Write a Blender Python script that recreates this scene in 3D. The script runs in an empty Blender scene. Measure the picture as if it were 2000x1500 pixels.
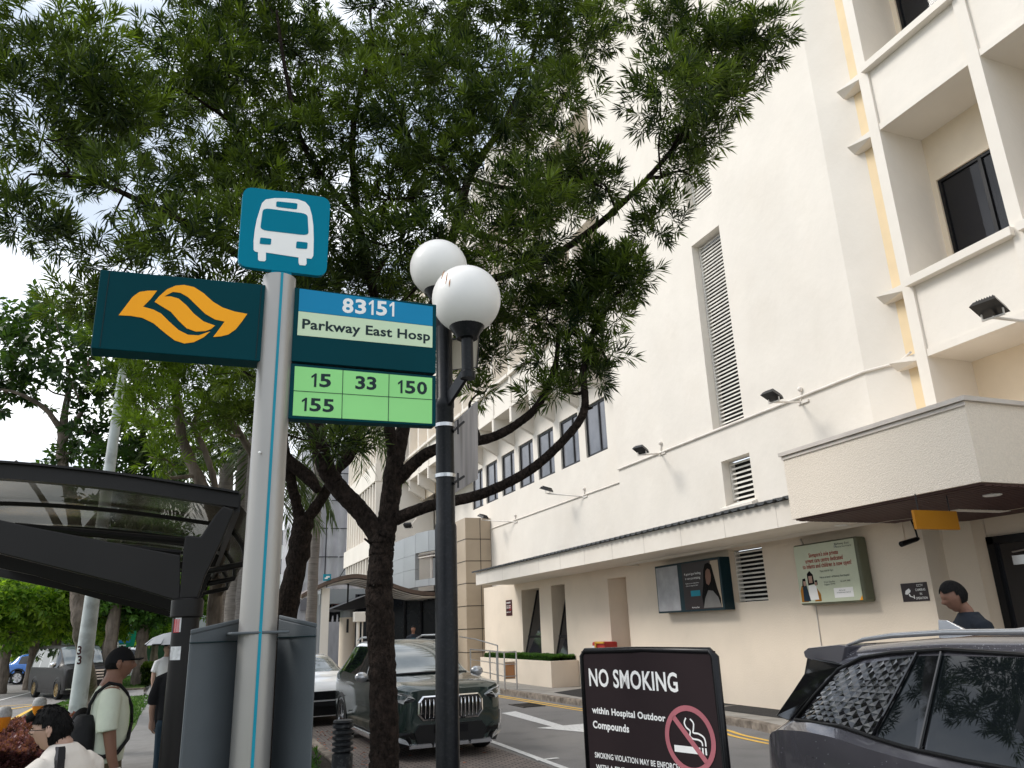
import bpy, bmesh, math, random
import numpy as np
from mathutils import Vector, Matrix
from mathutils.geometry import tessellate_polygon
R = math.radians
scene = bpy.context.scene
# ------------------------------------------------------------------ camera
FPX, PITCH, ROLL, AZ, EYE = 1500.0, R(17.6), R(2.1), R(22.3), 1.85
fw = Vector((math.sin(AZ)*math.cos(PITCH), math.cos(AZ)*math.cos(PITCH), math.sin(PITCH)))
rt0 = Vector((math.cos(AZ), -math.sin(AZ), 0)); dn0 = fw.cross(rt0)
rt = math.cos(ROLL)*rt0 + math.sin(ROLL)*dn0
dn = -math.sin(ROLL)*rt0 + math.cos(ROLL)*dn0
CAM = Vector((0, 0, EYE))
cd = bpy.data.cameras.new('camera'); cam = bpy.data.objects.new('camera', cd)
scene.collection.objects.link(cam); scene.camera = cam
cd.sensor_width = 36; cd.lens = 36*FPX/2000; cd.clip_end = 2000; cd.clip_start = 0.05
cam.matrix_world = Matrix(((rt.x, -dn.x, -fw.x, 0), (rt.y, -dn.y, -fw.y, 0), (rt.z, -dn.z, -fw.z, EYE), (0, 0, 0, 1)))
scene.render.resolution_x = 1024; scene.render.resolution_y = 768
# ------------------------------------------------------------------ sky, sun, exposure
SUN_EL, SUN_ROT = R(44), R(-64)
w = bpy.data.worlds.new('World'); scene.world = w; w.use_nodes = True
nt = w.node_tree; nt.nodes.clear()
def N(t, **k):
    n = nt.nodes.new(t)
    for a, b in k.items(): setattr(n, a, b)
    return n
wo = N('ShaderNodeOutputWorld'); mx = N('ShaderNodeMixShader')
b1 = N('ShaderNodeBackground'); b2 = N('ShaderNodeBackground')
sk = N('ShaderNodeTexSky', sky_type='NISHITA', sun_disc=False, sun_elevation=SUN_EL, sun_rotation=SUN_ROT)
nt.links.new(sk.outputs[0], b1.inputs[0]); b1.inputs[1].default_value = 0.11
tc = N('ShaderNodeTexCoord'); mp = N('ShaderNodeMapping'); mp.inputs['Scale'].default_value = (1, 1, 2.5)
nz = N('ShaderNodeTexNoise'); nz.inputs['Scale'].default_value = 2.2; nz.inputs['Detail'].default_value = 6
cr = N('ShaderNodeValToRGB'); cr.color_ramp.elements[0].position = .30; cr.color_ramp.elements[0].color = (.66, .66, .66, 1)
cr.color_ramp.elements[1].position = .58; cr.color_ramp.elements[1].color = (.97, .97, .97, 1)
nt.links.new(tc.outputs['Generated'], mp.inputs[0]); nt.links.new(mp.outputs[0], nz.inputs[0]); nt.links.new(nz.outputs[0], cr.inputs[0])
b2.inputs[1].default_value = 0.82
nz2 = N('ShaderNodeTexNoise'); nz2.inputs['Scale'].default_value = 3.4; nz2.inputs['Detail'].default_value = 7
cr2 = N('ShaderNodeValToRGB'); cr2.color_ramp.elements[0].position = .40; cr2.color_ramp.elements[0].color = (.40, .45, .52, 1); cr2.color_ramp.elements[1].position = .64; cr2.color_ramp.elements[1].color = (.97, .985, 1, 1)
nt.links.new(mp.outputs[0], nz2.inputs[0]); nt.links.new(nz2.outputs[0], cr2.inputs[0]); nt.links.new(cr2.outputs[0], b2.inputs[0])
nt.links.new(cr.outputs[0], mx.inputs[0]); nt.links.new(b1.outputs[0], mx.inputs[1]); nt.links.new(b2.outputs[0], mx.inputs[2]); nt.links.new(mx.outputs[0], wo.inputs[0])
sl = bpy.data.lights.new('sun', 'SUN'); sl.energy = 1.0; sl.angle = R(20); sl.color = (1, .955, .89)
so = bpy.data.objects.new('sun', sl); scene.collection.objects.link(so)
sv = Vector((math.sin(SUN_ROT)*math.cos(SUN_EL), math.cos(SUN_ROT)*math.cos(SUN_EL), math.sin(SUN_EL)))
so.rotation_euler = sv.to_track_quat('Z', 'Y').to_euler()
vs = scene.view_settings; vs.view_transform = 'Standard'; vs.look = 'None'; vs.exposure = 1.26; vs.gamma = 1
# ------------------------------------------------------------------ measuring helpers (pixel of the 2000x1500 photo -> point on a known surface)
def ray(x, y): return rt*(x-1000) + dn*(y-750) + fw*FPX
def onZ(x, y, z=0): d = ray(x, y); return CAM + d*((z-EYE)/d.z)
def onX(x, y, X): d = ray(x, y); return CAM + d*(X/d.x)
def onY(x, y, Y): d = ray(x, y); return CAM + d*(Y/d.y)
def atD(x, y, D): d = ray(x, y); return CAM + d*(D/math.hypot(d.x, d.y))
def onP(x, y, P0, n): d = ray(x, y); return CAM + d*((P0-CAM).dot(n)/d.dot(n))
# ------------------------------------------------------------------ materials
MATS = {}
def mat(name, col, rough=.7, metal=0, var=.12, scale=3, bump=0, bscale=40, coat=0, spec=.28, detail=4, stretch=None, dirt=None):
    m = bpy.data.materials.new(name); m.use_nodes = True; t = m.node_tree
    p = t.nodes['Principled BSDF']; L = t.links
    p.inputs['Roughness'].default_value = rough; p.inputs['Metallic'].default_value = metal
    p.inputs['Coat Weight'].default_value = coat; p.inputs['Coat Roughness'].default_value = .04; p.inputs['Specular IOR Level'].default_value = spec
    tc = t.nodes.new('ShaderNodeTexCoord'); src = tc.outputs['Object']
    if stretch:
        q = t.nodes.new('ShaderNodeMapping'); q.inputs['Scale'].default_value = stretch; L.new(src, q.inputs[0]); src = q.outputs[0]
    n = t.nodes.new('ShaderNodeTexNoise'); n.inputs['Scale'].default_value = scale; n.inputs['Detail'].default_value = detail; L.new(src, n.inputs[0])
    r = t.nodes.new('ShaderNodeValToRGB'); e = r.color_ramp.elements
    e[0].position = .32; e[1].position = .68
    e[0].color = (*[max(0, c*(1-var)) for c in col], 1); e[1].color = (*[min(1, c*(1+var)) for c in col], 1)
    L.new(n.outputs[0], r.inputs[0]); out = r.outputs[0]
    if dirt:
        dc, ds, amt = dirt
        n3 = t.nodes.new('ShaderNodeTexNoise'); n3.inputs['Scale'].default_value = ds; n3.inputs['Detail'].default_value = 8; L.new(tc.outputs['Object'], n3.inputs[0])
        r3 = t.nodes.new('ShaderNodeValToRGB'); r3.color_ramp.elements[0].position = .5; r3.color_ramp.elements[0].color = (0, 0, 0, 1)
        r3.color_ramp.elements[1].position = .72; r3.color_ramp.elements[1].color = (amt, amt, amt, 1); L.new(n3.outputs[0], r3.inputs[0])
        mm = t.nodes.new('ShaderNodeMixRGB'); mm.inputs[2].default_value = (*dc, 1); L.new(r3.outputs[0], mm.inputs[0]); L.new(out, mm.inputs[1]); out = mm.outputs[0]
    L.new(out, p.inputs['Base Color'])
    if bump:
        n2 = t.nodes.new('ShaderNodeTexNoise'); n2.inputs['Scale'].default_value = bscale; n2.inputs['Detail'].default_value = 5; L.new(src, n2.inputs[0])
        b = t.nodes.new('ShaderNodeBump'); b.inputs['Strength'].default_value = bump; b.inputs['Distance'].default_value = .06 if name.startswith('bark') else .02
        L.new(n2.outputs[0], b.inputs['Height']); L.new(b.outputs[0], p.inputs['Normal'])
    MATS[name] = m; return m
def leafmat(name, dark, bright, trans=.45, rough=.5):
    m = bpy.data.materials.new(name); m.use_nodes = True; t = m.node_tree; L = t.links
    p = t.nodes['Principled BSDF']; o = t.nodes['Material Output']
    a = t.nodes.new('ShaderNodeAttribute'); a.attribute_name = 'tint'
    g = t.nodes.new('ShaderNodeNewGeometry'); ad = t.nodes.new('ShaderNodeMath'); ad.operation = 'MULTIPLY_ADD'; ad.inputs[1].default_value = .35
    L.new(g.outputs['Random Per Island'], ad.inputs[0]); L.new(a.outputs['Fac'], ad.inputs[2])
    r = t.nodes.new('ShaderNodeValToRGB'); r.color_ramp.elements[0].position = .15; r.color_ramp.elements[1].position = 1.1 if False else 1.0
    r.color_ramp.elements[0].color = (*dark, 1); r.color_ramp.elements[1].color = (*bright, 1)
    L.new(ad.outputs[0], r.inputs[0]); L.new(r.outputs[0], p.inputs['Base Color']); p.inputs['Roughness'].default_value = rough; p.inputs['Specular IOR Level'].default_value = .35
    tr = t.nodes.new('ShaderNodeBsdfTranslucent'); hs = t.nodes.new('ShaderNodeMixRGB'); hs.blend_type = 'MULTIPLY'; hs.inputs[0].default_value = 1; hs.inputs[2].default_value = (1.25, 1.35, .35, 1)
    L.new(r.outputs[0], hs.inputs[1]); L.new(hs.outputs[0], tr.inputs[0])
    x = t.nodes.new('ShaderNodeMixShader'); x.inputs[0].default_value = trans; L.new(p.outputs[0], x.inputs[1]); L.new(tr.outputs[0], x.inputs[2]); L.new(x.outputs[0], o.inputs[0])
    MATS[name] = m; return m
def glassmat(name, col, alpha, rough=.03, ior=1.5):
    m = bpy.data.materials.new(name); m.use_nodes = True; t = m.node_tree; L = t.links
    p = t.nodes['Principled BSDF']; o = t.nodes['Material Output']
    p.inputs['Base Color'].default_value = (*col, 1); p.inputs['Roughness'].default_value = rough; p.inputs['IOR'].default_value = ior
    tr = t.nodes.new('ShaderNodeBsdfTransparent'); tr.inputs[0].default_value = (.75, .78, .78, 1)
    x = t.nodes.new('ShaderNodeMixShader'); x.inputs[0].default_value = alpha; L.new(tr.outputs[0], x.inputs[1]); L.new(p.outputs[0], x.inputs[2]); L.new(x.outputs[0], o.inputs[0])
    MATS[name] = m; return m
def S(r, g, b):  # sRGB 0-255 -> linear
    f = lambda c: (c/255/12.92 if c <= 10 else ((c/255+.055)/1.055)**2.4)
    return (f(r), f(g), f(b))
M = MATS
mat('wall_white', (.79, .735, .66), .85, var=.03, scale=1.1, bump=.42, bscale=5, dirt=((.66, .59, .50), .7, .22), stretch=(1, 1, .75))
mat('wall_beige', (.78, .675, .55), .85, var=.04, scale=.8, bump=.2, bscale=30, dirt=((.45, .40, .33), 1.1, .14))
mat('wall_yellow', (.78, .62, .40), .85, var=.03)
mat('wall_inner', (.86, .74, .58), .85, var=.03)
mat('render_rough', (.80, .715, .61), .9, var=.05, scale=40, bump=.6, bscale=70)
mat('coping', (.60, .55, .50), .7, var=.08)
mat('soffit_wood', (.085, .045, .042), .6, var=.25, scale=5, stretch=(12, .6, 1))
mat('louvre_white', (.78, .75, .69), .6)
mat('louvre_dark', (.02, .02, .02), .9)
mat('frame_black', (0.0090, 0.0090, 0.0102), .4)
mat('glass_dark', (0.0180, 0.0180, 0.0216), .06, spec=.8, var=.3, scale=1.2)
mat('glass_grey', (0.1360, 0.1360, 0.1480), .12, spec=.8, var=.25, scale=1.5)
mat('curtain', (.32, .31, .33), .8, stretch=(9, 9, .4), scale=3, var=.3)
mat('roof_metal', (.10, .105, .11), .5, metal=.3)
mat('conduit', (.74, .69, .63), .5)
mat('tile_beige', (0.4420, 0.3570, 0.2635), .45, var=.06, scale=.8)
mat('panel_grey', (0.3360, 0.3520, 0.3600), .4, metal=.2, var=.06, scale=.6)
mat('canopy_brown', (0.1120, 0.0770, 0.0595), .5, var=.2, scale=3)
mat('dark_metal', (0.0270, 0.0270, 0.0300), .4, metal=.4)
mat('steel', (.55, .55, .55), .28, metal=.9, var=.08)
mat('asphalt', (.23, .218, .208), .85, var=.25, scale=90, bump=.5, bscale=160, dirt=((.12, .118, .112), 1.1, .5))
mat('asphalt_dark', (0.0280, 0.0288, 0.0304), .75, var=.3, scale=80, bump=.4, bscale=150)
mat('paving', (.34, .32, .29), .85, var=.12, scale=4, bump=.3, bscale=60, dirt=((.12, .11, .095), 2, .5))
mat('footpath_concrete', (.24, .235, .23), .85, var=.08, scale=6, bump=.25, bscale=120, dirt=((.15, .145, .14), 1.2, .4))
mat('kerb_stone', (.26, .22, .18), .9, var=.3, scale=7, bump=.5, bscale=30, dirt=((.07, .055, .045), 5, .8))
mat('line_white', (.72, .71, .69), .7, var=.06, scale=20, dirt=((.35, .34, .33), 14, .6))
mat('line_yellow', (.80, .49, .09), .7, var=.08, scale=20, dirt=((.4, .28, .1), 12, .5))
mat('soil', (0.0330, 0.0270, 0.0192), .95, var=.4, scale=12, bump=.6, bscale=50)
mat('porch_dark', (.006, .007, .009), .25, spec=.25)
mat('grass', (0.0800, 0.1360, 0.0280), .9, var=.4, scale=6, bump=.6, bscale=80)
mat('bark_dark', (.021, .015, .012), .95, var=.6, scale=30, bump=1.0, bscale=38, stretch=(1, 1, .6), dirt=((.075, .052, .042), 9, .35), spec=.15)
mat('bark_pale', (0.1820, 0.1505, 0.1225), .9, var=.35, scale=7, bump=.8, bscale=20, stretch=(1, 1, .25), dirt=((.08, .065, .05), 4, .7))
mat('bark_palm', (0.1890, 0.1680, 0.1505), .9, var=.25, scale=6, stretch=(.4, .4, 6), bump=.6, bscale=12)
mat('petal', (.75, .42, .50), .6)
mat('pole_silver', (.36, .345, .325), .38, metal=.55, var=.05, scale=2, bump=.03, bscale=200)
mat('teal_stripe', S(0, 134, 156), .4)
mat('sign_teal', S(0, 120, 146), .45, var=.03, spec=.06)
mat('sign_dark_teal', S(0, 58, 66), .45, var=.04, spec=.06)
mat('sign_blue', S(0, 130, 176), .45, var=.03, spec=.2)
mat('sign_cream', S(205, 224, 190), .45, var=.03)
mat('sign_green', S(150, 224, 138), .45, var=.03)
mat('ink', S(10, 38, 42), .5, var=0)
mat('white_print', (.88, .87, .85), .5, var=.02)
mat('orange_print', S(255, 168, 0), .5, var=.03)
mat('box_grey', (.092, .104, .113), .5, var=.1, scale=3, bump=.05, bscale=90)
mat('lamp_black', (0.0072, 0.0081, 0.0099), .35, var=.2, scale=20, dirt=((.15, .15, .15), 60, .06), spec=.2)
mat('globe', (.84, .82, .79), .3, var=.03, dirt=((.55, .52, .48), 3, .15))
mat('rust', (.45, .22, .10), .8)
mat('plate_back', (0.3000, 0.3000, 0.3225), .45, metal=.5, var=.35, scale=3, stretch=(4, 4, .3))
mat('cream_metal', (.42, .38, .31), .6)
mat('shelter_metal', (0.0120, 0.0108, 0.0105), .4, metal=.2, var=.1)
glassmat('window_glass', (.02, .02, .025), .55, .04)
glassmat('shelter_roof', (.15, .135, .115), .72, .15)
for n_ in MATS['shelter_roof'].node_tree.nodes:
    if n_.type == 'BSDF_TRANSPARENT': n_.inputs[0].default_value = (.42, .39, .34, 1)
mat('red_print', (.50, .03, .04), .5)
mat('paper', (.62, .62, .62), .8, var=.2, scale=30)
mat('board_face', S(46, 37, 39), .6, var=.07, scale=2.5, spec=.1)
mat('board_frame', (0.0048, 0.0048, 0.0060), .25)
mat('pink_print', S(176, 104, 112), .5)
mat('rubber', (.012, .012, .012), .7)
mat('paint_grey', (.12, .116, .135), .26, metal=.55, coat=1, var=.02)
mat('paint_green', (0.0168, 0.0330, 0.0300), .22, metal=.35, coat=1, var=.03)
mat('paint_white', (.85, .85, .85), .25, coat=1, var=.01)
mat('paint_black', (.008, .007, .007), .45, coat=.12, spec=.3)
mat('paint_blue', (.02, .16, .55), .25, coat=1)
mat('paint_silver', (.42, .43, .45), .25, metal=.6, coat=1)
mat('car_glass', (.006, .008, .009), .015, spec=.55, var=0)
mat('windscreen', (0.1040, 0.1280, 0.1320), .015, spec=1, coat=1, var=.2, scale=1.6)
mat('chrome', (.72, .72, .74), .12, metal=1)
mat('trim_black', (0.0072, 0.0072, 0.0078), .3)
mat('trim_gloss', (.008, .008, .009), .06, coat=1)
mat('lens', (.4, .41, .42), .08, coat=1, var=.5, scale=12)
mat('lens_red', (.22, .01, .015), .1, coat=1)
mat('skin', (0.2100, 0.1085, 0.0735), .5, var=.06)
mat('skin_light', (0.4160, 0.2640, 0.2000), .5, var=.05)
mat('hair', (.007, .0065, .0065), .75, var=.4, scale=60, stretch=(1, 1, .2), spec=.12, bump=.6, bscale=90)
mat('cap_black', (0.0048, 0.0048, 0.0060), .85)
mat('shirt_sage', S(200, 206, 188), .9, var=.06, scale=8, bump=.5, bscale=9)
mat('shirt_beige', S(212, 204, 194), .9, var=.05, scale=8, bump=.5, bscale=9)
mat('shirt_grey', S(120, 118, 115), .9)
mat('shirt_maroon', (.16, .018, .032), .9)
mat('shirt_navy', (.014, .018, .026), .85)
mat('shirt_white', (.70, .70, .70), .9)
mat('cloth_black', (.012, .012, .014), .9)
mat('trouser_olive', (0.0840, 0.0660, 0.0360), .9, bump=.4, bscale=10)
mat('jeans', (0.0180, 0.0360, 0.0540), .9)
mat('bag_black', (.01, .01, .011), .75, bump=.4, bscale=25)
mat('mask_blue', (0.3600, 0.4960, 0.5760), .9)
mat('gold', (.45, .33, .15), .3, metal=.8)
mat('bollard_black', (0.0180, 0.0204, 0.0228), .5, dirt=((.3, .3, .3), 25, .2))
mat('orange_plastic', (.80, .27, .02), .4)
mat('grey_plastic', (.40, .40, .39), .6, var=.2, scale=60)
mat('pole_mint', (.52, .56, .55), .5, var=.06, dirt=((.14, .13, .12), 5, .5))
mat('road_sign_green', (.0, .26, .14), .4)
mat('road_sign_blue', (.02, .22, .55), .4)
mat('netting', (.22, .215, .235), .9, var=.28, scale=.8, bump=.5, bscale=3, stretch=(1, 1, .4))
mat('tarp', (.42, .41, .43), .8, var=.2, scale=1.2, bump=.8, bscale=2.5, stretch=(2.5, 2.5, .5))
mat('house_white', (.62, .62, .60), .8)
mat('house_grey', (.30, .31, .32), .8)
mat('roof_red', (.42, .16, .09), .8, var=.25, scale=3, stretch=(6, 6, 1))
mat('roof_olive', (.30, .28, .12), .8)
mat('amber_sign', S(156, 102, 6), .5, var=.03)
mat('poster_sage', S(196, 202, 178), .35, var=.04)
mat('poster_dark', S(53, 44, 46), .3)
mat('poster_grey', S(170, 170, 172), .15, var=.12, scale=4)
mat('poster_red', (.36, .04, .025), .5)
mat('box_teal', S(14, 43, 51), .4)
mat('box_sage', S(99, 101, 83), .45)
mat('brown_red', S(70, 35, 35), .5)
mat('hydrant_red', (.38, .03, .025), .4)
mat('hydrant_yellow', (.62, .34, .05), .4)
mat('umbrella_silver', (.33, .34, .36), .6)
mat('bin_green', (.05, .13, .09), .6)
leafmat('leaf_podo', (.010, .024, .012), (.20, .28, .045), .36)
leafmat('leaf_broad', (.012, .034, .012), (.09, .17, .04), .36, .4)
leafmat('leaf_lime', (.022, .05, .010), (.17, .26, .03), .40)
leafmat('leaf_palm', (.03, .055, .02), (.13, .17, .05), .3)
leafmat('leaf_far', (.07, .16, .02), (.45, .62, .10), .5)
leafmat('leaf_maroon', (.05, .018, .02), (.42, .17, .19), .3)
leafmat('leaf_hedge', (.02, .06, .015), (.12, .26, .04), .35)
# brick pavers
def brickmat(name, c1, c2, mort, scale):
    m = bpy.data.materials.new(name); m.use_nodes = True; t = m.node_tree; p = t.nodes['Principled BSDF']; L = t.links
    tc = t.nodes.new('ShaderNodeTexCoord'); b = t.nodes.new('ShaderNodeTexBrick'); b.inputs['Scale'].default_value = scale
    b.inputs['Color1'].default_value = (*c1, 1); b.inputs['Color2'].default_value = (*c2, 1); b.inputs['Mortar'].default_value = (*mort, 1); b.inputs['Mortar Size'].default_value = .035
    L.new(tc.outputs['Object'], b.inputs[0]); L.new(b.outputs[0], p.inputs['Base Color']); p.inputs['Roughness'].default_value = .8
    bu = t.nodes.new('ShaderNodeBump'); bu.inputs['Strength'].default_value = .5; bu.invert = True; L.new(b.outputs['Fac'], bu.inputs['Height']); L.new(bu.outputs[0], p.inputs['Normal'])
    MATS[name] = m
brickmat('pavers', (.17, .145, .13), (.26, .21, .185), (.035, .03, .027), 3.4)
# ------------------------------------------------------------------ mesh helpers
C = scene.collection
class MB:
    def __init__(s): s.v = []; s.f = []; s.mi = []; s.cur = 0
    def add(s, vs, fs):
        b = len(s.v); s.v += [tuple(x) for x in vs]; s.f += [tuple(b+i for i in f) for f in fs]; s.mi += [s.cur]*len(fs); return s
    def box(s, lo, hi):
        x0, y0, z0 = lo; x1, y1, z1 = hi
        return s.add([(x0,y0,z0),(x1,y0,z0),(x1,y1,z0),(x0,y1,z0),(x0,y0,z1),(x1,y0,z1),(x1,y1,z1),(x0,y1,z1)],
                     [(0,3,2,1),(4,5,6,7),(0,1,5,4),(1,2,6,5),(2,3,7,6),(3,0,4,7)])
    def obox(s, c, U, V, W):  # oriented box: centre and three half-vectors
        c = Vector(c); U, V, W = Vector(U), Vector(V), Vector(W)
        vs = [c+a*U+b*V+d*W for d in (-1, 1) for a, b in ((-1,-1),(1,-1),(1,1),(-1,1))]
        return s.add(vs, [(0,3,2,1),(4,5,6,7),(0,1,5,4),(1,2,6,5),(2,3,7,6),(3,0,4,7)])
    def hexa(s, bot, top): return s.add(list(bot)+list(top), [(0,3,2,1),(4,5,6,7),(0,1,5,4),(1,2,6,5),(2,3,7,6),(3,0,4,7)])
    def quad(s, *p): return s.add(p, [tuple(range(len(p)))])
    def slab(s, poly, d):  # polygon (list of points, maybe concave) extruded by vector d
        poly = [Vector(p) for p in poly]; d = Vector(d); n = len(poly)
        tri = tessellate_polygon([poly]); vs = poly+[p+d for p in poly]
        fs = [tuple(t) for t in tri]+[tuple(i+n for i in reversed(t)) for t in tri]+[(i, (i+1) % n, (i+1) % n+n, i+n) for i in range(n)]
        return s.add(vs, fs)
    def tube(s, pts, r, seg=10, cap=True):
        pts = [Vector(p) for p in pts]; n = len(pts); rs = r if isinstance(r, (list, tuple)) else [r]*n
        vs = []; fs = []; a = None
        for i, p in enumerate(pts):
            t = (pts[min(i+1, n-1)]-pts[max(i-1, 0)]).normalized()
            if a is None: a = t.orthogonal().normalized()
            else: a = (a-t*a.dot(t)).normalized()
            b = t.cross(a)
            for k in range(seg):
                q = 2*math.pi*k/seg; vs.append(p+(a*math.cos(q)+b*math.sin(q))*rs[i])
        for i in range(n-1):
            for k in range(seg): fs.append((i*seg+k, i*seg+(k+1) % seg, (i+1)*seg+(k+1) % seg, (i+1)*seg+k))
        if cap: fs += [tuple(reversed(range(seg))), tuple((n-1)*seg+k for k in range(seg))]
        return s.add(vs, fs)
    def lathe(s, prof, c=(0,0,0), axis=(0,0,1), seg=24):
        ax = Vector(axis).normalized(); a = ax.orthogonal().normalized(); b = ax.cross(a); c = Vector(c); vs = []; fs = []
        for r, h in prof:
            for k in range(seg):
                q = 2*math.pi*k/seg; vs.append(c+ax*h+(a*math.cos(q)+b*math.sin(q))*r)
        for i in range(len(prof)-1):
            for k in range(seg): fs.append((i*seg+k, i*seg+(k+1) % seg, (i+1)*seg+(k+1) % seg, (i+1)*seg+k))
        return s.add(vs, fs)
    def ball(s, c, r, seg=24, rings=16, sc=(1,1,1)):
        prof = []; c = Vector(c); vs = []; fs = []
        for i in range(rings+1):
            t = math.pi*i/rings
            for k in range(seg):
                q = 2*math.pi*k/seg; vs.append(c+Vector((r*sc[0]*math.sin(t)*math.cos(q), r*sc[1]*math.sin(t)*math.sin(q), r*sc[2]*math.cos(t))))
        for i in range(rings):
            for k in range(seg): fs.append((i*seg+k, (i+1)*seg+k, (i+1)*seg+(k+1) % seg, i*seg+(k+1) % seg))
        return s.add(vs, fs)
    def build(s, name, m, parent=None, smooth=False, bevel=0, kind=None):
        me = bpy.data.meshes.new(name); me.from_pydata(s.v, [], s.f)
        for q in (m if isinstance(m, (list, tuple)) else [m]): me.materials.append(MATS[q])
        if any(s.mi): me.polygons.foreach_set('material_index', s.mi)
        bm = bmesh.new(); bm.from_mesh(me); bmesh.ops.remove_doubles(bm, verts=bm.verts, dist=1e-5); bmesh.ops.recalc_face_normals(bm, faces=bm.faces); bm.to_mesh(me); bm.free()
        if smooth: me.shade_smooth(); 
        if smooth == 'auto': me.set_sharp_from_angle(angle=R(38))
        return link(name, me, parent, bevel, kind)
def link(name, me, parent=None, bevel=0, kind=None):
    o = bpy.data.objects.new(name, me); C.objects.link(o)
    if parent is not None:
        o.parent = parent; o.matrix_parent_inverse = WM(parent).inverted()
    if bevel:
        b = o.modifiers.new('bevel', 'BEVEL'); b.width = bevel; b.segments = 2; b.limit_method = 'ANGLE'
    if kind: o['kind'] = kind
    return o
def WM(o):
    m = Matrix.LocRotScale(o.location, o.rotation_euler, o.scale)
    return (WM(o.parent) @ o.matrix_parent_inverse @ m) if o.parent else m
def tag(o, label, cat, group=None):
    o['label'] = label; o['category'] = cat
    if group: o['group'] = group
    return o
def thing(name, label, cat, loc=(0,0,0), group=None):
    o = bpy.data.objects.new(name, None); C.objects.link(o); o.location = loc; o.empty_display_size = .2
    return tag(o, label, cat, group)
def dup(root, loc, rz=0, label=None, group=None, scale=1):
    def cp(o, par):
        c = o.copy(); C.objects.link(c)
        if par: c.parent = par; c.matrix_parent_inverse = o.matrix_parent_inverse.copy()
        for ch in [k for k in C.objects if k.parent == o]: cp(ch, c)
        return c
    r = cp(root, None); r.location = loc; r.rotation_euler = (0, 0, rz); r.scale = (scale,)*3
    if label: r['label'] = label
    if group: r['group'] = group
    return r
FONT = bpy.data.fonts.load('<builtin>') if False else None
def textmesh(s, bold=0.0):
    cu = bpy.data.curves.new('t', 'FONT'); cu.body = s; cu.size = 1; cu.offset = bold; cu.resolution_u = 3; cu.space_character = 1+bold*1.6
    o = bpy.data.objects.new('t', cu); C.objects.link(o)
    dg = bpy.context.evaluated_depsgraph_get(); me = bpy.data.meshes.new_from_object(o.evaluated_get(dg))
    bpy.data.objects.remove(o); bpy.data.curves.remove(cu); return me
def letters(s, A, B, H, m, parent, off, bold=0.0, name='lettering', depth=.0015):
    """text whose ink runs from A (bottom left) to B (bottom right); H = vector of cap height; off = vector lifting it off the face"""
    me = textmesh(s, bold); A, B, H, off = Vector(A), Vector(B), Vector(H), Vector(off)
    n = len(me.vertices); co = np.empty(n*3); me.vertices.foreach_get('co', co); co = co.reshape(-1, 3)
    cap = .70 + bold
    x0, x1 = co[:, 0].min(), co[:, 0].max()
    u = (co[:, 0]-x0)/(x1-x0); v = co[:, 1]/cap
    P = np.array(A+off)[None]+u[:, None]*np.array(B-A)[None]+v[:, None]*np.array(H)[None]
    me.vertices.foreach_set('co', P.astype(np.float32).ravel()); me.materials.clear(); me.materials.append(MATS[m])
    me.update(); return link(name, me, parent)
def numerals(s, A, B, H, m, parent, off, bold=0.0):
    """digits set in equal cells; the 1 has its flag, as on the bus stop plates"""
    A, B, H, off = Vector(A), Vector(B), Vector(H), Vector(off); n = len(s); W = (B-A); mb = MB(); x = 0.0
    wd = [.62 if c == '1' else 1.0 for c in s]; gap = .16; tot = sum(wd)+gap*(n-1)
    for c, w_ in zip(s, wd):
        f = lambda u, v: A+off+W*((x+u*w_)/tot)+H*v
        if c == '1':
            mb.slab([f(*p) for p in ((.52,0),(.84,0),(.84,1.0),(.62,1.0),(.10,.78),(.16,.64),(.52,.78))], off*.5)
        else:
            me = textmesh(c, bold); co = [v.co.copy() for v in me.vertices]; a0, a1 = min(p.x for p in co), max(p.x for p in co); b0, b1 = min(p.y for p in co), max(p.y for p in co)
            mb.add([f((p.x-a0)/(a1-a0), (p.y-b0)/(b1-b0)) for p in co], [tuple(q.vertices) for q in me.polygons])
        x += w_+gap
    return mb.build('numerals', m, parent)
def catmull(P, n):
    P = [Vector(p) for p in P]; out = []
    for i in range(len(P)-1):
        a, b, c, d = P[max(i-1, 0)], P[i], P[i+1], P[min(i+2, len(P)-1)]
        for k in range(n):
            t = k/n; out.append(.5*((2*b)+(c-a)*t+(2*a-5*b+4*c-d)*t*t+(3*b-a-3*c+d)*t**3))
    return out+[P[-1]]
# ================================================================== SETTING
def sheet(name, pts, z, m, kind='structure', thick=0):
    mb = MB()
    if thick: mb.slab([(x, y, z-thick) for x, y in pts], (0, 0, thick))
    else: mb.quad(*[(x, y, z) for x, y in pts])
    me_o = mb.build(name, m, kind=kind); return me_o
sheet('ground', [(-900,-300),(900,-300),(900,1200),(-900,1200)], -.03, 'grass')
sheet('main_road', [(-60,-60),(-3.9,-60),(-3.9,24),(-4.4,30),(-3.0,33),(2.5,34.5),(2.5,44),(-2,46),(-5,52),(-9,75),(-14,140),(-60,140)], -.004, 'asphalt')
sheet('driveway', [(2.15,-30),(9.6,-30),(9.6,60),(4.6,60),(2.15,24)], 0.0, 'asphalt')
sheet('parking_bay', [(2.15,5.5),(4.72,5.5),(4.82,24),(2.25,24)], .004, 'pavers')
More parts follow.
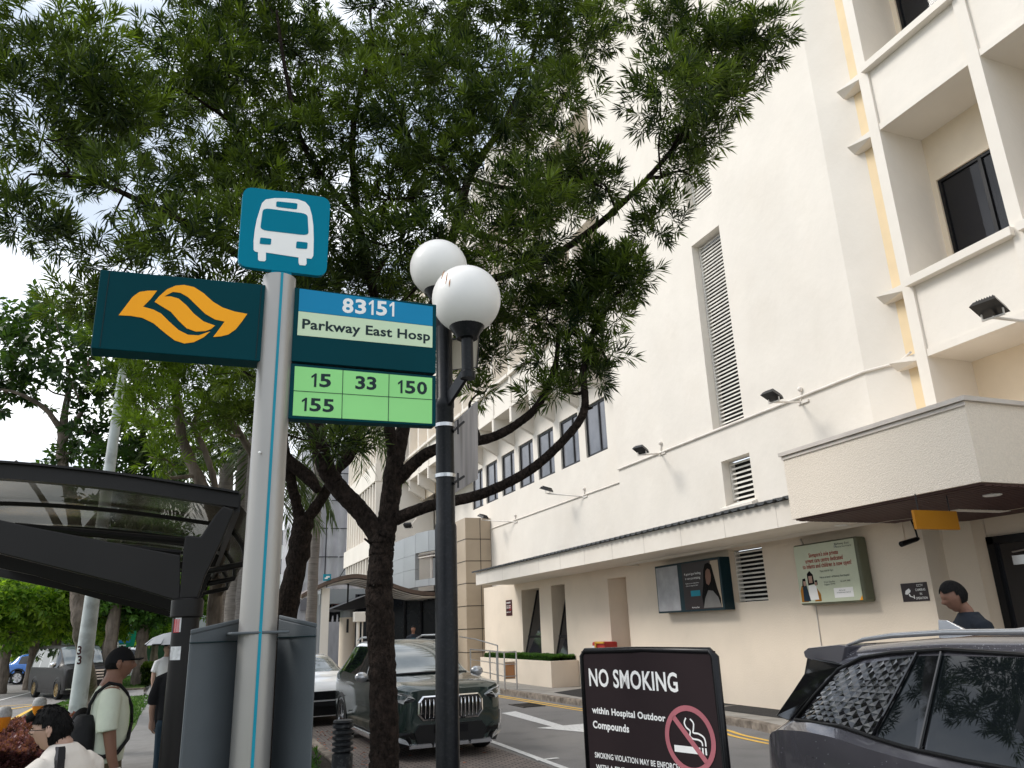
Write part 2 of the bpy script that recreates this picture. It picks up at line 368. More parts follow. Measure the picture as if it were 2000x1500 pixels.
# footpath and verges, raised behind kerbs
sheet('footpath', [(-.95,-40),(1.0,-40),(1.0,14),(1.1,30),(.6,48),(-1.6,48),(-1.25,30),(-.95,20)], .125, 'footpath_concrete', thick=.16)
sheet('verge', [(1.01,-40),(2.0,-40),(2.0,23),(1.2,29.9),(1.01,14)], .10, 'soil', thick=.13)
sheet('grass_verge', [(-3.7,-40),(-.96,-40),(-.96,20),(-1.26,29.9),(-2.6,30.6),(-3.7,24)], .12, 'grass', thick=.15)
sheet('junction_path', [(-3.3,31.3),(-1.3,30.2),(-1.5,34),(-3.6,34)], .122, 'footpath_concrete', thick=.1)
sheet('far_verge', [(-4.2,36.5),(-1.55,35),(-1.7,50),(-4.8,52)], .12, 'grass', thick=.15)
sheet('median', [(-11,64),(-7.6,64),(-11,130),(-17,130)], .12, 'grass', thick=.15)
mb = MB()
def kerbrun(mb, pts, w, h, z0=-.03):
    for a, b in zip(pts[:-1], pts[1:]):
        a = Vector((*a, 0)); b = Vector((*b, 0)); d = (b-a); L = d.length; d.normalize(); n = Vector((-d.y, d.x, 0))*w/2
        k = max(1, int(L/.9))
        for i in range(k):
            p = a+d*(L*i/k+.006); q = a+d*(L*(i+1)/k-.006)
            mb.hexa([p-n+Vector((0,0,z0)), q-n+Vector((0,0,z0)), q+n+Vector((0,0,z0)), p+n+Vector((0,0,z0))], [p-n+Vector((0,0,h)), q-n+Vector((0,0,h)), q+n+Vector((0,0,h)), p+n+Vector((0,0,h))])
kerbrun(mb, [(9.02,-20),(9.02,10.4),(9.42,12.2),(9.42,14.5),(8.95,17),(8.75,22),(8.6,24),(8.5,34)], .16, .135)
kerbrun(mb, [(2.08,-30),(2.08,23),(1.3,30)], .14, .13)
kerbrun(mb, [(-3.78,-30),(-3.78,24),(-2.7,31)], .16, .14)
kerbrun(mb, [(-4.9,52.2),(-4.3,36.4),(-1.5,34.9)], .16, .14)
kerbrun(mb, [(-7.5,64),(-10.9,130)], .16, .14); kerbrun(mb, [(-11.1,64),(-7.5,63.9)], .16, .14)
mb.build('kerb', 'kerb_stone', kind='structure', bevel=.015)
# hospital pavement in two levels of finish
sheet('pavement', [(9.1,-20),(14,-20),(14,50),(8.58,50),(8.58,34),(8.68,24),(8.83,22),(9.03,17),(9.5,14.5),(9.5,12.2),(9.1,10.4)], .125, 'paving', thick=.14)
sheet('tarmac_apron', [(9.6,14.9),(10.88,14.6),(10.88,21.4),(9.3,20.5),(9.15,17.2)], .131, 'asphalt_dark')
sheet('tarmac_apron', [(10.0,9.3),(10.88,9.3),(10.88,14.58),(10.0,14.3)], .131, 'asphalt_dark')
# painted markings
def stripe(mb, pts, w, z=.005):
    P = [Vector((x, y, z)) for x, y in pts]; l = []; r = []
    for i, p in enumerate(P):
        t = (P[min(i+1, len(P)-1)]-P[max(i-1, 0)]).normalized(); n = Vector((-t.y, t.x, 0))*w/2; l.append(p+n); r.append(p-n)
    for i in range(len(P)-1): mb.quad(l[i], r[i], r[i+1], l[i+1])
yp = catmull([(8.62,-12,0),(8.62,8,0),(8.66,11.2,0),(8.92,12.6,0),(8.80,14.8,0),(8.55,17.2,0),(8.42,21.6,0),(8.25,26,0),(8.15,34,0)], 6)
mb = MB(); stripe(mb, [(p.x, p.y) for p in yp], .085); stripe(mb, [(p.x-.19, p.y) for p in yp], .085)
mb.build('yellow_line', 'line_yellow', kind='structure')
mb = MB(); stripe(mb, [(4.78,-10),(4.80,8),(4.93,13.2),(4.98,24)], .11, .008); mb.build('bay_line', 'line_white', kind='structure')
mb = MB()
for y in (-.2, 5.9, 11.3, 17.3): stripe(mb, [(4.8, y),(5.15, y)], .1, .0095)
mb.build('bay_tick', 'line_white', kind='structure')
mb = MB(); mb.quad((7.13,17.9,.005),(6.72,17.75,.005),(6.62,14.75,.005),(6.86,14.7,.005)); mb.quad((6.3,14.75,.006),(6.93,13.2,.006),(7.45,14.75,.006)); mb.build('road_arrow', 'line_white', kind='structure')
mb = MB(); stripe(mb, [(-8.2,24),(-9.5,40),(-12.5,62),(-20,110)], .14); stripe(mb, [(-4.1,-30),(-4.1,23)], .12); stripe(mb, [(-6.5,30),(-5.2,52)], .12)
mb.build('lane_line', 'line_white', kind='structure')
mb = MB()
for k in range(5): stripe(mb, [(-4.3-k*1.5, 25.5),(-6.8-k*1.5, 31)], .14, .004); stripe(mb, [(-6.8-k*1.5, 25.5),(-4.3-k*1.5, 31)], .14, .0065)
stripe(mb, [(-4.2,25.4),(-12,25.4),(-12,31.1),(-4.4,31.1),(-4.2,25.4)], .14, .009)
mb.build('box_junction_lines', 'line_yellow', kind='structure')
# drain grating in the driveway
mb = MB()
for k in range(9): mb.box((7.62, 18.55+k*.11, .001), (8.12, 18.60+k*.11, .016))
mb.box((7.58,18.5,.001),(7.62,19.5,.018)); mb.box((8.12,18.5,.001),(8.16,19.5,.018))
tag(mb.build('drain_grating', 'dark_metal'), 'dark slotted drain grating set in the driveway beside the double yellow lines', 'drain grating')
mb = MB(); rg = random.Random(5)
for k in range(170):
    x = rg.uniform(2.16, 2.75) if k % 3 else rg.uniform(2.2, 4.6); y = rg.uniform(9.5, 17); a = rg.uniform(0, 6.3); s = rg.uniform(.02, .045); z = .012+rg.random()*.01
    mb.quad((x+s*math.cos(a), y+s*math.sin(a), z), (x-s*.5*math.sin(a), y+s*.5*math.cos(a), z+.012), (x-s*math.cos(a), y-s*math.sin(a), z), (x+s*.5*math.sin(a), y-s*.5*math.cos(a), z+.006))
mb.build('fallen_leaves', 'roof_red', kind='stuff')
# ================================================================== HOSPITAL
XU, XL, XW = 10.5, 10.9, 11.5
H = thing('hospital_building', 'cream white multi-storey hospital with grid facade, slit louvres and beige ground floor along the driveway', 'building', (12, 16, 0))
def wallX(mb, X, y0, y1, z0, z1, holes=(), depth=.3, gap=None):
    """wall facing -X with rectangular openings (hy0,hy1,hz0,hz1) and reveals running back by depth"""
    ys = sorted({y0, y1, *[v for h in holes for v in h[:2]]}); zs = sorted({z0, z1, *[v for h in holes for v in h[2:4]]})
    for a, b in zip(ys[:-1], ys[1:]):
        for c, d in zip(zs[:-1], zs[1:]):
            if any(h[0] <= a and b <= h[1] and h[2] <= c and d <= h[3] for h in holes): continue
            mb.quad((X, a, c), (X, a, d), (X, b, d), (X, b, c))
    for h in holes:
        a, b, c, d = h[:4]; D = X+(h[4] if len(h) > 4 else depth)
        mb.quad((X,a,c),(D,a,c),(D,a,d),(X,a,d)); mb.quad((X,b,c),(X,b,d),(D,b,d),(D,b,c)); mb.quad((X,a,c),(X,b,c),(D,b,c),(D,a,c)); mb.quad((X,a,d),(D,a,d),(D,b,d),(X,b,d))
# upper wall with the slit openings, splayed return
mb = MB()
wallX(mb, XU, 9.45, 18.15, 3.3, 21, [(12.74,13.83,5.92,10.50),(12.84,13.83,11.35,17.6),(12.72,13.68,4.18,5.16)], .3)
mb.quad((XU,9.45,3.3),(10.78,8.80,3.3),(10.78,8.80,21),(XU,9.45,21)); mb.quad((XU,18.15,3.3),(XU,18.15,21),(XW+1.2,18.15,21),(XW+1.2,18.15,3.3))
mb.quad((XU,9.45,21),(13,9.45,21),(13,18.15,21),(XU,18.15,21))
mb.build('upper_wall', 'wall_white', H)
mb = MB(); mb.box((10.78,8.30,4.2),(11.2,8.801,21)); mb.build('recess_wall', 'wall_yellow', H)
# louvres
def louvre(y0, y1, z0, z1, X, n, frame=.03):
    mb = MB(); p = (z1-z0)/n
    for i in range(n):
        z = z0+p*(i+.5); mb.hexa([(X-.045,y0,z-p*.30),(X-.045,y1,z-p*.30),(X+.02,y1,z-.02*p),(X+.02,y0,z-.02*p)], [(X-.045,y0,z+p*.08),(X-.045,y1,z+p*.08),(X+.02,y1,z+.16*p),(X+.02,y0,z+.16*p)])
    mb.box((X-.06,y0-.0,z0),(X+.07,y0+frame,z1)); mb.box((X-.06,y1-frame,z0),(X+.07,y1,z1))
    o = mb.build('louvre', 'louvre_white', H)
    b = MB(); b.box((X+.08,y0,z0),(X+.1,y1,z1)); b.build('backing', 'louvre_dark', o); return o
louvre(12.75,13.82,5.93,10.49,10.76,52); louvre(12.85,13.82,11.36,17.59,10.76,70); louvre(12.73,13.67,4.30,5.15,10.76,8)
mb = MB(); mb.hexa([(10.36,12.66,4.08),(10.36,13.76,4.08),(10.8,13.76,4.08),(10.8,12.66,4.08)], [(10.36,12.66,4.13),(10.36,13.76,4.13),(10.8,13.76,4.29),(10.8,12.66,4.29)]); mb.build('vent_sill', 'wall_white', H)
# upper wing wall set back behind the driveway end, strip windows
WY = [20.45, 22.36, 24.34, 26.2, 28.1, 30.05, 31.9]
holes = [(y-.02, y+1.42, 7.02, 8.72, .1) for y in WY]
mb = MB(); wallX(mb, XW, 18.15, 33.3, 3.3, 21, holes, .1); mb.quad((XW,33.3,3.3),(XW,33.3,21),(XW+5,33.3,21),(XW+5,33.3,3.3))
wallX(mb, 12.4, 33.3, 55, 0, 21)
mb.build('set_back_wall', 'wall_white', H)
def window(X, y0, y1, z0, z1, splits, parent=H, fr=.06, glass='glass_dark', transom=None):
    mb = MB(); mb.box((X-.03,y0,z0),(X+.03,y0+fr,z1)); mb.box((X-.03,y1-fr,z0),(X+.03,y1,z1)); mb.box((X-.028,y0,z0),(X+.028,y1,z0+fr)); mb.box((X-.028,y0,z1-fr),(X+.028,y1,z1))
    for s in splits: ym = y0+(y1-y0)*s; mb.box((X-.032,ym-fr*.6,z0),(X+.032,ym+fr*.6,z1))
    if transom: zm = z0+(z1-z0)*transom; mb.box((X-.026,y0,zm-fr*.5),(X+.026,y1,zm+fr*.5))
    o = mb.build('window', 'frame_black', parent)
    g = MB(); g.box((X+.004,y0+.01,z0+.01),(X+.018,y1-.01,z1-.01)); g.build('pane', glass, o); return o
for y in WY:
    window(XW+.08, y, y+1.4, 7.04, 8.70, [.36], glass='glass_grey')
    mb = MB(); mb.box((XW+.12, y+.02, 7.6), (XW+.14, y+.45, 8.68)); mb.build('curtain', 'curtain', H)
# frame grid: used twice (over the entrance side and over the far wing)
def grid(X, ycols, zf, n, colw=.2, deep=1.0, low=None):
    """projecting concrete grid: columns at ycols, beams / panels / sills repeated every 4.22 m from zf"""
    mb = MB(); y0, y1 = min(ycols), max(ycols)+colw; zt = zf+4.22*n+.2
    for y in ycols: mb.box((X, y, (low if low is not None else zf)), (X+deep+.12, y+colw, zt))
    for k in range(n):
        z = zf+4.22*k
        for a, b in zip(sorted(ycols)[:-1], sorted(ycols)[1:]):
            mb.box((X+.015, a+colw, z-.02), (X+deep+.1, b, z+.10))           # beam
            mb.box((X+.045, a+colw, z+.10), (X+.2, b, z+1.20))              # panel
            mb.box((X-.10, a+colw-.05, z+1.20), (X+deep+.1, b+.05, z+1.33))    # sill
    return mb.build('facade_grid', 'wall_white', H)
YC = [0.62, 2.53, 4.44, 6.35, 8.26]
YC = [8.2-1.94*k for k in range(6)]
grid(XU, YC, 5.75, 4, deep=1.0, low=3.3)
for k in range(4):
    z = 5.75+4.22*k
    for q in (z-.02, z+1.2): mb = MB(); mb.hexa([(XU+.01,8.40,q),(XU+.16,8.93,q),(XU+.3,8.93,q),(XU+.35,8.40,q)], [(XU+.01,8.40,q+.12),(XU+.01,8.93,q+.12),(XU+.3,8.93,q+.12),(XU+.35,8.40,q+.12)]); mb.build('ledge', 'wall_white', H)
# window wall behind the near grid
holes = []
for k in range(4):
    z = 7.05+4.22*k
    for y in YC: holes.append((y-.1-1.2+.0, y-.1, z+.10, z+2.02, .12))
mb = MB(); wallX(mb, XU+1.0, -1.6, 8.42, 3.3, 21, holes, .12); mb.build('window_wall', 'wall_inner', H)
g = random.Random(3)
for h in holes:
    o = window(XU+1.06, h[0]+.01, h[1]-.01, h[2]+.01, h[3]-.01, [.33], fr=.05, glass='window_glass')
    mb = MB(); mb.box((XU+1.5, h[0]-.3, h[2]-.3), (XU+1.52, h[1]+.3, h[3]+.3)); mb.build('backing', 'louvre_dark', o)
    a = h[0]+(h[1]-h[0])*g.choice([0, .3, .5]); c = min(h[1]-.02, a+g.uniform(.25,.6)); mb = MB(); n = 16
    mb.add([(XU+1.16+.02*(i % 2), a+(c-a)*i/n, z) for i in range(n+1) for z in (h[2]+.03, h[3]-.03)], [(2*i, 2*i+2, 2*i+3, 2*i+1) for i in range(n)]); mb.build('curtain', 'curtain', o)
# far grid above the strip windows
YF = [18.35+1.92*k for k in range(14)]
grid(10.6, YF, 9.90, 3, deep=.95)
mb = MB(); mb.quad((11.56,18.15,8.9),(11.56,45,8.9),(11.56,45,21),(11.56,18.15,21)); mb.build('window_wall', 'wall_inner', H)
for y in YF:   # fins dropping from the grid to the wall above the strip windows
    mb = MB(); mb.slab([(10.6,y,9.3),(10.6,y,9.879),(11.499,y,9.879),(11.499,y,8.85)], (0,.2,0)); mb.build('fin', 'wall_white', H)
# block with vertical fins at the far end
mb = MB()
for z0, z1 in ((9.93,14.9),(5.9,6.9),(14.9,21)):
    mb.box((8.85,42.2,z0),(12.3,51.6,z1 if z0 != 9.93 else 10.95))
mb.box((9.25,42.5,3.5),(12.3,51.6,21))
for k in range(12):
    y = 42.25+k*.78; mb.box((8.9,y,10.95),(9.3,y+.16,14.9)); mb.box((8.9,y,6.9),(9.3,y+.16,9.93)); mb.box((8.9,y,2.5),(9.3,y+.16,5.9))
for z0, z1 in ((10.95,14.9),): mb.box((8.95,42.3,z0),(9.6,42.55,z1))
mb.build('finned_wing', 'wall_white', H)
mb = MB(); mb.box((8.95,42.3,9.90),(12.2,51.5,9.928)); mb.box((8.95,42.3,5.87),(12.2,51.5,5.898)); mb.build('soffit', 'soffit_wood', H)
# conduit line
mb = MB(); mb.tube([(XU-.03,8.45,5.88),(XU+.2,8.9,5.88),(XU-.03,9.45,5.87),(XU-.03,18.13,5.87)], .022, 6)
mb.tube([(XW-.02,18.3,5.86),(XW-.02,33.2,5.90)], .022, 6); mb.build('conduit', 'conduit', H)
# ground floor
W1, W2, NI, LV = (24.83,26.42,.95,3.12), (22.8,23.85,.95,3.12), (18.9,19.95,.3,3.08), (13.2,14.32,2.2,3.30)
mb = MB()
wallX(mb, XL, 9.26, 30.4, -.1, 3.42, [(*W1,.0),(*W2,.0),(*NI,.0),(*LV,.28)], .3)
for a, b, c, d in (W1, W2):   # slanted reveals: deep at the top, nothing at the sill
    D = .62; mb.quad((XL,b,c),(XL,b,d),(XL+D,b,d),(XL+.08,b,c)); mb.quad((XL,a,c),(XL+.08,a,c),(XL+D,a,d),(XL,a,d)); mb.quad((XL,a,d),(XL+D,a,d),(XL+D,b,d),(XL,b,d)); mb.quad((XL,a,c),(XL,b,c),(XL+.08,b,c),(XL+.08,a,c))
a, b, c, d = NI; mb.quad((XL,b,c),(XL,b,d),(XL+.5,b-.15,d),(XL+.5,b-.15,c)); mb.quad((XL+.5,b-.15,c),(XL+.5,b-.15,d),(XL+.22,a,d),(XL+.22,a,c)); mb.quad((XL,a,c),(XL+.22,a,c),(XL+.22,a,d),(XL,a,d)); mb.quad((XL,a,d),(XL+.22,a,d),(XL+.5,b-.15,d),(XL,b,d))
mb.quad((XL,30.4,-.1),(XL,30.4,3.42),(XL+1.5,30.4,3.42),(XL+1.5,30.4,-.1))
# entrance recess: return wall, back wall
mb.quad((XL,9.26,-.1),(11.75,9.62,-.1),(11.75,9.62,3.42),(XL,9.26,3.42)); mb.quad((11.75,9.62,-.1),(12.1,9.3,-.1),(12.1,9.3,3.42),(11.75,9.62,3.42)); mb.quad((12.1,9.3,-.1),(12.1,9.05,-.1),(12.1,9.05,3.42),(12.1,9.3,3.42))
mb.quad((12.1,9.06,3.0),(12.1,3,3.0),(12.1,3,3.42),(12.1,9.06,3.42))
mb.build('lower_wall', 'wall_beige', H)
for a, b, c, d in (W1, W2):
    g = MB(); D0, D1 = .08, .62
    g.quad((XL+D0,a,c),(XL+D1,a,d),(XL+D1,b,d),(XL+D0,b,c)); o = g.build('window', 'glass_dark', H)
    f = MB()
    for y in (a, b-.06): f.hexa([(XL+D0-.02,y,c),(XL+D0-.02,y+.06,c),(XL+D0+.03,y+.06,c),(XL+D0+.03,y,c)], [(XL+D1-.02,y,d),(XL+D1-.02,y+.06,d),(XL+D1+.03,y+.06,d),(XL+D1+.03,y,d)])
    q = .27; x = XL+D0+(D1-D0)*q; z = c+(d-c)*q; f.box((x-.03,a,z-.03),(x+.03,b,z+.03)); f.build('frame', 'frame_black', o)
louvre(13.21,14.31,2.21,3.29,XL+.2,12)
mb = MB(); mb.box((12.12,3.2,.12),(12.16,9.05,3.0)); d = mb.build('door', 'glass_dark', H)
mb = MB()
for y in (8.93, 7.85, 6.5, 5.2): mb.box((12.05,y,.12),(12.12,y+.12,3.0))
mb.box((12.05,3.2,2.88),(12.12,9.05,3.0)); mb.build('frame', 'frame_black', d)
mb = MB(); mb.box((11.96,8.35,2.52),(12.05,8.6,2.66)); mb.tube([(12.0,8.6,2.72),(11.9,8.2,2.74),(12.0,7.7,2.72)], .015, 6); mb.build('door_closer', 'steel', d)
# lean-to roof with its fascia
mb = MB(); mb.box((9.42,9.8,3.36),(9.5,27.1,3.80)); mb.box((9.5,9.8,3.36),(XL,27.1,3.40)); mb.box((9.5,26.98,3.4),(XL,27.08,3.80))
mb.build('fascia', 'wall_white', H)
for k in range(11): y = 10.9+k*1.5; mb = MB(); mb.box((9.417,y,3.36),(9.421,y+.012,3.80)); mb.build('fascia_joint', 'coping', H)
mb = MB(); n = 620; ys = [9.7+17.6*i/n for i in range(n+1)]; wv = [.018*(1 if (y/.25) % 1 < .35 else -1) for y in ys]
vs = [(9.32, y, 3.835+q) for y, q in zip(ys, wv)]+[(XU if False else 11.5, y, 4.22+q) for y, q in zip(ys, wv)]
vs += [(x, y, z-.02) for x, y, z in vs]; m_ = n+1
mb.add(vs, [(i, i+1, m_+i+1, m_+i) for i in range(n)]+[(i+2*m_, i, i+1, i+1+2*m_)[::-1] for i in range(n)]+[(i+2*m_, i+1+2*m_, 3*m_+i+1, 3*m_+i) for i in range(n)])
mb.build('lean_to_roof', 'roof_metal', H)
# entrance canopy
mb = MB(); mb.box((8.75,6.46,3.34),(8.87,9.79,4.36)); mb.box((8.87,9.67,3.34),(XU,9.79,4.36)); mb.box((8.87,6.46,3.34),(12.5,6.58,4.36)); mb.box((8.8,6.5,4.2),(XU+.9,9.7,4.24))
mb.build('canopy', 'render_rough', H)
mb = MB(); mb.box((8.70,6.41,4.36),(8.90,9.84,4.42)); mb.box((8.9,6.41,4.362),(12.5,6.62,4.42)); mb.box((8.73,6.44,4.30),(8.748,9.81,4.345)); mb.build('coping', 'coping', H)
mb = MB(); mb.box((8.80,6.5,3.315),(12.1,9.75,3.338))
for k in range(22): x = 8.86+k*.15; mb.box((x,6.5,3.305),(x+.12,9.75,3.315))
mb.build('soffit', 'soffit_wood', H)
for (x, y) in ((9.7,7.05),(10.6,8.6),(10.4,10.45)):
    mb = MB(); mb.lathe([(0,0),(.10,0),(.115,.006),(.115,.02)], (x,y,3.29 if y < 10 else 3.345), seg=20); mb.build('downlight', 'white_print', H)
mb = MB(); mb.box((10.88,9.6,3.0),(11.9,9.66,3.36)); mb.build('beam', 'wall_beige', H)
# entrance block at the far end: tiled pier, grey panels, glazing, dark porch
mb = MB()
mb.box((10.35,31.0,.1),(11.48,33.2,6.35)); mb.build('tiled_pier', 'tile_beige', H)
mb = MB()
for z in (.95,1.85,2.75,3.65,4.55,5.45): mb.box((10.343,30.99,z),(11.47,31.0,z+.025)); mb.box((10.34,31.0,z),(10.349,33.2,z+.025))
mb.box((11.0,30.985,.1),(11.015,30.999,6.35)); mb.build('joint', 'frame_black', H)
mb = MB()   # curved grey panel front
P = [(10.34,32.2),(9.95,32.9),(9.55,33.8),(9.25,35),(9.1,36.5),(9.05,38.5),(9.05,42)]
for (a, b) in zip(P[:-1], P[1:]):
    a3, b3 = Vector((*a,0)), Vector((*b,0)); d = (b3-a3); n = Vector((-d.y, d.x, 0)).normalized()*-.2; g = d.normalized()*.012
    for z0, z1 in ((5.25,6.15),(3.75,4.05)) if a[1] < 34.5 else ((5.2,6.1),(4.55,5.19),(3.75,4.54)): mb.hexa([a3+g+Vector((0,0,z0)), b3-g+Vector((0,0,z0)), b3-g+n+Vector((0,0,z0)), a3+g+n+Vector((0,0,z0))], [a3+g+Vector((0,0,z1)), b3-g+Vector((0,0,z1)), b3-g+n+Vector((0,0,z1)), a3+g+n+Vector((0,0,z1))])
mb.build('panel_front', 'panel_grey', H)
mb = MB(); mb.quad((10.5,32.5,4.05),(9.85,34.4,4.05),(9.85,34.4,5.25),(10.5,32.5,5.25)); mb.build('window', 'glass_dark', H)
mb = MB()
for a, b in zip(P[:3], P[1:4]):
    a3, b3 = Vector((*a,0)), Vector((*b,0)); n = Vector((.12,.05,0))
    for z in (5.02, 5.14): mb.hexa([a3+n+Vector((0,0,z)), b3+n+Vector((0,0,z)), b3+n*3+Vector((0,0,z)), a3+n*3+Vector((0,0,z))], [a3+n+Vector((0,0,z+.06)), b3+n+Vector((0,0,z+.06)), b3+n*3+Vector((0,0,z+.06)), a3+n*3+Vector((0,0,z+.06))])
for x, y in ((10.1,33.0),(9.72,34.0),(10.36,32.4)): mb.box((x,y,4.05),(x+.08,y+.08,5.2))
mb.build('window_trim', 'coping', H)
mb = MB(); mb.quad((10.4,31.9,0),(10.9,37,0),(10.9,37,3.75),(10.4,31.9,3.75)); mb.quad((10.9,37,0),(7.4,39.5,0),(7.4,39.5,3.7),(10.9,37,3.7)); mb.build('glazed_entrance', 'porch_dark', H)
mb = MB()
for k in range(6): t = k/5; x = 10.88-3.45*t; y = 36.93+2.45*t; mb.box((x-.04,y-.05,0),(x+.04,y+.03,3.7))
mb.build('entrance_mullion', 'dark_metal', H)
mb = MB(); mb.box((8.9,42.3,.0),(12.4,51.6,3.6)); mb.build('rear_wall', 'panel_grey', H)
# ================================================================== BUS STOP POLE AND SIGNS
Zv = Vector((0, 0, 1))
P0 = atD(497, 1340, 3.2); P0 = Vector((P0.x, P0.y, 0))
SU = Vector((math.sin(R(85.7)), math.cos(R(85.7)), 0)); SN = Vector((SU.y, -SU.x, 0))   # along the signs / towards the viewer
BS = thing('bus_stop_pole', 'silver bus stop pole with teal stripe carrying a square bus sign and sign boxes', 'bus stop', P0)
ptop = onP(546, 545, P0, SN).z; RP = .071
mb = MB(); mb.tube([P0+Zv*.1, P0+Zv*ptop], [RP, RP*.97], 32); mb.build('pole', 'pole_silver', BS, smooth='auto')
vd = (Vector((0,0,0))-P0); vd.z = 0; vd.normalize(); sd = Vector((vd.y, -vd.x, 0)).normalized()
if sd.dot(SU) < 0: sd = -sd
an = .13
c0 = P0+vd*RP*math.cos(an)*1.0+sd*RP*math.sin(an)
mb = MB(); t = Vector((-vd.y, vd.x, 0)); 
mb.obox(c0+Zv*(.12+ptop)/2, sd*.0055, (vd)*.0035, Zv*(ptop-.12)/2); mb.build('stripe', 'teal_stripe', BS)
def plaque(name, m, pts, parent, n0, n1, bevel=0):   # polygon of photo pixels on the sign plane, from n0 to n1 towards the viewer
    Q = [onP(x, y, P0+SN*n1, SN) for x, y in pts]; mb = MB(); mb.slab([q-SN*(n1-n0) for q in Q], SN*(n1-n0)); return mb.build(name, m, parent, bevel=bevel)
z5 = lambda x, y: (150+x*.375, 340+y*.375)
def rrect(p, k=6, f=.12):  # rounded quad in pixel space from 4 corners
    out = []
    for i in range(4):
        a, b, c = p[i-1], p[i], p[(i+1) % 4]; ra = [b[j]+(a[j]-b[j])*f for j in (0, 1)]; rc = [b[j]+(c[j]-b[j])*f for j in (0, 1)]
        for t in range(k+1): u = t/k; out.append(tuple((1-u)**2*ra[j]+2*u*(1-u)*b[j]+u*u*rc[j] for j in (0, 1)))
    return out
top = [z5(*p) for p in [(868,64),(1322,124),(1300,534),(838,478)]]
bus = plaque('bus_sign', 'sign_teal', rrect(top), BS, -.012, .012)
o = plaque('neck', 'sign_teal', [z5(*p) for p in [(1013,496),(1118,508),(1118,548),(1013,540)]], BS, -.010, .010)
plaque('pictogram', 'white_print', [z5(*p) for p in [(952,190),(965,150),(985,132),(1030,125),(1090,126),(1150,131),(1190,145),(1212,170),(1225,215),(1232,270),(1234,345),(1232,425),(1222,441),(1196,438),(1197,466),(1190,476),(1160,473),(1155,462),(1155,434),(985,408),(985,447),(978,454),(950,452),(944,444),(944,406),(930,404),(921,394),(921,345),(928,285),(938,235)]], bus, .0125, .014)
for q in ([(1040,141),(1150,152),(1147,184),(1038,170)], [(970,176),(1202,206),(1208,320),(955,290)], [(956,330),(1014,336),(1011,368),(952,363)], [(1145,350),(1203,356),(1200,390),(1141,386)]):
    plaque('pictogram_pane', 'sign_teal', rrect([z5(*p) for p in q], 4, .16), bus, .0145, .0155)
# operator logo box on the left
lb = plaque('logo_sign', 'sign_dark_teal', [z5(*p) for p in [(124,496),(995,578),(967,975),(72,905)]], BS, -.07, .03, bevel=.004)
mb = MB()
for x0, y0, x1, y1 in ((172,502,120,900),(963,580,932,960)):
    a, b = [onP(*z5(x, y), P0+SN*.031, SN) for x, y in ((x0,y0),(x1,y1))]; mb.tube([a, b], .0016, 5)
mb.build('seam', 'ink', lb)
L1 = [(405,665),(430,635),(470,600),(515,581),(560,577),(610,588),(660,620),(710,665),(760,695),(820,715),(888,728),(862,765),(828,808),(790,835),(750,845),(710,848),(738,812),(770,768),(720,757),(670,728),(620,680),(580,641),(540,618),(500,613),(455,637),(490,637),(530,648),(570,682),(610,727),(660,767),(720,789),(700,806),(672,817),(620,820),(572,803),(530,763),(490,717),(445,690)]
L2 = [(218,735),(252,690),(290,640),(325,614),(370,607),(418,607),(385,650),(345,690),(400,706),(440,727),(480,767),(530,812),(580,837),(635,840),(680,824),(695,820),(660,850),(610,875),(560,882),(510,866),(460,828),(400,777),(340,748),(280,738)]
for q in (L1, L2): plaque('emblem', 'orange_print', [z5(*p) for p in q], lb, .0305, .0325)
# name box on the right
nb = plaque('name_sign', 'sign_dark_teal', [z5(*p) for p in [(1120,588),(1874,680),(1871,1038),(1104,972)]], BS, -.06, .03, bevel=.004)
plaque('number_band', 'sign_blue', [z5(*p) for p in [(1160,596),(1854,690),(1853,791),(1155,712)]], nb, .0302, .0315)
plaque('name_band', 'sign_cream', [z5(*p) for p in [(1155,714),(1853,793),(1852,904),(1148,838)]], nb, .0302, .0315)
def ptext(s, a, b, h, m, parent, n=.0315, bold=0):
    A = onP(*z5(*a), P0+SN*n, SN); B = onP(*z5(*b), P0+SN*n, SN); T = onP(*z5(*h), P0+SN*n, SN)
    (numerals if s.isdigit() else letters)(s, A, B, Zv*(T.z-A.z), m, parent, SN*.0008, bold)
ptext('83151', (1382,722), (1658,743), (1387,645), 'white_print', nb, bold=.03)
ptext('Parkway East Hosp', (1173,803), (1840,868), (1176,752), 'ink', nb, bold=.025)
gb = plaque('route_sign', 'sign_dark_teal', [z5(*p) for p in [(1108,984),(1872,1052),(1871,1312),(1094,1272)]], BS, -.03, .03, bevel=.004)
plaque('route_panel', 'sign_green', [z5(*p) for p in [(1136,1000),(1851,1062),(1850,1300),(1124,1257)]], gb, .0302, .0315)
mb = MB()
for a, b in (((1387,1014),(1380,1272)),((1627,1040),(1622,1286)),((1130,1128),(1850,1175))):
    A, B = [onP(*z5(*p), P0+SN*.032, SN) for p in (a, b)]; mb.tube([A, B], .0016, 4)
mb.build('grid_line', 'ink', gb)
ptext('15', (1215,1108), (1323,1112), (1215,1037), 'ink', gb, bold=.028)
ptext('33', (1450,1120), (1560,1126), (1450,1050), 'ink', gb, bold=.028)
ptext('150', (1668,1140), (1824,1150), (1668,1072), 'ink', gb, bold=.028)
ptext('155', (1165,1233), (1338,1242), (1165,1163), 'ink', gb, bold=.028)
for z in (1.79, ):
    zz = onP(497, 1236, P0+SN*.0, SN).z
    mb = MB(); mb.obox(P0+Zv*zz, SU*.105, SN*.075, Zv*.005); mb.build('collar', 'box_grey', BS, bevel=.02)
bl = atD(507, 884, 3.13); mb = MB(); mb.ball(bl, .0055, 10, 8); mb.build('screw', 'white_print', BS, smooth=True)
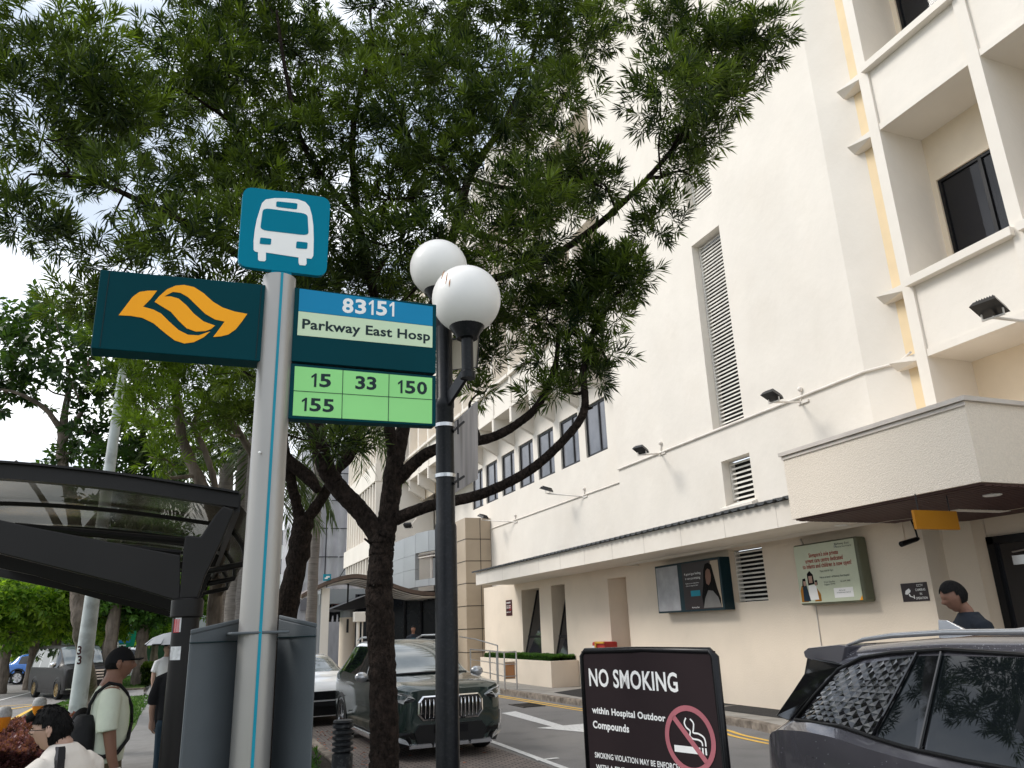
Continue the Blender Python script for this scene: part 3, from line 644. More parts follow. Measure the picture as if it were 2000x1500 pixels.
# information box round the pole: two faces meeting behind it
IB = thing('information_box', 'blue-grey metal notice box with a peaked top fixed round the bus stop pole', 'notice box', P0)
def hz(x, y, D): return atD(x, y, D)
mb = MB()
A = atD(372, 1235, 3.15); Bc = atD(500, 1205, 3.36); Cc = atD(545, 1205, 3.36); Dd = atD(619, 1222, 3.1)
for T1, T2 in ((A, Bc), (Cc, Dd)):
    bt = [Vector((p.x, p.y, .6)) for p in (T1, T2)]; bk = [Vector((p.x*1.09, p.y*1.09, 0)) for p in (T1, T2)]
    mb.hexa([bt[0], bt[1], Vector((bk[1].x,bk[1].y,.6)), Vector((bk[0].x,bk[0].y,.6))], [T1, T2, Vector((bk[1].x,bk[1].y,T2.z)), Vector((bk[0].x,bk[0].y,T1.z))])
mb.build('casing', 'box_grey', IB, bevel=.012)
mb = MB()
for T1, T2 in ((A, Bc), (Cc, Dd)):
    for z0, z1 in ((-.004, .012),):
        d = (T2-T1); mb.hexa([T1*.998+Zv*z0, T2*.998+Zv*z0, Vector((T2.x*1.092,T2.y*1.092,T2.z+z0)), Vector((T1.x*1.092,T1.y*1.092,T1.z+z0))], [T1*.998+Zv*z1, T2*.998+Zv*z1, Vector((T2.x*1.092,T2.y*1.092,T2.z+z1)), Vector((T1.x*1.092,T1.y*1.092,T1.z+z1))])
mb.build('lid', 'box_grey', IB, bevel=.004)
mb = MB(); q = (A+Dd)/2
for T1, T2 in ((A, Bc), (Cc, Dd)):
    d = T2-T1; z = min(T1.z, T2.z)-.035; a = Vector((T1.x, T1.y, z))*1.0; b = Vector((T2.x, T2.y, z)); n = Vector((d.y, -d.x, 0)).normalized()*.002
    mb.tube([a*.999+n, b*.999+n], .0025, 5)
mb.build('seam', 'ink', IB)
# ================================================================== GLOBE LAMP POST
DL = 5.1
LB = atD(873, 1300, DL); LB = Vector((LB.x, LB.y, 0))
LP = thing('lamp_post', 'black lamp post with two white globe lamps beside the bus route signs', 'lamp post', LB)
ztop = atD(866, 640, DL).z
rl = 35/1500*DL/2*1.09
mb = MB(); mb.lathe([(rl*1.9,.1),(rl*1.9,.35),(rl*1.25,.45),(rl*1.12,.9),(rl*1.1,2.5),(rl*.97,2.52),(rl*.95,3.3),(rl*1.02,3.31),(rl*1.02,3.36),(rl*.9,3.37),(rl*.85,ztop)], LB, seg=24); mb.build('pole', 'lamp_black', LP, smooth='auto')
G = atD(911, 585, DL-.28); rg_ = 70/1500*(DL-.28)*1.04
G2 = atD(857, 524, DL+.45); r2 = rg_*.97
for i, (g, r) in enumerate(((G, rg_), (G2, r2))):
    ln = thing('x', 'x', 'x') if False else None
    mb = MB(); mb.ball(g, r, 40, 28); gl = mb.build('globe', 'globe', LP, smooth=True)
    mb = MB(); zb = g-Zv*r*.97; mb.lathe([(r*.02,-.02),(r*.30,-.02),(r*.36,.01),(r*.56,.085),(r*.60,.125),(r*.58,.13),(r*.1,.12)], zb-Zv*.04, seg=28); mb.build('globe_cap', 'lamp_black', LP, smooth='auto')
    foot = zb-Zv*(.33 if i == 0 else .45)
    mb = MB(); mb.tube([zb-Zv*.03, zb-Zv*.05, foot], [.045,.040,.040], 16); mb.lathe([(0,-.01),(.05,-.01),(.052,.03),(.04,.04)], foot, seg=16)
    h = Vector((LB.x, LB.y, foot.z-.11)); d = (foot+Zv*.05-h)
    s_ = d.cross(Zv).normalized(); u = s_.cross(d).normalized(); mb.obox(h+d*.5, d*.5, s_*.012, u*.045); mb.build('lamp_arm', 'lamp_black', LP, smooth='auto')
mb = MB(); sc = G+Vector((-.02,-.02,0))
for a, b, c, d in ((868,528,862,545),(874,533,870,555),(879,545,877,560)):
    p, q = [G+(atD(x, y, DL-.28)-G) for x, y in ((a,b),(c,d))]
    pts = []
    for k in range(5):
        v = ray(a+(c-a)*k/4, b+(d-b)*k/4).normalized(); oc = CAM-G; bq = oc.dot(v); t = -bq-math.sqrt(max(0, bq*bq-(oc.dot(oc)-rg_**2))); pts.append(CAM+v*(t-.001))
    mb.tube(pts, [.001,.0035,.0045,.003,.001], 5)
mb.build('rust_streak', 'rust', LP)
for z in (atD(870, 832, DL).z, atD(870, 930, DL).z): mb = MB(); mb.lathe([(rl*.98,-.012),(rl*1.08,-.012),(rl*1.08,.012),(rl*.98,.012)], LB+Zv*z, seg=20); mb.build('steel_band', 'steel', LP)
# road signs seen from behind on the lamp post
def signback(name, label, tl, tr, br, bl, D0, D1, m, cat='sign'):
    a, b, c, d = atD(*tl, D0), atD(*tr, D1), atD(*br, D1), atD(*bl, D0); n = (b-a).cross(d-a).normalized()*.012
    t = thing(name, label, cat, ((a+c)/2)); mb = MB(); mb.hexa([a, b, c, d], [a+n, b+n, c+n, d+n]); mb.build('plate', m, t)
    return t, a, b, c, d
t, a, b, c, d = signback('road_sign', 'bare metal back of a rectangular road sign strapped to the globe lamp post', (884,830), (933,784), (934,935), (884,966), DL-.03, DL+.32, 'plate_back')
mb = MB()
for f in (.1, .85):
    p = a.lerp(d, f)-Vector((.0,.02,0)); q = p.lerp(b.lerp(c, f), .35); mb.tube([Vector((LB.x+.05, LB.y-.03, p.z)), p, q-Vector((0,.03,0))], .009, 6); mb.tube([p+(q-p)*.4+Zv*.05-Vector((0,.02,0)), p+(q-p)*.4-Zv*.05-Vector((0,.02,0))], .006, 6)
mb.build('bracket', 'dark_metal', t)
t, a, b, c, d = signback('junction_box', 'small weathered cream metal box behind the globe lamp bracket', (882,662), (936,655), (932,716), (880,722), DL+.02, DL+.12, 'cream_metal', 'box')
mb = MB(); mb.tube([a*.998, b*.998, c*.998, d*.998, a*.998], .006, 5); mb.build('rim', 'dark_metal', t)
# ================================================================== NO SMOKING BOARD
A0 = atD(1135, 1270, 5.5); bd = Vector((math.sin(R(-18)), math.cos(R(-18)), 0)); bn = Vector((-bd.y, bd.x, 0))
if bn.dot(CAM-A0) < 0: bn = -bn
def onB(x, y, n=0): return onP(x, y, A0+bn*n, bn)
B0 = onB(1393, 1274)
NS = thing('no_smoking_board', 'dark brown NO SMOKING notice board in a black frame standing beside the grey car', 'sign board', Vector((A0.x, A0.y, 0)))
wv = B0-A0; wv.z = 0; Wd = wv.length; ux = wv.normalized(); zt = (A0.z+B0.z)/2; zb = zt-1.15
def bp(u, z, n=0): return Vector((A0.x, A0.y, 0))+ux*u+Zv*z+bn*n
mb = MB(); mb.hexa([bp(0,zb,-.02), bp(Wd,zb,-.02), bp(Wd,zb,0), bp(0,zb,0)], [bp(0,zt,-.02), bp(Wd,zt,-.02), bp(Wd,zt,0), bp(0,zt,0)]); mb.build('panel', 'board_face', NS)
mb = MB(); r = .021
mb.tube([bp(0,zb,-.01), bp(0,zt-.03,-.01), bp(.03,zt,-.01), bp(Wd*.42,zt+.006,-.01), bp(Wd*.5,zt+.008,-.012), bp(Wd-.03,zt,-.01), bp(Wd,zt-.03,-.01), bp(Wd,zb,-.01), bp(0,zb,-.01)], [r,r,r,r,r*.9,r,r*1.2,r*1.2,r], 10); mb.build('frame', 'board_frame', NS, smooth=True)
mb = MB()
for u in (.08, Wd-.08): mb.tube([bp(u, 0, -.01), bp(u, zb, -.01)], .02, 8); mb.tube([bp(u, .02, -.25), bp(u, .02, .25)], .02, 8)
mb.build('stand', 'board_frame', NS)
def btext(s, a, b, h, m='white_print', bold=.03): 
    A, B, T = onB(*a), onB(*b), onB(*h); letters(s, A, B, Zv*(T.z-A.z), m, NS, bn*.0015, bold)
z4 = lambda x, y: (1120+x*.18, 1250+y*.18)
btext('NO SMOKING', z4(176,492), z4(1140,562), z4(167,303), bold=.022)
btext('within Hospital Outdoor', z4(205,788), z4(1003,884), z4(203,718), bold=.035)
btext('Compounds', z4(215,950), z4(608,1003), z4(213,870), bold=.035)
btext('SMOKING VIOLATION MAY BE ENFORCED', z4(236,1272), z4(1185,1418), z4(233,1212), bold=.02)
btext('WITH A FINE', z4(250,1400), z4(560,1442), z4(248,1345), bold=.02)
# prohibition symbol measured on the board
cc = onB(*z4(1272,1120)); ctop = onB(*z4(1225,708)); cr_ = (ctop-cc).length*.93; cr_ = abs(ctop.z-cc.z)
lx, rx = onB(*z4(1032,1050)), onB(*z4(1518,1170)); cr_x = (rx-lx).length/2; cen = (lx+rx)/2; 
RR = (cr_x+cr_)/2; cen = Vector((cen.x, cen.y, ctop.z-RR))
def ring(mb, c, r0, r1, n0=.0012, seg=56):
    pts = []
    for k in range(seg):
        a = 2*math.pi*k/seg; b = 2*math.pi*(k+1)/seg; f = lambda q, r: c+ux*r*math.cos(q)+Zv*r*math.sin(q)+bn*n0
        mb.quad(f(a, r0), f(a, r1), f(b, r1), f(b, r0))
mb = MB(); ring(mb, cen, RR*.83, RR, .0035)
dg = (ux*math.cos(R(-47))+Zv*math.sin(R(-47))); pn = (ux*math.cos(R(43))+Zv*math.sin(R(43)))
mb.quad(*[cen+dg*a*RR*.86+pn*b*RR*.085+bn*.0035 for a, b in ((-1,-1),(1,-1),(1,1),(-1,1))]); mb.build('prohibition_ring', 'pink_print', NS)
mb = MB(); E_ = lambda x, z: cen+ux*x*RR+Zv*z*RR+bn*.002
mb.quad(E_(-.66,-.42),E_(.38,-.42),E_(.38,-.22),E_(-.66,-.22))
for x in (.44,.56): mb.quad(E_(x,-.42),E_(x+.06,-.42),E_(x+.06,-.22),E_(x,-.22))
def sw(pts, w):
    q = catmull([Vector((x, z, 0)) for x, z in pts], 6)
    for i in range(len(q)-1):
        t0 = (q[min(i+1,len(q)-1)]-q[max(i-1,0)]).normalized(); t1 = (q[min(i+2,len(q)-1)]-q[i]).normalized()
        n0 = Vector((-t0.y,t0.x,0))*w; n1 = Vector((-t1.y,t1.x,0))*w
        mb.quad(*[E_(v.x, v.y) for v in (q[i]-n0, q[i]+n0, q[i+1]+n1, q[i+1]-n1)])
sw([(-.08,.62),(-.16,.48),(-.10,.34),(.04,.24),(.02,.10),(.12,.02),(.34,0),(.46,-.06),(.48,-.17)], .026)
sw([(.08,.60),(.20,.48),(.18,.30),(.16,.20),(.36,.18),(.54,.10),(.60,-.02),(.60,-.17)], .026)
mb.build('cigarette', 'white_print', NS)
# ================================================================== BUS SHELTER
YS = 6.35
BH = thing('bus_shelter', 'dark bronze bus shelter with smoky translucent curved roof over the footpath', 'bus shelter', (-.05, YS, 0))
def sy(x, y, Y=YS): return onY(x, y, Y)
pc = sy(367, 1172); 
def frame_end(dy, first):
    o_ = Vector((0, dy, 0))
    mb = MB(); mb.lathe([(.115,.12),(.115,.2),(.098,.22),(.092,pc.z-.12)], Vector((pc.x, YS+dy, .0)), seg=24)
    mb.lathe([(.10,-.125),(.112,-.115),(.112,.0),(.10,.012)], Vector((pc.x, YS+dy, pc.z-.0)), seg=24); mb.build('pillar', 'shelter_metal', BH, smooth='auto')
    mb = MB(); D = Vector((0,.11,0))
    mb.slab([sy(*p)+o_-D*.6 for p in ((350,1172),(386,1170),(400,1128),(432,1060),(458,998),(436,990),(418,1010),(392,1050),(362,1047),(357,1086))], D*1.2)
    mb.build('arm', 'shelter_metal', BH, bevel=.012)
    mb = MB()
    q = [sy(*p)+o_ for p in ((352,1086),(200,1057),(60,1030),(-120,990),(-500,920),(-500,965),(-120,1048),(0,1082),(120,1112),(240,1142),(344,1174),(352,1168))]
    mb.slab([p-D*.5 for p in q], D*.7); mb.build('cross_beam', 'shelter_metal', BH, bevel=.008)
    return o_
frame_end(0, True); 
for dy in (3.6, 7.2): frame_end(dy, False)
# roof edge profile in the end plane
RE = [sy(*p) for p in ((466,967),(380,953),(240,932),(120,918),(0,908),(-160,902),(-420,905))]
prof = catmull(RE, 5)
def railbar(Y, h0, h1, name, d=.05):
    mb = MB()
    for a, b in zip(prof[:-1], prof[1:]):
        A_ = [Vector((a.x, Y-d, a.z+h0)), Vector((b.x, Y-d, b.z+h0)), Vector((b.x, Y+d, b.z+h0)), Vector((a.x, Y+d, a.z+h0))]
        mb.hexa(A_, [p+Zv*(h1-h0) for p in A_])
    return mb.build(name, 'shelter_metal', BH, smooth=False)
railbar(YS, -.105, .0, 'end_rail', .05); railbar(YS-.02, .0, .016, 'gutter_lip', .07)
for k in range(1, 6): railbar(YS+k*1.6, -.055 if k % 2 else -.12, -.02, 'purlin', .02)
mb = MB(); n = len(prof); m_ = 12
g = [Vector((p.x, YS+8.2*j/m_, p.z-.01)) for j in range(m_+1) for p in prof]
mb.add(g, [(j*n+i, j*n+i+1, (j+1)*n+i+1, (j+1)*n+i) for j in range(m_) for i in range(n-1)]); mb.build('roof_sheet', 'shelter_roof', BH, smooth=True)
# eave beams along the shelter, and the curled eave with its hoops
e = prof[0]
mb = MB(); mb.box((e.x-.03, YS, e.z-.13), (e.x+.02, YS+8.2, e.z+.01)); mb.box((sy(-420,905).x, YS, prof[-1].z-.13), (sy(-420,905).x+.05, YS+8.2, prof[-1].z)); mb.build('eave_rail', 'shelter_metal', BH)
mb = MB(); curl = [Vector((e.x+.01+.16*math.sin(t*1.9), 0, e.z-.05-.34*t)) for t in [k/8 for k in range(9)]]
for j in range(9):
    for i in range(8):
        a, b = curl[i], curl[i+1]; y0 = YS+.1+j*.9; y1 = y0+.9
        mb.quad((a.x,y0,a.z),(b.x,y0,b.z),(b.x,y1,b.z),(a.x,y1,a.z))
mb.build('side_screen', 'shelter_roof', BH, smooth=True)
for k in (1.6, 3.6, 5.6):
    mb = MB(); mb.tube([Vector((p.x, YS+k, p.z)) for p in curl]+[Vector((e.x-.02, YS+k, e.z-.43)), Vector((e.x-.2, YS+k, e.z-.46))], .03, 8); mb.build('hoop', 'shelter_metal', BH, smooth=True)
mb = MB(); mb.tube([sy(110,1046)+Vector((0,.3,0)), sy(352,1072)+Vector((0,.3,0))], .022, 8); mb.tube([sy(0,1010)+Vector((0,.5,0)), sy(360,1043)+Vector((0,.5,0))], .03, 8); mb.build('tie_rod', 'shelter_metal', BH)
# stickers and notice on the pillar
pv = (CAM-Vector((pc.x, YS, EYE))).normalized()
def pillar_patch(name, label, x0, y0, x1, y1, m, cat, par=BH, extra=None):
    mb = MB(); n = 6; vs = []
    for z in (atD(x0, y1, YS).z, atD(x0, y0, YS).z):
        for k in range(n+1):
            px_ = x0+(x1-x0)*k/n; v = ray(px_, 1260); vh = Vector((v.x, v.y, 0)).normalized(); c_ = Vector((pc.x, YS, 0)); b_ = -c_.dot(vh); disc = b_*b_-(c_.dot(c_)-.0955**2); t = -b_-math.sqrt(max(disc, 0)); q = vh*t; vs.append((q.x, q.y, z))
    mb.add(vs, [(k, k+1, n+2+k, n+1+k) for k in range(n)]); return mb.build(name, m, par)
pillar_patch('sticker', '', 338, 1178, 350, 1235, 'paper', '')
pillar_patch('sticker', '', 336, 1210, 347, 1236, 'red_print', '')
t = pillar_patch('paper_notice', '', 334, 1263, 354, 1289, 'paper', '', None); tag(t, 'small torn-strip paper notice taped to the shelter pillar', 'notice')
# ================================================================== THINGS ON THE HOSPITAL WALL
def wtext(s, a, b, hpx, X, m, parent, bold=0, off=.003):
    A, B = onX(*a, X), onX(*b, X); A.z = B.z = (A.z+B.z)/2; letters(s, A, B, Zv*abs(onX(a[0], a[1]-hpx, X).z-onX(a[0], a[1], X).z), m, parent, Vector((-off, 0, 0)), bold)
# dark double light box with a portrait poster
X1 = 10.62
LBX = thing('light_box', 'dark teal double light box, half grey and half dark portrait poster, under the eave', 'light box', (XL, 15.9, 2.0))
ya, ym, yb = 16.95, 15.78, 14.30; z0, z1 = 2.06, 3.18
mb = MB(); mb.box((X1, yb, z0), (XL-.005, ya, z1)); mb.build('case', 'box_teal', LBX, bevel=.01)
mb = MB(); mb.box((X1-.004, ym+.18, z0+.04), (X1-.0005, ya-.04, z1-.05)); mb.build('blank_poster', 'poster_grey', LBX)
mb = MB(); mb.box((X1-.004, yb+.06, z0+.04), (X1-.0005, ym, z1-.04)); ps = mb.build('portrait_poster', 'poster_dark', LBX)
def flat(name, m, pts, parent, X, y1_, y0_, zz0, zz1, lift):   # polygon in unit poster space (0..1 left to right as seen, 0..1 up)
    f = lambda u, v: (X-lift, y1_+(y0_-y1_)*u, zz0+(zz1-zz0)*v)
    mb = MB(); mb.slab([f(*p) for p in pts], (-.0008, 0, 0)); return mb.build(name, m, parent)
pr = lambda n, m, pts, l: flat(n, m, pts, ps, X1-.004, ym, yb+.06, z0+.04, z1-.04, l)
pr('picture_ground', 'tile_beige', [(.72,.02),(1,.02),(1,.98),(.80,.98)], .0005)
pr('picture_hair', 'hair', [(.52,.02),(.50,.25),(.56,.5),(.60,.80),(.66,.93),(.74,.95),(.82,.90),(.86,.7),(.92,.4),(.98,.2),(.98,.02)], .0015)
pr('picture_blouse', 'shirt_grey', [(.52,.02),(.58,.22),(.68,.38),(.80,.36),(.92,.22),(.98,.02)], .0025)
pr('picture_face', 'skin', [(.65,.52),(.64,.66),(.66,.78),(.71,.83),(.77,.80),(.79,.68),(.77,.56),(.71,.48)], .0035)
pr('picture_panel', 'teal_stripe', [(.20,.28),(.46,.28),(.46,.40),(.20,.40)], .001)
def stext(s, u0, u1, v, h, m, par, X, y1_, y0_, zz0, zz1, bold=0):
    A = Vector((X, y1_+(y0_-y1_)*u0, zz0+(zz1-zz0)*v)); B = Vector((X, y1_+(y0_-y1_)*u1, zz0+(zz1-zz0)*v)); letters(s, A, B, Zv*h*(zz1-zz0), m, par, Vector((-.003,0,0)), bold)
for s, u0, u1, v, h in (('A good gut feeling', .06,.52,.74,.05), ('is very promising', .08,.50,.645,.05), ('Speak to our specialists', .08,.45,.55,.025), ('about your digestive health', .08,.42,.50,.025), ('Parkway East', .2,.4,.03,.03)):
    stext(s, u0, u1, v, h, 'white_print', ps, X1-.004, ym, yb+.06, z0+.04, z1-.04)
# sage poster light box
X2 = 10.66; ya, yb, z0, z1 = 12.02, 10.42, 2.06, 3.17
PB = thing('poster_box', 'sage green poster light box about an urgent care centre, beside the square vent louvre', 'light box', (XL, 11.2, 2.0))
mb = MB(); mb.box((X2, yb, z0), (XL-.005, ya, z1)); mb.build('case', 'box_sage', PB, bevel=.04)
mb = MB(); mb.box((X2-.006, yb+.06, z0+.035), (X2-.001, ya-.03, z1-.03)); ps = mb.build('poster', 'poster_sage', PB)
PX = (X2-.006, ya-.03, yb+.06, z0+.035, z1-.03)
for s, u0, u1, v, h, m, bo in (("Singapore's sole private", .25,.74,.78,.075,'poster_red',.02), ('urgent care centre dedicated', .18,.80,.685,.075,'poster_red',.02), ('to infants and children is now open!', .12,.92,.59,.075,'poster_red',.02),
        ('Open daily 8-12pm', .40,.62,.51,.03,'ink',0), ('Visit us at level 1 of Parkway East Hospital', .38,.86,.405,.03,'ink',.01), ('321 Joo Chiat Place', .44,.62,.32,.026,'ink',0), ('Singapore 427990', .44,.62,.28,.026,'ink',0), ('+65 6345 3000', .70,.86,.315,.026,'ink',0),
        ('Parkway East', .70,.93,.93,.035,'ink',0), ('Parkway East Hospital', .72,.96,.885,.025,'ink',0), ('Walk-in only', .66,.76,.17,.02,'ink',0), ('no appointment required', .62,.84,.135,.02,'ink',0)):
    stext(s, u0, u1, v, h, m, ps, *PX, bo)
fl = lambda n, m, pts, l: flat(n, m, pts, ps, *PX, l)
fl('picture_panel', 'white_print', [(.58,.06),(.88,.06),(.88,.22),(.58,.22)], .0006)
fl('picture_corner', 'orange_print', [(.955,.0),(1,.0),(1,.075)], .0006)
fl('picture_cushion', 'amber_sign', [(.02,.02),(.02,.22),(.05,.3),(.10,.3),(.14,.02)], .0008); fl('picture_cushion', 'amber_sign', [(.25,.02),(.26,.24),(.31,.24),(.36,.14),(.36,.02)], .0008)
fl('picture_hair', 'hair', [(.06,.28),(.08,.42),(.13,.43),(.14,.30)], .001); fl('picture_hair', 'hair', [(.17,.30),(.17,.50),(.22,.55),(.27,.48),(.28,.32)], .001); fl('picture_hair', 'hair', [(.28,.30),(.29,.38),(.33,.38),(.33,.30)], .001)
fl('picture_dress', 'jeans', [(.06,.03),(.07,.28),(.14,.30),(.18,.03)], .0014); fl('picture_dress', 'white_print', [(.16,.05),(.17,.30),(.30,.30),(.32,.05)], .0013)
fl('picture_face', 'skin_light', [(.09,.30),(.09,.38),(.135,.38),(.135,.30)], .0018); fl('picture_face', 'skin_light', [(.19,.34),(.19,.46),(.25,.46),(.25,.34)], .0018); fl('picture_face', 'skin_light', [(.285,.29),(.285,.35),(.32,.35),(.32,.29)], .0018)
for u in (.715, .74): fl('emblem', 'house_grey', [(u-.03,.90),(u-.02,.94),(u-.005,.955),(u-.018,.915),(u-.008,.88)], .001)
mb = MB(); mb.tube([(XL-.015, 11.98, 3.2), (XL-.02, 12.02, 3.3)], .02, 6); mb.tube([(XL-.01, 11.88, z0), (XL-.01, 11.9, .15)], .012, 6); mb.build('cable', 'coping', PB)
# CCTV notice
CC = thing('cctv_notice', 'dark CCTV CAMERAS IN OPERATION notice on the beige wall beside the entrance corner', 'notice', (XL, 9.6, 2.1))
ya, yb, z0, z1 = 9.86, 9.35, 2.03, 2.32
mb = MB(); mb.box((XL-.012, yb, z0), (XL-.001, ya, z1)); mb.build('plate', 'poster_dark', CC)
for s, v in (('CCTV',.78), ('CAMERAS',.55), ('IN',.33), ('OPERATION',.10)):
    wd = {'CCTV':.12,'CAMERAS':.19,'IN':.04,'OPERATION':.22}[s]; stext(s, .73-wd, .73+wd, v, .13, 'white_print', CC, XL-.012, ya, yb, z0, z1, .01)
flat('pictogram', 'white_print', [(.12,.42),(.16,.60),(.30,.72),(.36,.60),(.33,.5),(.2,.38)], CC, XL-.012, ya, yb, z0, z1, .0008); flat('pictogram', 'white_print', [(.25,.42),(.30,.42),(.33,.30),(.44,.24),(.44,.34),(.47,.34),(.47,.14),(.44,.14),(.44,.20),(.29,.27)], CC, XL-.012, ya, yb, z0, z1, .0008)
# small notice by the slit windows
SNt = thing('wall_notice', 'small dark red notice on the beige wall left of the slit windows', 'notice', (XL, 27.6, 2.4))
mb = MB(); mb.box((XL-.014, 27.35, 2.28), (XL-.002, 27.95, 2.84)); mb.build('plate', 'brown_red', SNt)
for s, v, h in (('NO SMOKING',.78,.10), ('within Hospital',.6,.07), ('Outdoor Compounds',.48,.07), ('SMOKING VIOLATION',.2,.06)): stext(s, .08, .8, v, h, 'white_print', SNt, XL-.014, 27.95, 27.35, 2.28, 2.84, .03)
mb = MB()
for k in range(20):
    a, b = 2*math.pi*k/20, 2*math.pi*(k+1)/20; c_ = (27.52, 2.56); f = lambda q, r: (XL-.017, c_[0]+r*math.cos(q), c_[1]+r*math.sin(q)); mb.quad(f(a,.07),f(a,.1),f(b,.1),f(b,.07))
mb.build('prohibition_ring', 'red_print', SNt)
# bullet camera under the canopy
BC = thing('security_camera', 'black bullet security camera hanging under the entrance canopy', 'camera', (10.4, 9.55, 3.2))
c1, c2 = onY(1790, 1053, 9.3), onY(1760, 1063, 9.3)
mb = MB(); mb.tube([c1, c2], [.038,.045], 14); d = (c2-c1).normalized(); mb.tube([c1-d*.05, c1], [.025,.038], 14); mb.build('camera_body', 'trim_black', BC, smooth='auto')
mb = MB(); mb.tube([c1-d*.03, c1-d*.02+Vector((0,0,.12)), Vector((c1.x+.02, 9.35, 3.31))], .014, 8); mb.build('bracket', 'trim_black', BC)
# amber sign hanging under the canopy
AS = thing('hanging_sign', 'plain amber panel hanging under the entrance canopy soffit', 'sign', (8.8, 7.2, 3.0))
a, b, c, d = [onY(x, y, 7.2) for x, y in ((1785,999),(1866,988),(1867,1026),(1791,1038))]; za, zb_ = 3.10, 2.86
mb = MB(); mb.hexa([Vector((a.x,7.2,zb_)), Vector((b.x,7.2,zb_)), Vector((b.x,7.24,zb_)), Vector((a.x,7.24,zb_))], [Vector((a.x,7.2,za)), Vector((b.x,7.2,za)), Vector((b.x,7.24,za)), Vector((a.x,7.24,za))]); mb.build('panel', 'amber_sign', AS)
mb = MB(); mb.tube([(a.x+.1,7.22,za),(a.x+.1,7.22,3.31)], .008, 6); mb.tube([(b.x-.1,7.22,za),(b.x-.1,7.22,3.31)], .008, 6); mb.build('rod', 'dark_metal', AS)
# floodlights on arms
def flood(base, tip, size, label):
    base, tip = Vector(base), Vector(tip); t = thing('floodlight', label, 'floodlight', base, 'floodlights on arms along the hospital wall')
    mb = MB(); mb.tube([base, tip], .022, 8); mb.box((base.x-.03, base.y-.22, base.z-.05), (base.x+.02, base.y+.06, base.z+.0)); mb.tube([base, base+Vector((-.02,-.05,.12)), base+Vector((-.02,-.06,.2))], .02, 6); mb.ball(base+Vector((-.03,-.06,.24)), .05, 10, 8); mb.build('arm', 'conduit', t)
    d = (tip-base).normalized(); d = Vector((d.x, d.y, 0)).normalized(); s = Vector((-d.y, d.x, 0)); up = (Zv*.93+d*-.36).normalized(); fwd = s.cross(up).normalized()
    if fwd.dot(d) < 0: fwd = -fwd
    c = tip+Zv*size*.42+d*size*.1
    mb = MB(); w_ = size*.5; h_ = size*.12
    mb.hexa([c-fwd*w_-s*w_-up*h_, c+fwd*w_-s*w_-up*h_, c+fwd*w_+s*w_-up*h_, c-fwd*w_+s*w_-up*h_], [c-fwd*w_*.8-s*w_*.8+up*h_, c+fwd*w_*.8-s*w_*.8+up*h_, c+fwd*w_*.8+s*w_*.8+up*h_, c-fwd*w_*.8+s*w_*.8+up*h_])
    for k in range(-3, 4): mb.obox(c+s*w_*k*.2+up*h_*1.3, fwd*w_*.7, s*.006, up*h_*.5)
    mb.build('lamp_head', 'trim_black', t)
    mb = MB(); mb.tube([tip+s*w_*.8, tip+s*w_*.8+Zv*size*.3], .012, 6); mb.tube([tip-s*w_*.8, tip-s*w_*.8+Zv*size*.3], .012, 6); mb.tube([tip-s*w_*.85, tip+s*w_*.85], .014, 6); mb.build('yoke', 'conduit', t)
    return t
flood((10.5,6.45,5.62), onX(1940,620,9.35), .34, 'black floodlight on a white arm at the right edge above the entrance canopy')
flood((10.5,11.05,5.78), onX(1512,785,9.75), .30, 'floodlight on a wall arm between the tall slit louvre and the canopy')
flood((10.5,16.0,5.86), onX(1254,888,9.75), .30, 'floodlight on a wall arm left of the tall slit louvre')
flood((11.5,22.2,5.83), onX(1070,964,10.7), .36, 'floodlight on a wall arm below the strip windows, second from the tiled pier')
flood((11.5,28.2,5.82), onX(945,1016,10.7), .36, 'floodlight on a wall arm just right of the tiled pier top')
flood((10.6,40.0,7.55), onX(797,1033,9.6), .42, 'floodlight on an arm above the grey entrance panels')
# planter and hedge, handrail, hydrant
PL_ = thing('planter', 'white rendered planter box under the slit windows', 'planter', (10.3, 24, 0))
mb = MB(); mb.box((9.98,22.1,.12),(10.10,28.4,.86)); mb.box((10.10,22.1,.12),(XL-.004,22.22,.86)); mb.box((10.1,28.28,.12),(XL-.004,28.4,.86)); mb.build('planter_wall', 'wall_beige', PL_, bevel=.01)
mb = MB(); mb.box((10.10,22.22,.3),(XL-.004,28.28,.80)); mb.build('planter_soil', 'soil', PL_)
HR = thing('handrail', 'tubular steel handrail at the ramp beside the planter', 'handrail', (8.7, 23, 0))
def hp(x, y, X): return onX(x, y, X)
mb = MB()
for z in (1.17, .83, .5): mb.tube([(9.0,22.4,z),(8.62,22.4,z),(8.9,24.4,z),(9.3,27.5,z)], .022 if z > 1 else .014, 8)
mb.tube([(8.72,23.2,1.35),(9.0,26.0,1.52),(9.4,29,1.6)], .02, 8); mb.tube([(8.72,23.2,1.35),(8.72,23.2,.13)], .02, 8)
mb.build('rail', 'steel', HR)
mb = MB()
for p in ((8.62,22.4),(9.0,22.4),(8.76,23.4),(8.9,24.4),(9.3,27.5)): mb.tube([(*p,.13),(*p,1.18)], .024, 8)
mb.build('post', 'steel', HR)
ON = thing('orange_notice', 'faded orange notice hanging on the steel handrail', 'notice', (8.6, 23.1, .6)); mb = MB(); mb.box((8.64,22.42,.42),(8.96,22.43,.90)); mb.build('panel', 'tile_beige', ON)
mb = MB(); mb.box((8.66,22.412,.45),(8.94,22.418,.86)); mb.build('print', 'rust', ON)
HY = thing('hose_cabinet', 'red fire hose cabinet with a yellow trimmed front by the wall niche', 'cabinet', (10.3, 19.8, 0))
mb = MB(); mb.box((10.35,19.35,.13),(10.75,20.1,1.40)); mb.build('case', 'hydrant_red', HY, bevel=.04)
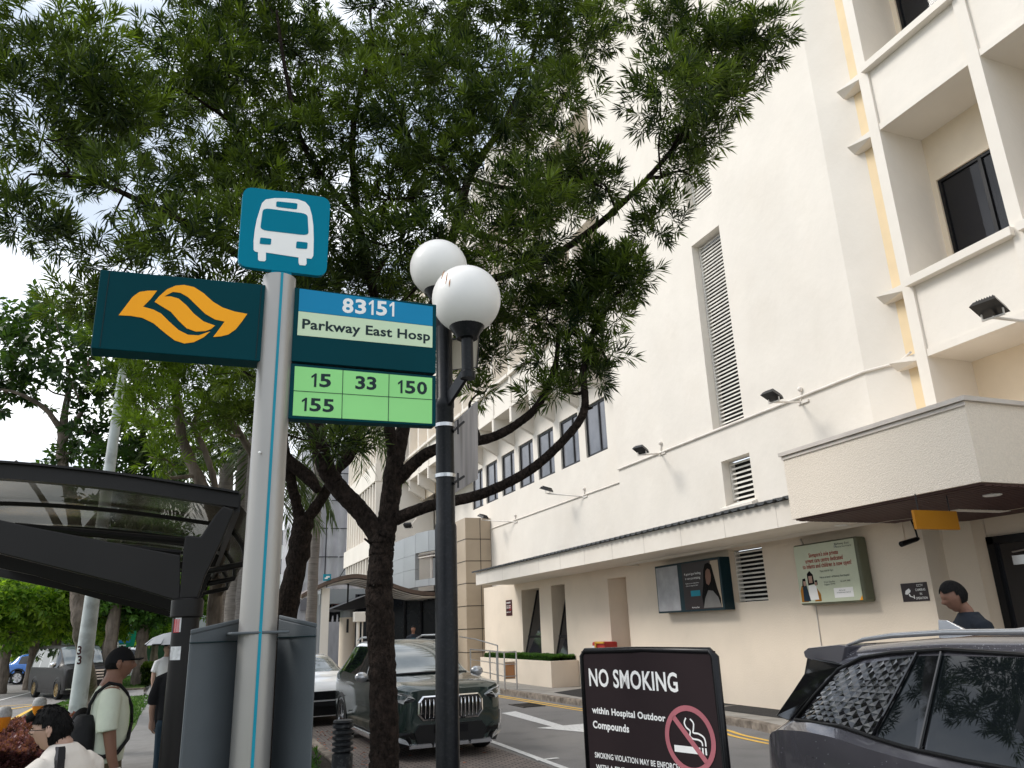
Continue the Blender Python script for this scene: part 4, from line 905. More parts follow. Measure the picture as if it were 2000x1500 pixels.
mb = MB(); mb.box((10.31,19.80,.2),(10.345,19.86,1.38)); mb.box((10.31,19.35,1.36),(10.345,19.86,1.41)); mb.build('trim', 'hydrant_yellow', HY)
mb = MB(); mb.box((10.325,19.9,1.0),(10.345,20.06,1.3)); mb.build('label_plate', 'paper', HY)
# ribbed bollard, orange bollards
b0 = onZ(664, 1520, .1); b0 = atD(668, 1500, 9.6)
bz = atD(658, 1405, 9.6).z
BO = thing('bollard', 'black ribbed bollard lamp at the kerb left of the big tree trunk', 'bollard', (b0.x, b0.y, 0))
mb = MB(); r = .115; pr_ = [(r*1.1,.10),(r*1.1,.16),(r,.18),(r,bz-.36)]
for k in range(5): z = bz-.34+k*.06; pr_ += [(r*.72,z),(r*1.02,z+.015),(r*1.02,z+.042),(r*.72,z+.055)]
pr_ += [(r*1.0,bz-.03),(r*.92,bz-.01),(0,bz)]
mb.lathe(pr_, (b0.x, b0.y, 0), seg=24); mb.build('post', 'bollard_black', BO, smooth='auto')
for (x, y, D, lb_) in ((77,1378,11.5,'orange bollard with a grey domed cap above the maroon hedge'), (6,1400,9.8,'orange bollard with a grey domed cap at the left edge')):
    p = atD(x, y, D); t = thing('domed_bollard', lb_, 'bollard', (p.x, p.y, 0), 'orange domed bollards behind the hedge')
    mb = MB(); mb.lathe([(.02,p.z-.15),(.04,p.z-.12),(.062,p.z-.06),(.074,p.z)], (p.x,p.y,0), seg=20); mb.build('base', 'orange_plastic', t, smooth='auto')
    mb = MB(); mb.lathe([(.05,0),(.03,p.z-.14),(.0,p.z-.12)], (p.x,p.y,0), seg=14); mb.build('post', 'cap_black', t, smooth='auto')
    mb = MB(); mb.lathe([(.076,p.z-.0),(.076,p.z+.02),(.072,p.z+.055),(.052,p.z+.085),(.02,p.z+.097),(0,p.z+.098)], (p.x,p.y,0), seg=20); mb.build('cap', 'grey_plastic', t, smooth='auto')
# mint street lamp pole numbered 33
pb = atD(150, 1385, 15.5); pt = atD(241, 712, 15.5)
SP = thing('street_lamp_pole', 'pale mint steel pole numbered 33 with peeling paint at its foot', 'pole', (pb.x, pb.y, 0))
mb = MB(); mb.tube([(pb.x-.0, pb.y, 0), (pb.x+.02, pb.y, 1.9), (pt.x, pt.y, pt.z)], [.135,.128,.072], 20); mb.build('pole', 'pole_mint', SP, smooth='auto')
for ch, y in (('3', 1278), ('3', 1297)):
    A = atD(150, y, 15.34); B = atD(158.5, y, 15.34); letters(ch, A, B, Zv*.135, 'brown_red', SP, Vector((0,-.01,0)), .03)
# far globe lamps
GL0 = None
for (x, y, D, lb_) in ((421,1190,30,'distant lamp post with two white globes seen under the shelter roof'),):
    g = atD(x, y, D); t = thing('globe_lamp', lb_, 'lamp post', (g.x, g.y, 0)); mb = MB(); mb.ball(g, .19, 18, 12); mb.build('globe', 'globe', t, smooth=True)
    mb = MB(); mb.ball(g+Vector((.06,.5,.42)), .19, 18, 12); mb.build('globe', 'globe', t, smooth=True)
    mb = MB(); mb.tube([(g.x,g.y+.2,0),(g.x,g.y+.2,g.z-.25)], .05, 10); mb.tube([(g.x,g.y+.2,g.z-.28),(g.x,g.y,g.z-.17)], .03, 8); mb.tube([(g.x,g.y+.2,g.z-.3),(g.x+.06,g.y+.5,g.z+.25)], .03, 8); mb.build('pole', 'dark_metal', t)
# green direction sign far off
gs = atD(245, 1237, 50); t = thing('direction_sign', 'green direction sign with blue panels on posts beyond the trees', 'sign', (gs.x, gs.y, 0))
u = Vector((1,-.2,0)).normalized()
def dsg(name, m, a, b, c, d, n, par): 
    P_ = [gs+u*x+Zv*z+Vector((0,n,0)) for x, z in (a,b,c,d)]; mb = MB(); mb.slab(P_, (0,.02,0)); return mb.build(name, m, par)
pl = dsg('panel', 'road_sign_green', (-.62,-.72),(.52,-.72),(.62,.68),(-.5,.4), 0, t)
dsg('blue_panel', 'road_sign_blue', (-.35,.0),(.1,.0),(.1,.2),(-.35,.2), -.03, pl); dsg('blue_panel', 'road_sign_blue', (-.3,-.5),(.3,-.5),(.3,-.22),(-.3,-.22), -.03, pl)
for x0, x1, z in ((0, .35, .38), (-.3, .0, .09), (-.1, .2, -.12), (-.2, .2, -.36), (-.45, .1, -.67)): dsg('legend', 'white_print', (x0,z),(x1,z),(x1,z+.07),(x0,z+.07), -.05, pl)
mb = MB(); mb.tube([(gs.x-.3,gs.y+.08,0),(gs.x-.3,gs.y+.08,gs.z-.3)], .05, 8); mb.tube([(gs.x+.3,gs.y+.08,0),(gs.x+.3,gs.y+.08,gs.z-.3)], .05, 8); mb.build('post', 'steel', t)
bp_ = onZ(298, 1312, 0); t = thing('wheelie_bin', 'dark green wheelie bin far along the side road', 'bin', (bp_.x, bp_.y, 0)); sc = .9
mb = MB(); x, y = bp_.x, bp_.y; mb.hexa([(x-.5,y-.5,.1),(x+.5,y-.5,.1),(x+.5,y+.5,.1),(x-.5,y+.5,.1)], [(x-.65,y-.6,1.6),(x+.65,y-.6,1.6),(x+.65,y+.6,1.6),(x-.65,y+.6,1.6)]); mb.build('tub', 'bin_green', t, bevel=.05)
mb = MB(); mb.box((x-.7,y-.66,1.6),(x+.7,y+.66,1.72)); mb.build('lid', 'bin_green', t, bevel=.04)
# ================================================================== TREES
def leaves(name, pos, dr, tint, nl, L, W, a0, a1, stem, m, parent, seed=1, droop=0.0, kind=None):
    """nl narrow leaves round each shoot; pos/dr (N,3), real leaf-sized faces"""
    rs = np.random.RandomState(seed); n = len(pos); pos = np.asarray(pos, float); dr = np.asarray(dr, float)
    dr /= np.linalg.norm(dr, axis=1, keepdims=True)
    up = np.where(np.abs(dr[:, 2:3]) > .95, np.array([[1., 0, 0]]), np.array([[0., 0, 1.]])); a = np.cross(dr, up); a /= np.linalg.norm(a, axis=1, keepdims=True); b = np.cross(dr, a)
    k = np.arange(nl)[None, :]; az = k*2.39996+rs.rand(n, 1)*6.28+rs.randn(n, nl)*.25
    t = (k+.5)/nl*np.ones((n, 1)); ang = a1+(a0-a1)*t+rs.randn(n, nl)*.12
    ln = L*(.75+.5*rs.rand(n, nl))*(1-.25*t)
    ld = dr[:, None]*np.cos(ang)[..., None]+(a[:, None]*np.cos(az)[..., None]+b[:, None]*np.sin(az)[..., None])*np.sin(ang)[..., None]
    ld[..., 2] -= droop; ld /= np.linalg.norm(ld, axis=2, keepdims=True)
    base = pos[:, None]+dr[:, None]*(t*stem)[..., None]
    w = np.cross(ld, np.array([0, 0, 1.])+rs.randn(n, nl, 3)*.45); w /= np.linalg.norm(w, axis=2, keepdims=True)+1e-9
    nn = np.cross(w, ld); wd = (W*(.8+.4*rs.rand(n, nl)))[..., None]
    p0 = base; tip = base+ld*ln[..., None]-nn*0; mid = base+ld*(ln*.5)[..., None]+nn*(ln*.06)[..., None]
    V = np.stack([p0, mid+w*wd*.5, tip, mid-w*wd*.5], 2).reshape(-1, 3).astype(np.float32)
    nf = n*nl; me = bpy.data.meshes.new(name); me.vertices.add(nf*4); me.vertices.foreach_set('co', V.ravel())
    me.loops.add(nf*4); me.loops.foreach_set('vertex_index', np.arange(nf*4, dtype=np.int32)); me.polygons.add(nf)
    me.polygons.foreach_set('loop_start', np.arange(0, nf*4, 4, dtype=np.int32)); me.polygons.foreach_set('loop_total', np.full(nf, 4, dtype=np.int32))
    at = me.attributes.new('tint', 'FLOAT', 'POINT'); at.data.foreach_set('value', np.repeat(np.asarray(tint, np.float32), nl*4))
    me.materials.append(MATS[m]); me.update(); me.validate(); return link(name, me, parent, kind=kind)
def bark(limbs, m, parent, name='trunk', seg=10, rough=.10, seed=3):
    """limbs: list of (points, radii) grown together into one trunk-and-limb mesh, knobbly like bark"""
    rg = random.Random(seed); mb = MB()
    for pts, rad in limbs:
        n = (14 if seg > 12 else 6) if len(pts) > 2 else 3
        Q = catmull(pts, n); q = []
        for i in range(len(Q)):
            f = i/n; j = min(int(f), len(rad)-2); q.append((rad[j]+(rad[j+1]-rad[j])*(f-j))*(1+rg.uniform(-rough, rough)))
        for i in range(1, len(Q)-1): Q[i] = Q[i]+Vector((rg.uniform(-1,1), rg.uniform(-1,1), 0))*q[i]*(.05 if seg > 12 else .10)
        mb.tube(Q, q, seg if q[0] > .03 else 5)
    return mb.build(name, m, parent, smooth=True)
def clump_shoots(rg, clumps, per, flat=.75, tipbias=.5):
    pos = []; dr = []; tn = []
    for c, r, br in clumps:
        c = Vector(c)
        for k in range(int(per*(r/.5)**(1.4 if r < .5 else 2))):
            v = Vector((rg.gauss(0,1), rg.gauss(0,1), rg.gauss(0,1))).normalized(); d = r*(rg.random()**tipbias)
            p = c+Vector((v.x*d, v.y*d, v.z*d*flat)); pos.append(p); o = v*.8+Vector((rg.gauss(0,.35), rg.gauss(0,.35), .55+rg.gauss(0,.3))); dr.append(o)
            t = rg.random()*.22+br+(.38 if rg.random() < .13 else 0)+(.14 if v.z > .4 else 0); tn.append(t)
    return pos, dr, tn
def inpoly(x, y, P):
    c = False; n = len(P)
    for i in range(n):
        x1, y1 = P[i]; x2, y2 = P[i-1]
        if (y1 > y) != (y2 > y) and x < (x2-x1)*(y-y1)/(y2-y1)+x1: c = not c
    return c
def twigs(limbs, clumps, rg, r0=.038, every=1):
    """a bent branch from the nearest limb point to each clump, and twigs inside it"""
    pts = [(Vector(p), r) for P, Rr in limbs for p, r in zip(catmull(P, 4), [Rr[min(i//4, len(Rr)-1)] for i in range(len(P)*4)])]; out = []
    order = sorted(clumps, key=lambda c: min((p-Vector(c[0])).length for p, _ in pts))
    for c, r, br in order:
        c = Vector(c); best = min(pts, key=lambda q: (q[0]-c).length+(.6 if q[0].z > c.z else 0)); a, ra = best; d = c-a
        if d.length < .15: continue
        m1 = a+d*.35+Vector((rg.gauss(0,.10), rg.gauss(0,.10), -.08*d.length+rg.gauss(0,.05))); m2 = a+d*.7+Vector((rg.gauss(0,.08), rg.gauss(0,.08), rg.gauss(0,.05)))
        rr = min(r0*(.6+.35*d.length), ra*.8, .07); out.append(([a, m1, m2, c], [rr, rr*.75, rr*.5, rr*.3]))
        for p in (m1, m2, c): pts.append((p, rr*.6))
        for k in range(3):
            v = Vector((rg.gauss(0,1), rg.gauss(0,1), rg.gauss(.3,.6))).normalized()*r*.8; out.append(([c.lerp(m2, .4*rg.random()), c+v*.5+Vector((0,0,-.03)), c+v], [rr*.35, rr*.25, .004]))
    return out
T = 8.6
def tp(x, y, D=T): return atD(x, y, D)
# ---- the big tree behind the signs
rg = random.Random(11)
tb = tp(750, 1500, T)
limbsA = [
 ([Vector((tb.x+.02, tb.y+.05, -.05)), Vector((tb.x, tb.y, .35)), tp(751,1420), tp(747,1300), tp(741,1180), tp(743,1100), tp(748,1045)], [.24,.175,.165,.158,.165,.150,.155]),
 ([tp(748,1060), tp(705,1000), tp(655,945), tp(628,890,8.5), tp(608,790,8.4), tp(592,660,8.3), tp(566,540,8.2), tp(528,420,8.1), tp(490,310,8.0), tp(420,180,8.0)], [.13,.120,.115,.108,.10,.085,.07,.058,.045,.025]),
 ([tp(566,545,8.2), tp(470,500,8), tp(390,450,7.9), tp(290,400,7.8), tp(170,350,7.8), tp(60,340,7.8)], [.06,.052,.045,.036,.024,.012]),
 ([tp(750,1060), tp(762,980), tp(772,900), tp(792,820,8.7), tp(822,700,8.8), tp(856,560,8.9), tp(885,460,9), tp(903,390,9), tp(925,330,9), tp(990,230,9), tp(1040,110,9.1), tp(1080,-40,9.2)], [.13,.128,.12,.085,.08,.075,.072,.07,.06,.045,.035,.02]),
 ([tp(772,900), tp(760,830,8.5), tp(757,740,8.4), tp(735,600,8.2), tp(700,430,8.0), tp(690,250,7.9), tp(730,80,7.8)], [.09,.075,.07,.06,.05,.04,.025]),
 ([tp(905,385,9), tp(860,320,9), tp(800,270,9), tp(770,190,9), tp(720,60,9)], [.055,.045,.04,.028,.015]),
 ([tp(778,935), tp(830,888,8.4), tp(880,870,8.3), tp(955,856,8.1), tp(1010,828,8), tp(1055,785,7.9), tp(1085,710,7.9), tp(1090,640,7.9)], [.09,.075,.068,.06,.052,.046,.034,.02]),
 ([tp(770,1015), tp(840,988,8.3), tp(940,965,8.1), tp(1035,918,7.9), tp(1105,855,7.8), tp(1141,800,7.8), tp(1140,720,7.8), tp(1160,650,7.8), tp(1205,570,7.8)], [.085,.070,.062,.056,.05,.048,.038,.034,.018]),
 ([tp(1141,800,7.8), tp(1158,796,7.8)], [.03,.012]),
 ([tp(856,560,8.9), tp(980,540,8.6), tp(1080,500,8.4), tp(1190,420,8.2), tp(1290,320,8.1), tp(1380,200,8.1), tp(1440,100,8.1)], [.06,.055,.05,.042,.034,.025,.012]),
 ([tp(700,430,8), tp(600,300,7.8), tp(560,150,7.6), tp(540,20,7.5)], [.04,.034,.026,.015]),
 ([tp(742,1150), tp(728,1140, 8.4)], [.04,.02]), ([tp(735,1070), tp(712,1052,8.5)], [.025,.012]),
]
OUT = [(-80,-60),(70,-60),(90,10),(150,50),(190,-60),(1250,-60),(1310,20),(1380,70),(1440,20),(1490,15),(1520,60),(1490,140),(1440,190),(1370,215),(1330,245),(1395,265),(1400,300),(1310,350),(1270,370),(1325,410),(1320,440),(1285,465),(1200,455),(1150,480),(1225,520),(1230,550),(1170,600),(1090,590),(1010,600),(900,560),(700,590),(560,640),(430,620),(300,570),(190,520),(110,500),(40,440),(100,380),(30,370),(60,290),(-10,250),(50,190),(-80,200)]
limbsA = [(P_, [r*.88 for r in R_]) for P_, R_ in limbsA]
clA = []; st = 92
for iy in range(-1, 8):
    for ix in range(-2, 18):
        for lay in range(2):
            x = ix*st+(37 if iy % 2 else 0)+rg.uniform(-34, 34)+lay*40; y = iy*st+rg.uniform(-34, 34)+lay*36
            if not inpoly(x, y, OUT): continue
            edge = not all(inpoly(x+dx, y+dy, OUT) for dx, dy in ((75,0),(-75,0),(0,75),(0,-75)))
            if edge and lay: continue
            if (x < 480 or x > 1100) and rg.random() < .22: continue
            if rg.random() < (.12 if not lay else .50): continue
            D = (7.7+rg.uniform(-.5,.6)) if edge else (rg.uniform(6.9, 8.3) if not lay else rg.uniform(8.6, 10.6))
            r = .32+rg.random()*.14 if edge else (.36+rg.random()*.18)
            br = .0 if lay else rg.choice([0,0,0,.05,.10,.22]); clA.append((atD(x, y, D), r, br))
for x, y, D, r in ((1210,560,7.8,.3),(1170,520,7.8,.3),(1130,560,7.9,.32),(1100,600,7.9,.3),(1140,690,7.8,.2),(1110,760,7.8,.18),(1190,620,7.8,.22),(960,700,8.3,.26),(915,660,8.4,.26),(1500,60,8.1,.26),(1490,110,8.1,.26),(1420,50,8.1,.28),(1400,200,8.1,.3),(1120,640,7.8,.26),(1075,700,7.9,.30),(1060,768,7.9,.20),(1195,545,7.8,.36),(1225,520,7.8,.22),(1180,690,7.8,.24),(1150,600,7.8,.26),(1165,735,7.8,.14),(938,765,8.2,.16),(900,715,8.4,.26),(965,640,8.3,.30),(1010,600,8.2,.36),(1060,620,8.1,.28),(930,600,8.4,.32),(700,860,8.2,.2),(655,870,8.0,.22),(1470,70,8.1,.30),(1425,110,8.1,.32),(1380,150,8.1,.30),(1445,180,8.1,.2),(1290,420,8.1,.30),(1270,455,8.1,.2),(1370,270,8.1,.30),(1345,330,8.1,.24),(40,360,7.8,.24),(150,590,8.3,.3),(215,600,8.6,.34),(500,640,8.6,.40),(430,650,8.8,.42),(330,640,9,.42),(620,600,8.8,.4),(760,600,9,.4),(700,560,8.8,.4),(820,560,9.2,.4)):
    clA.append((atD(x, y, D), r, rg.choice([0, .05, .12])))
for k in range(16):   # crown above the frame
    x, y = rg.uniform(-100, 1350), rg.uniform(-520, -80); clA.append((atD(x, y, rg.uniform(7.2, 9.2)), .5, 0))
TA = thing('tree', 'large dark-barked tree with narrow leaves, its trunk between the green car and the viewer', 'tree', (tb.x, tb.y, 0))
bark(limbsA+twigs(limbsA, clA, rg), 'bark_dark', TA, rough=.04, seg=16)
pos, dr, tn = clump_shoots(rg, clA, 62, .7)
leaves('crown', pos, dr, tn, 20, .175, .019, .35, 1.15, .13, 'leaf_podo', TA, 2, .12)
# ---- the leaning tree behind the information box
tb2 = tp(556, 1250, 12.5)
l2 = [([Vector((tb2.x-.05, tb2.y, -.05)), tp(556,1250,12.5), tp(568,1150,12.5), tp(585,1070,12.5), tp(592,1010,12.5)], [.22,.18,.16,.17,.16]),
 ([tp(590,1030,12.5), tp(573,960,12.4), tp(560,900,12.3), tp(545,800,12.2), tp(520,700,12)], [.09,.085,.08,.06,.03]),
 ([tp(594,1020,12.5), tp(628,975,12.3), tp(655,925,12.2), tp(700,850,12), tp(740,760,12)], [.10,.09,.075,.06,.03]),
 ([tp(655,925,12.2), tp(690,890,12), tp(700,850,11.9)], [.05,.04,.03]),
 ([tp(560,900,12.3), tp(600,930,12.2), tp(622,960,12.1)], [.11,.11,.06])]
cl2 = [(tp(x, y, rg.uniform(11.3,13)), r, b) for x, y, r, b in ((520,690,.6,.2),(600,700,.6,.1),(470,720,.6,.28),(560,780,.5,.2),(640,800,.5,.12),(690,840,.42,.1),(505,800,.55,.25),(740,740,.6,.05),(800,700,.6,.05),(610,850,.4,.15),(450,800,.5,.3),(640,690,.6,.1))]
TB = thing('tree', 'leaning dark tree forking in two beside the silver bus stop pole', 'tree', (tb2.x, tb2.y, 0))
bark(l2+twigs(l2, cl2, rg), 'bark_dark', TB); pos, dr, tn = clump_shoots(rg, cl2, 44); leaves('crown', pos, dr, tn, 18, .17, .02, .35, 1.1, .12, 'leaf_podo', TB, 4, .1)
# ---- slim lime-leaved tree left of the pole
tb3 = tp(415, 1230, 14)
l3 = [([Vector((tb3.x, tb3.y, -.05)), tp(415,1230,14), tp(425,1050,14), tp(395,950,14), tp(360,870,14), tp(348,790,14), tp(338,710,14)], [.14,.12,.10,.10,.085,.07,.04]),
 ([tp(425,1040,14), tp(420,950,14), tp(400,880,14), tp(380,820,14), tp(440,760,14)], [.07,.06,.05,.04,.02]),
 ([tp(500,900,13.5), tp(470,850,13.5), tp(430,800,13.5), tp(380,770,13.5)], [.06,.06,.05,.03])]
cl3 = [(tp(x, y, rg.uniform(12.6,14.4)), r, b) for x, y, r, b in ((300,800,.55,.45),(340,760,.5,.4),(400,740,.6,.3),(450,740,.6,.2),(330,830,.5,.5),(280,830,.35,.5),(420,820,.5,.35),(360,680,.6,.3),(300,700,.5,.35),(470,830,.45,.2),(250,740,.5,.3),(310,890,.35,.4),(410,880,.35,.2),(465,760,.6,.1),(440,690,.6,.1),(240,640,.7,.15),(330,640,.7,.15))]
TC = thing('tree', 'slim tree with lime green narrow leaves between the logo sign and the shelter roof', 'tree', (tb3.x, tb3.y, 0))
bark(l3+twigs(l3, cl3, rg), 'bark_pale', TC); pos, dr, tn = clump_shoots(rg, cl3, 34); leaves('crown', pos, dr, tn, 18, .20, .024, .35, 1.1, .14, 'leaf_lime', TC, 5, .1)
# ---- broad-leaved flowering tree at the left
t4 = onZ(183, 1392, .1)
D4 = 19.5; q = lambda x, y, D=D4: atD(x, y, D)
l4 = [([Vector((t4.x, t4.y, -.05)), atD(176,1340,math.hypot(t4.x,t4.y)), atD(160,1240,21), atD(150,1150,21), q(148,1060,20.5), q(140,980,20), q(120,890,20), q(125,820,20), q(138,740,20)], [.24,.18,.17,.16,.15,.13,.11,.09,.05]),
 ([q(125,850,20), q(90,800,19.8), q(40,770,19.5), q(0,760,19.5)], [.07,.06,.04,.02]), ([q(150,1060,20.5), q(230,960,20), q(280,860,20), q(250,760,20)], [.14,.10,.07,.03]),
 ([q(125,860,20), q(150,820,19.8), q(170,790,19.6)], [.07,.06,.04]), ([q(152,1100,20.7), q(100,1000,20), q(30,900,19.5)], [.1,.07,.03])]
cl4 = [(q(x, y, 19.5+rg.uniform(-1,1.4)), r*.82, b) for x, y, r, b in ((40,640,.9,.1),(110,620,.9,.25),(180,640,.9,.2),(230,690,.9,.1),(60,700,.9,.1),(130,700,.8,.1),(20,740,.7,.1),(90,755,.8,.05),(200,760,.8,.05),(250,770,.9,.0),(300,740,.9,.0),(180,840,.8,.0),(240,860,.9,.05),(300,850,.9,.1),(150,890,.8,.1),(220,910,.8,.2),(280,920,.8,.1),(330,900,.7,.1),(-20,650,.9,.1),(-40,760,.8,0),(330,960,.7,.1),(190,950,.7,.1),(260,980,.7,.1))]
TD = thing('tree', 'broad-leaved tree with pale leaning trunk and a pink blossom behind the mint pole', 'tree', (t4.x, t4.y, 0))
bark(l4+twigs(l4, cl4, rg, .05), 'bark_pale', TD, rough=.12); pos, dr, tn = clump_shoots(rg, cl4, 17, .8); leaves('crown', pos, dr, tn, 11, .24, .095, .7, 1.35, .22, 'leaf_broad', TD, 6, .25)
fp = [q(168+rg.uniform(-12,12), 712+rg.uniform(-10,10), 19.0) for _ in range(16)]; leaves('blossom', fp, [(rg.gauss(0,1),-1,rg.gauss(0,1)) for _ in fp], [.5]*16, 6, .10, .07, .5, 1.2, .03, 'petal', TD, 7)
# ---- palms
def palm(x, ybase, ytop, D, r, label, fronds, grp='palms behind the shelter', drop=True):
    b = atD(x, 1300, D); z1 = atD(x, ytop, D).z; t = thing('palm', label, 'palm tree', (b.x, b.y, 0), grp)
    bark([([Vector((b.x, b.y, -.05)), Vector((b.x, b.y, z1*.3)), Vector((b.x+.02, b.y, z1*.7)), Vector((b.x, b.y, z1))], [r*1.3, r*1.05, r, r*.9])], 'bark_palm', t, seg=16, rough=.03)
    pos = []; dr = []; mb = MB()
    for az, el, Lf in fronds:
        a = R(az); p = Vector((b.x, b.y, z1)); v = Vector((math.cos(a)*math.cos(R(el)), math.sin(a)*math.cos(R(el)), math.sin(R(el)))); pts = [p.copy()]; n = 26
        for k in range(n):
            v.z -= .085; v.normalize(); p = p+v*Lf/n; pts.append(p.copy()); s = v.cross(Zv).normalized()
            if k > 2:
                for sg in (-1, 1):
                    for h in (0, .5): pos.append(pts[-2].lerp(p, h)); dr.append(v*.55+s*sg*.75+Vector((0,0,-.35)))
        mb.tube(pts, [.03*(1-.8*i/n) for i in range(n+1)], 5)
    mb.build('frond_stem', 'leaf_palm', t, smooth=True)
    leaves('fronds', pos, dr, [.2]*len(pos), 1, .75, .045, .02, .03, .0, 'leaf_palm', t, 8, .15); return t
fr = [(a, rg.uniform(15,70), 3.6+rg.random()*.6) for a in range(0, 360, 28)]
palm(482, 1210, 800, 18.5, .30, 'ringed grey palm directly behind the silver bus stop pole', fr)
palm(604, 1210, 770, 27, .16, 'palm with drooping fronds between the leaning tree and the netted building', [(a, rg.uniform(5,60), 4.6) for a in range(0, 360, 26)])
palm(413, 1210, 905, 24, .22, 'mossy palm trunk right of the distant globe lamps', [(a, rg.uniform(5,60), 3.6) for a in range(0, 360, 28)])
palm(452, 1210, 880, 21, .24, 'pair palm close to the ringed palm, seen below the shelter hoops', [(a, rg.uniform(10,60), 3.2) for a in range(0, 360, 30)])
# ---- street trees far left
def bgtree(label, x, yb, D, h, w_, lm, trunk='bark_pale', name='tree', dens=1.0, seed=1, ycr=None, lean=0, r=.2):
    g = random.Random(seed); b = atD(x, yb, D); t = thing(name, label, 'tree', (b.x, b.y, 0), 'trees along the far road'); hc = ycr or h*.42
    L = [([Vector((b.x, b.y, -.05)), Vector((b.x+lean*.3, b.y, hc*.5)), Vector((b.x+lean, b.y, hc))], [r*1.3, r, r*.8])]; top = L[0][0][-1]
    for k in range(5):
        a = g.uniform(0, 6.28); e = top+Vector((math.cos(a)*w_*.3, math.sin(a)*w_*.3, (h-hc)*g.uniform(.4,.8))); L.append(([top-Zv*.2*k, top.lerp(e,.5)+Vector((0,0,-.1)), e], [r*.5, r*.3, r*.1]))
    cl = []
    for k in range(int(26*dens)):
        a = g.uniform(0, 6.28); rr = g.random()**.5*w_*.5; zz = g.uniform(hc*.85, h); f = math.sqrt(max(0, 1-((zz-(hc+h)/2)/((h-hc)/2+.4))**2)); cl.append((Vector((b.x+lean+math.cos(a)*rr*f, b.y+math.sin(a)*rr*f, zz)), g.uniform(.6,.95), g.choice([0,.1,.25])))
    bark(L+twigs(L, cl[::2], g, .05), trunk, t, seg=8); pos, dr, tn = clump_shoots(g, cl, 16, .85); leaves('crown', pos, dr, tn, 9, .32, .15, .6, 1.35, .3, lm, t, seed, .25); return t
bgtree('bushy bright green tree at the far left edge', 8, 1300, 40, 5.0, 5, 'leaf_far', seed=21, ycr=2.7)
bgtree('dense green tree on the far side of the road, second from the left edge', 62, 1300, 42, 5.0, 4.5, 'leaf_far', seed=22, ycr=2.9)
bgtree('round dark green tree on the far side of the road left of the pale trunk', 105, 1300, 43, 4.9, 3.6, 'leaf_far', seed=29, ycr=3.1)
bgtree('lime green tree just right of the mint pole', 205, 1300, 40, 6.0, 3.8, 'leaf_far', seed=23, ycr=2.8)
bgtree('straight grey-trunked tree between the mint pole and the green direction sign', 212, 1300, 37, 7.5, 3.6, 'leaf_hedge', seed=24, ycr=4.2, r=.26)
bgtree('two-stemmed tree on the round verge behind the man in the cap', 270, 1330, 38, 6.4, 4.2, 'leaf_hedge', seed=25, ycr=3.4, r=.24)
bgtree('small tree beyond the direction sign near the parked cars', 300, 1290, 52, 6.5, 4.5, 'leaf_far', seed=26, ycr=2.8)
bgtree('tall tree in front of the red roofed house', 30, 1290, 52, 5.4, 5, 'leaf_far', seed=27, ycr=2)
bgtree('leafy tree behind the black van', 160, 1290, 50, 5.6, 5, 'leaf_far', seed=28, ycr=2.4)
bgtree('tree beyond the shelter pillar next to the distant globe lamps', 345, 1290, 55, 7, 4, 'leaf_far', seed=30, ycr=3)
# ---- clipped maroon hedge by the shelter, small shrubs
def hedge(name, label, x0, y0, x1, y1, w_, h, lm, n, L, W, z=.12, seed=1, cat='hedge'):
    g = random.Random(seed); t = thing(name, label, cat, ((x0+x1)/2, (y0+y1)/2, 0)); a = Vector((x0,y0,0)); b = Vector((x1,y1,0)); d = b-a; s = Vector((-d.y,d.x,0)).normalized()
    pos = []; dr = []; tn = []
    for k in range(n):
        u = g.random(); v = g.uniform(-1,1); side = g.random()
        if side < .55: p = a+d*u+s*v*w_/2+Zv*(z+h*(.88+.12*g.random()+.05*math.sin(u*37+v*5))); o = Vector((g.gauss(0,.5), g.gauss(0,.5), 1))
        else: q_ = g.choice([-1,1]); p = a+d*u+s*q_*w_/2*(.92+.1*g.random())+Zv*(z+h*g.random()); o = s*q_+Vector((g.gauss(0,.4), g.gauss(0,.4), .5))
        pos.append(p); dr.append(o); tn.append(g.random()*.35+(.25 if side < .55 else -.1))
    leaves('foliage', pos, dr, tn, 9, L, W, .4, 1.2, .05, lm, t, seed, 0)
    mb = MB()
    for k in range(int(d.length/.25)):
        p = a+d*(k+.5)/int(d.length/.25)+s*g.uniform(-.2,.2)*w_; mb.tube([p+Zv*z, p+Zv*(z+h*.5)+Vector((g.gauss(0,.04),g.gauss(0,.04),0)), p+Zv*(z+h*.9)], [.012,.01,.005], 5)
    mb.build('stem', 'bark_dark', t); return t
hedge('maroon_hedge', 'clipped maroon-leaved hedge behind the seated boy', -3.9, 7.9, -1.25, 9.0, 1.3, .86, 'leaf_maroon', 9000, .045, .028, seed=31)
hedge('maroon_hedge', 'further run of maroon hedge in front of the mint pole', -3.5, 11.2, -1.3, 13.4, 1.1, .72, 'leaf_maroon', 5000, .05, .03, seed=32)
hedge('planter_hedge', 'low bright green hedge growing in the white planter', 10.5, 22.3, 10.5, 28.2, .75, .16, 'leaf_hedge', 5000, .07, .04, z=.78, seed=33)
hedge('shrub', 'small light green shrub at the foot of the two-stemmed tree', -1.5, 36.5, -.6, 37.2, .8, .8, 'leaf_lime', 700, .14, .08, seed=34, cat='shrub')
g = random.Random(41); pos = [Vector((g.uniform(1.15,1.95), g.uniform(8,14), .1)) for _ in range(90)]
leaves('ground_cover', pos, [(g.gauss(0,.3), g.gauss(0,.3), 1) for _ in pos], [g.random()*.5 for _ in pos], 7, .10, .03, .3, 1.2, .05, 'leaf_hedge', None, 9, kind='stuff')
g = random.Random(42); pos = []
for k in range(9000):
    x, y = g.uniform(-3.6,-1), g.uniform(8.5,30)
    pos.append(Vector((x, y, .118)))
for k in range(3500): x, y = g.uniform(-4.6,-1.6), g.uniform(36.8,48); pos.append(Vector((x, y, .118)))
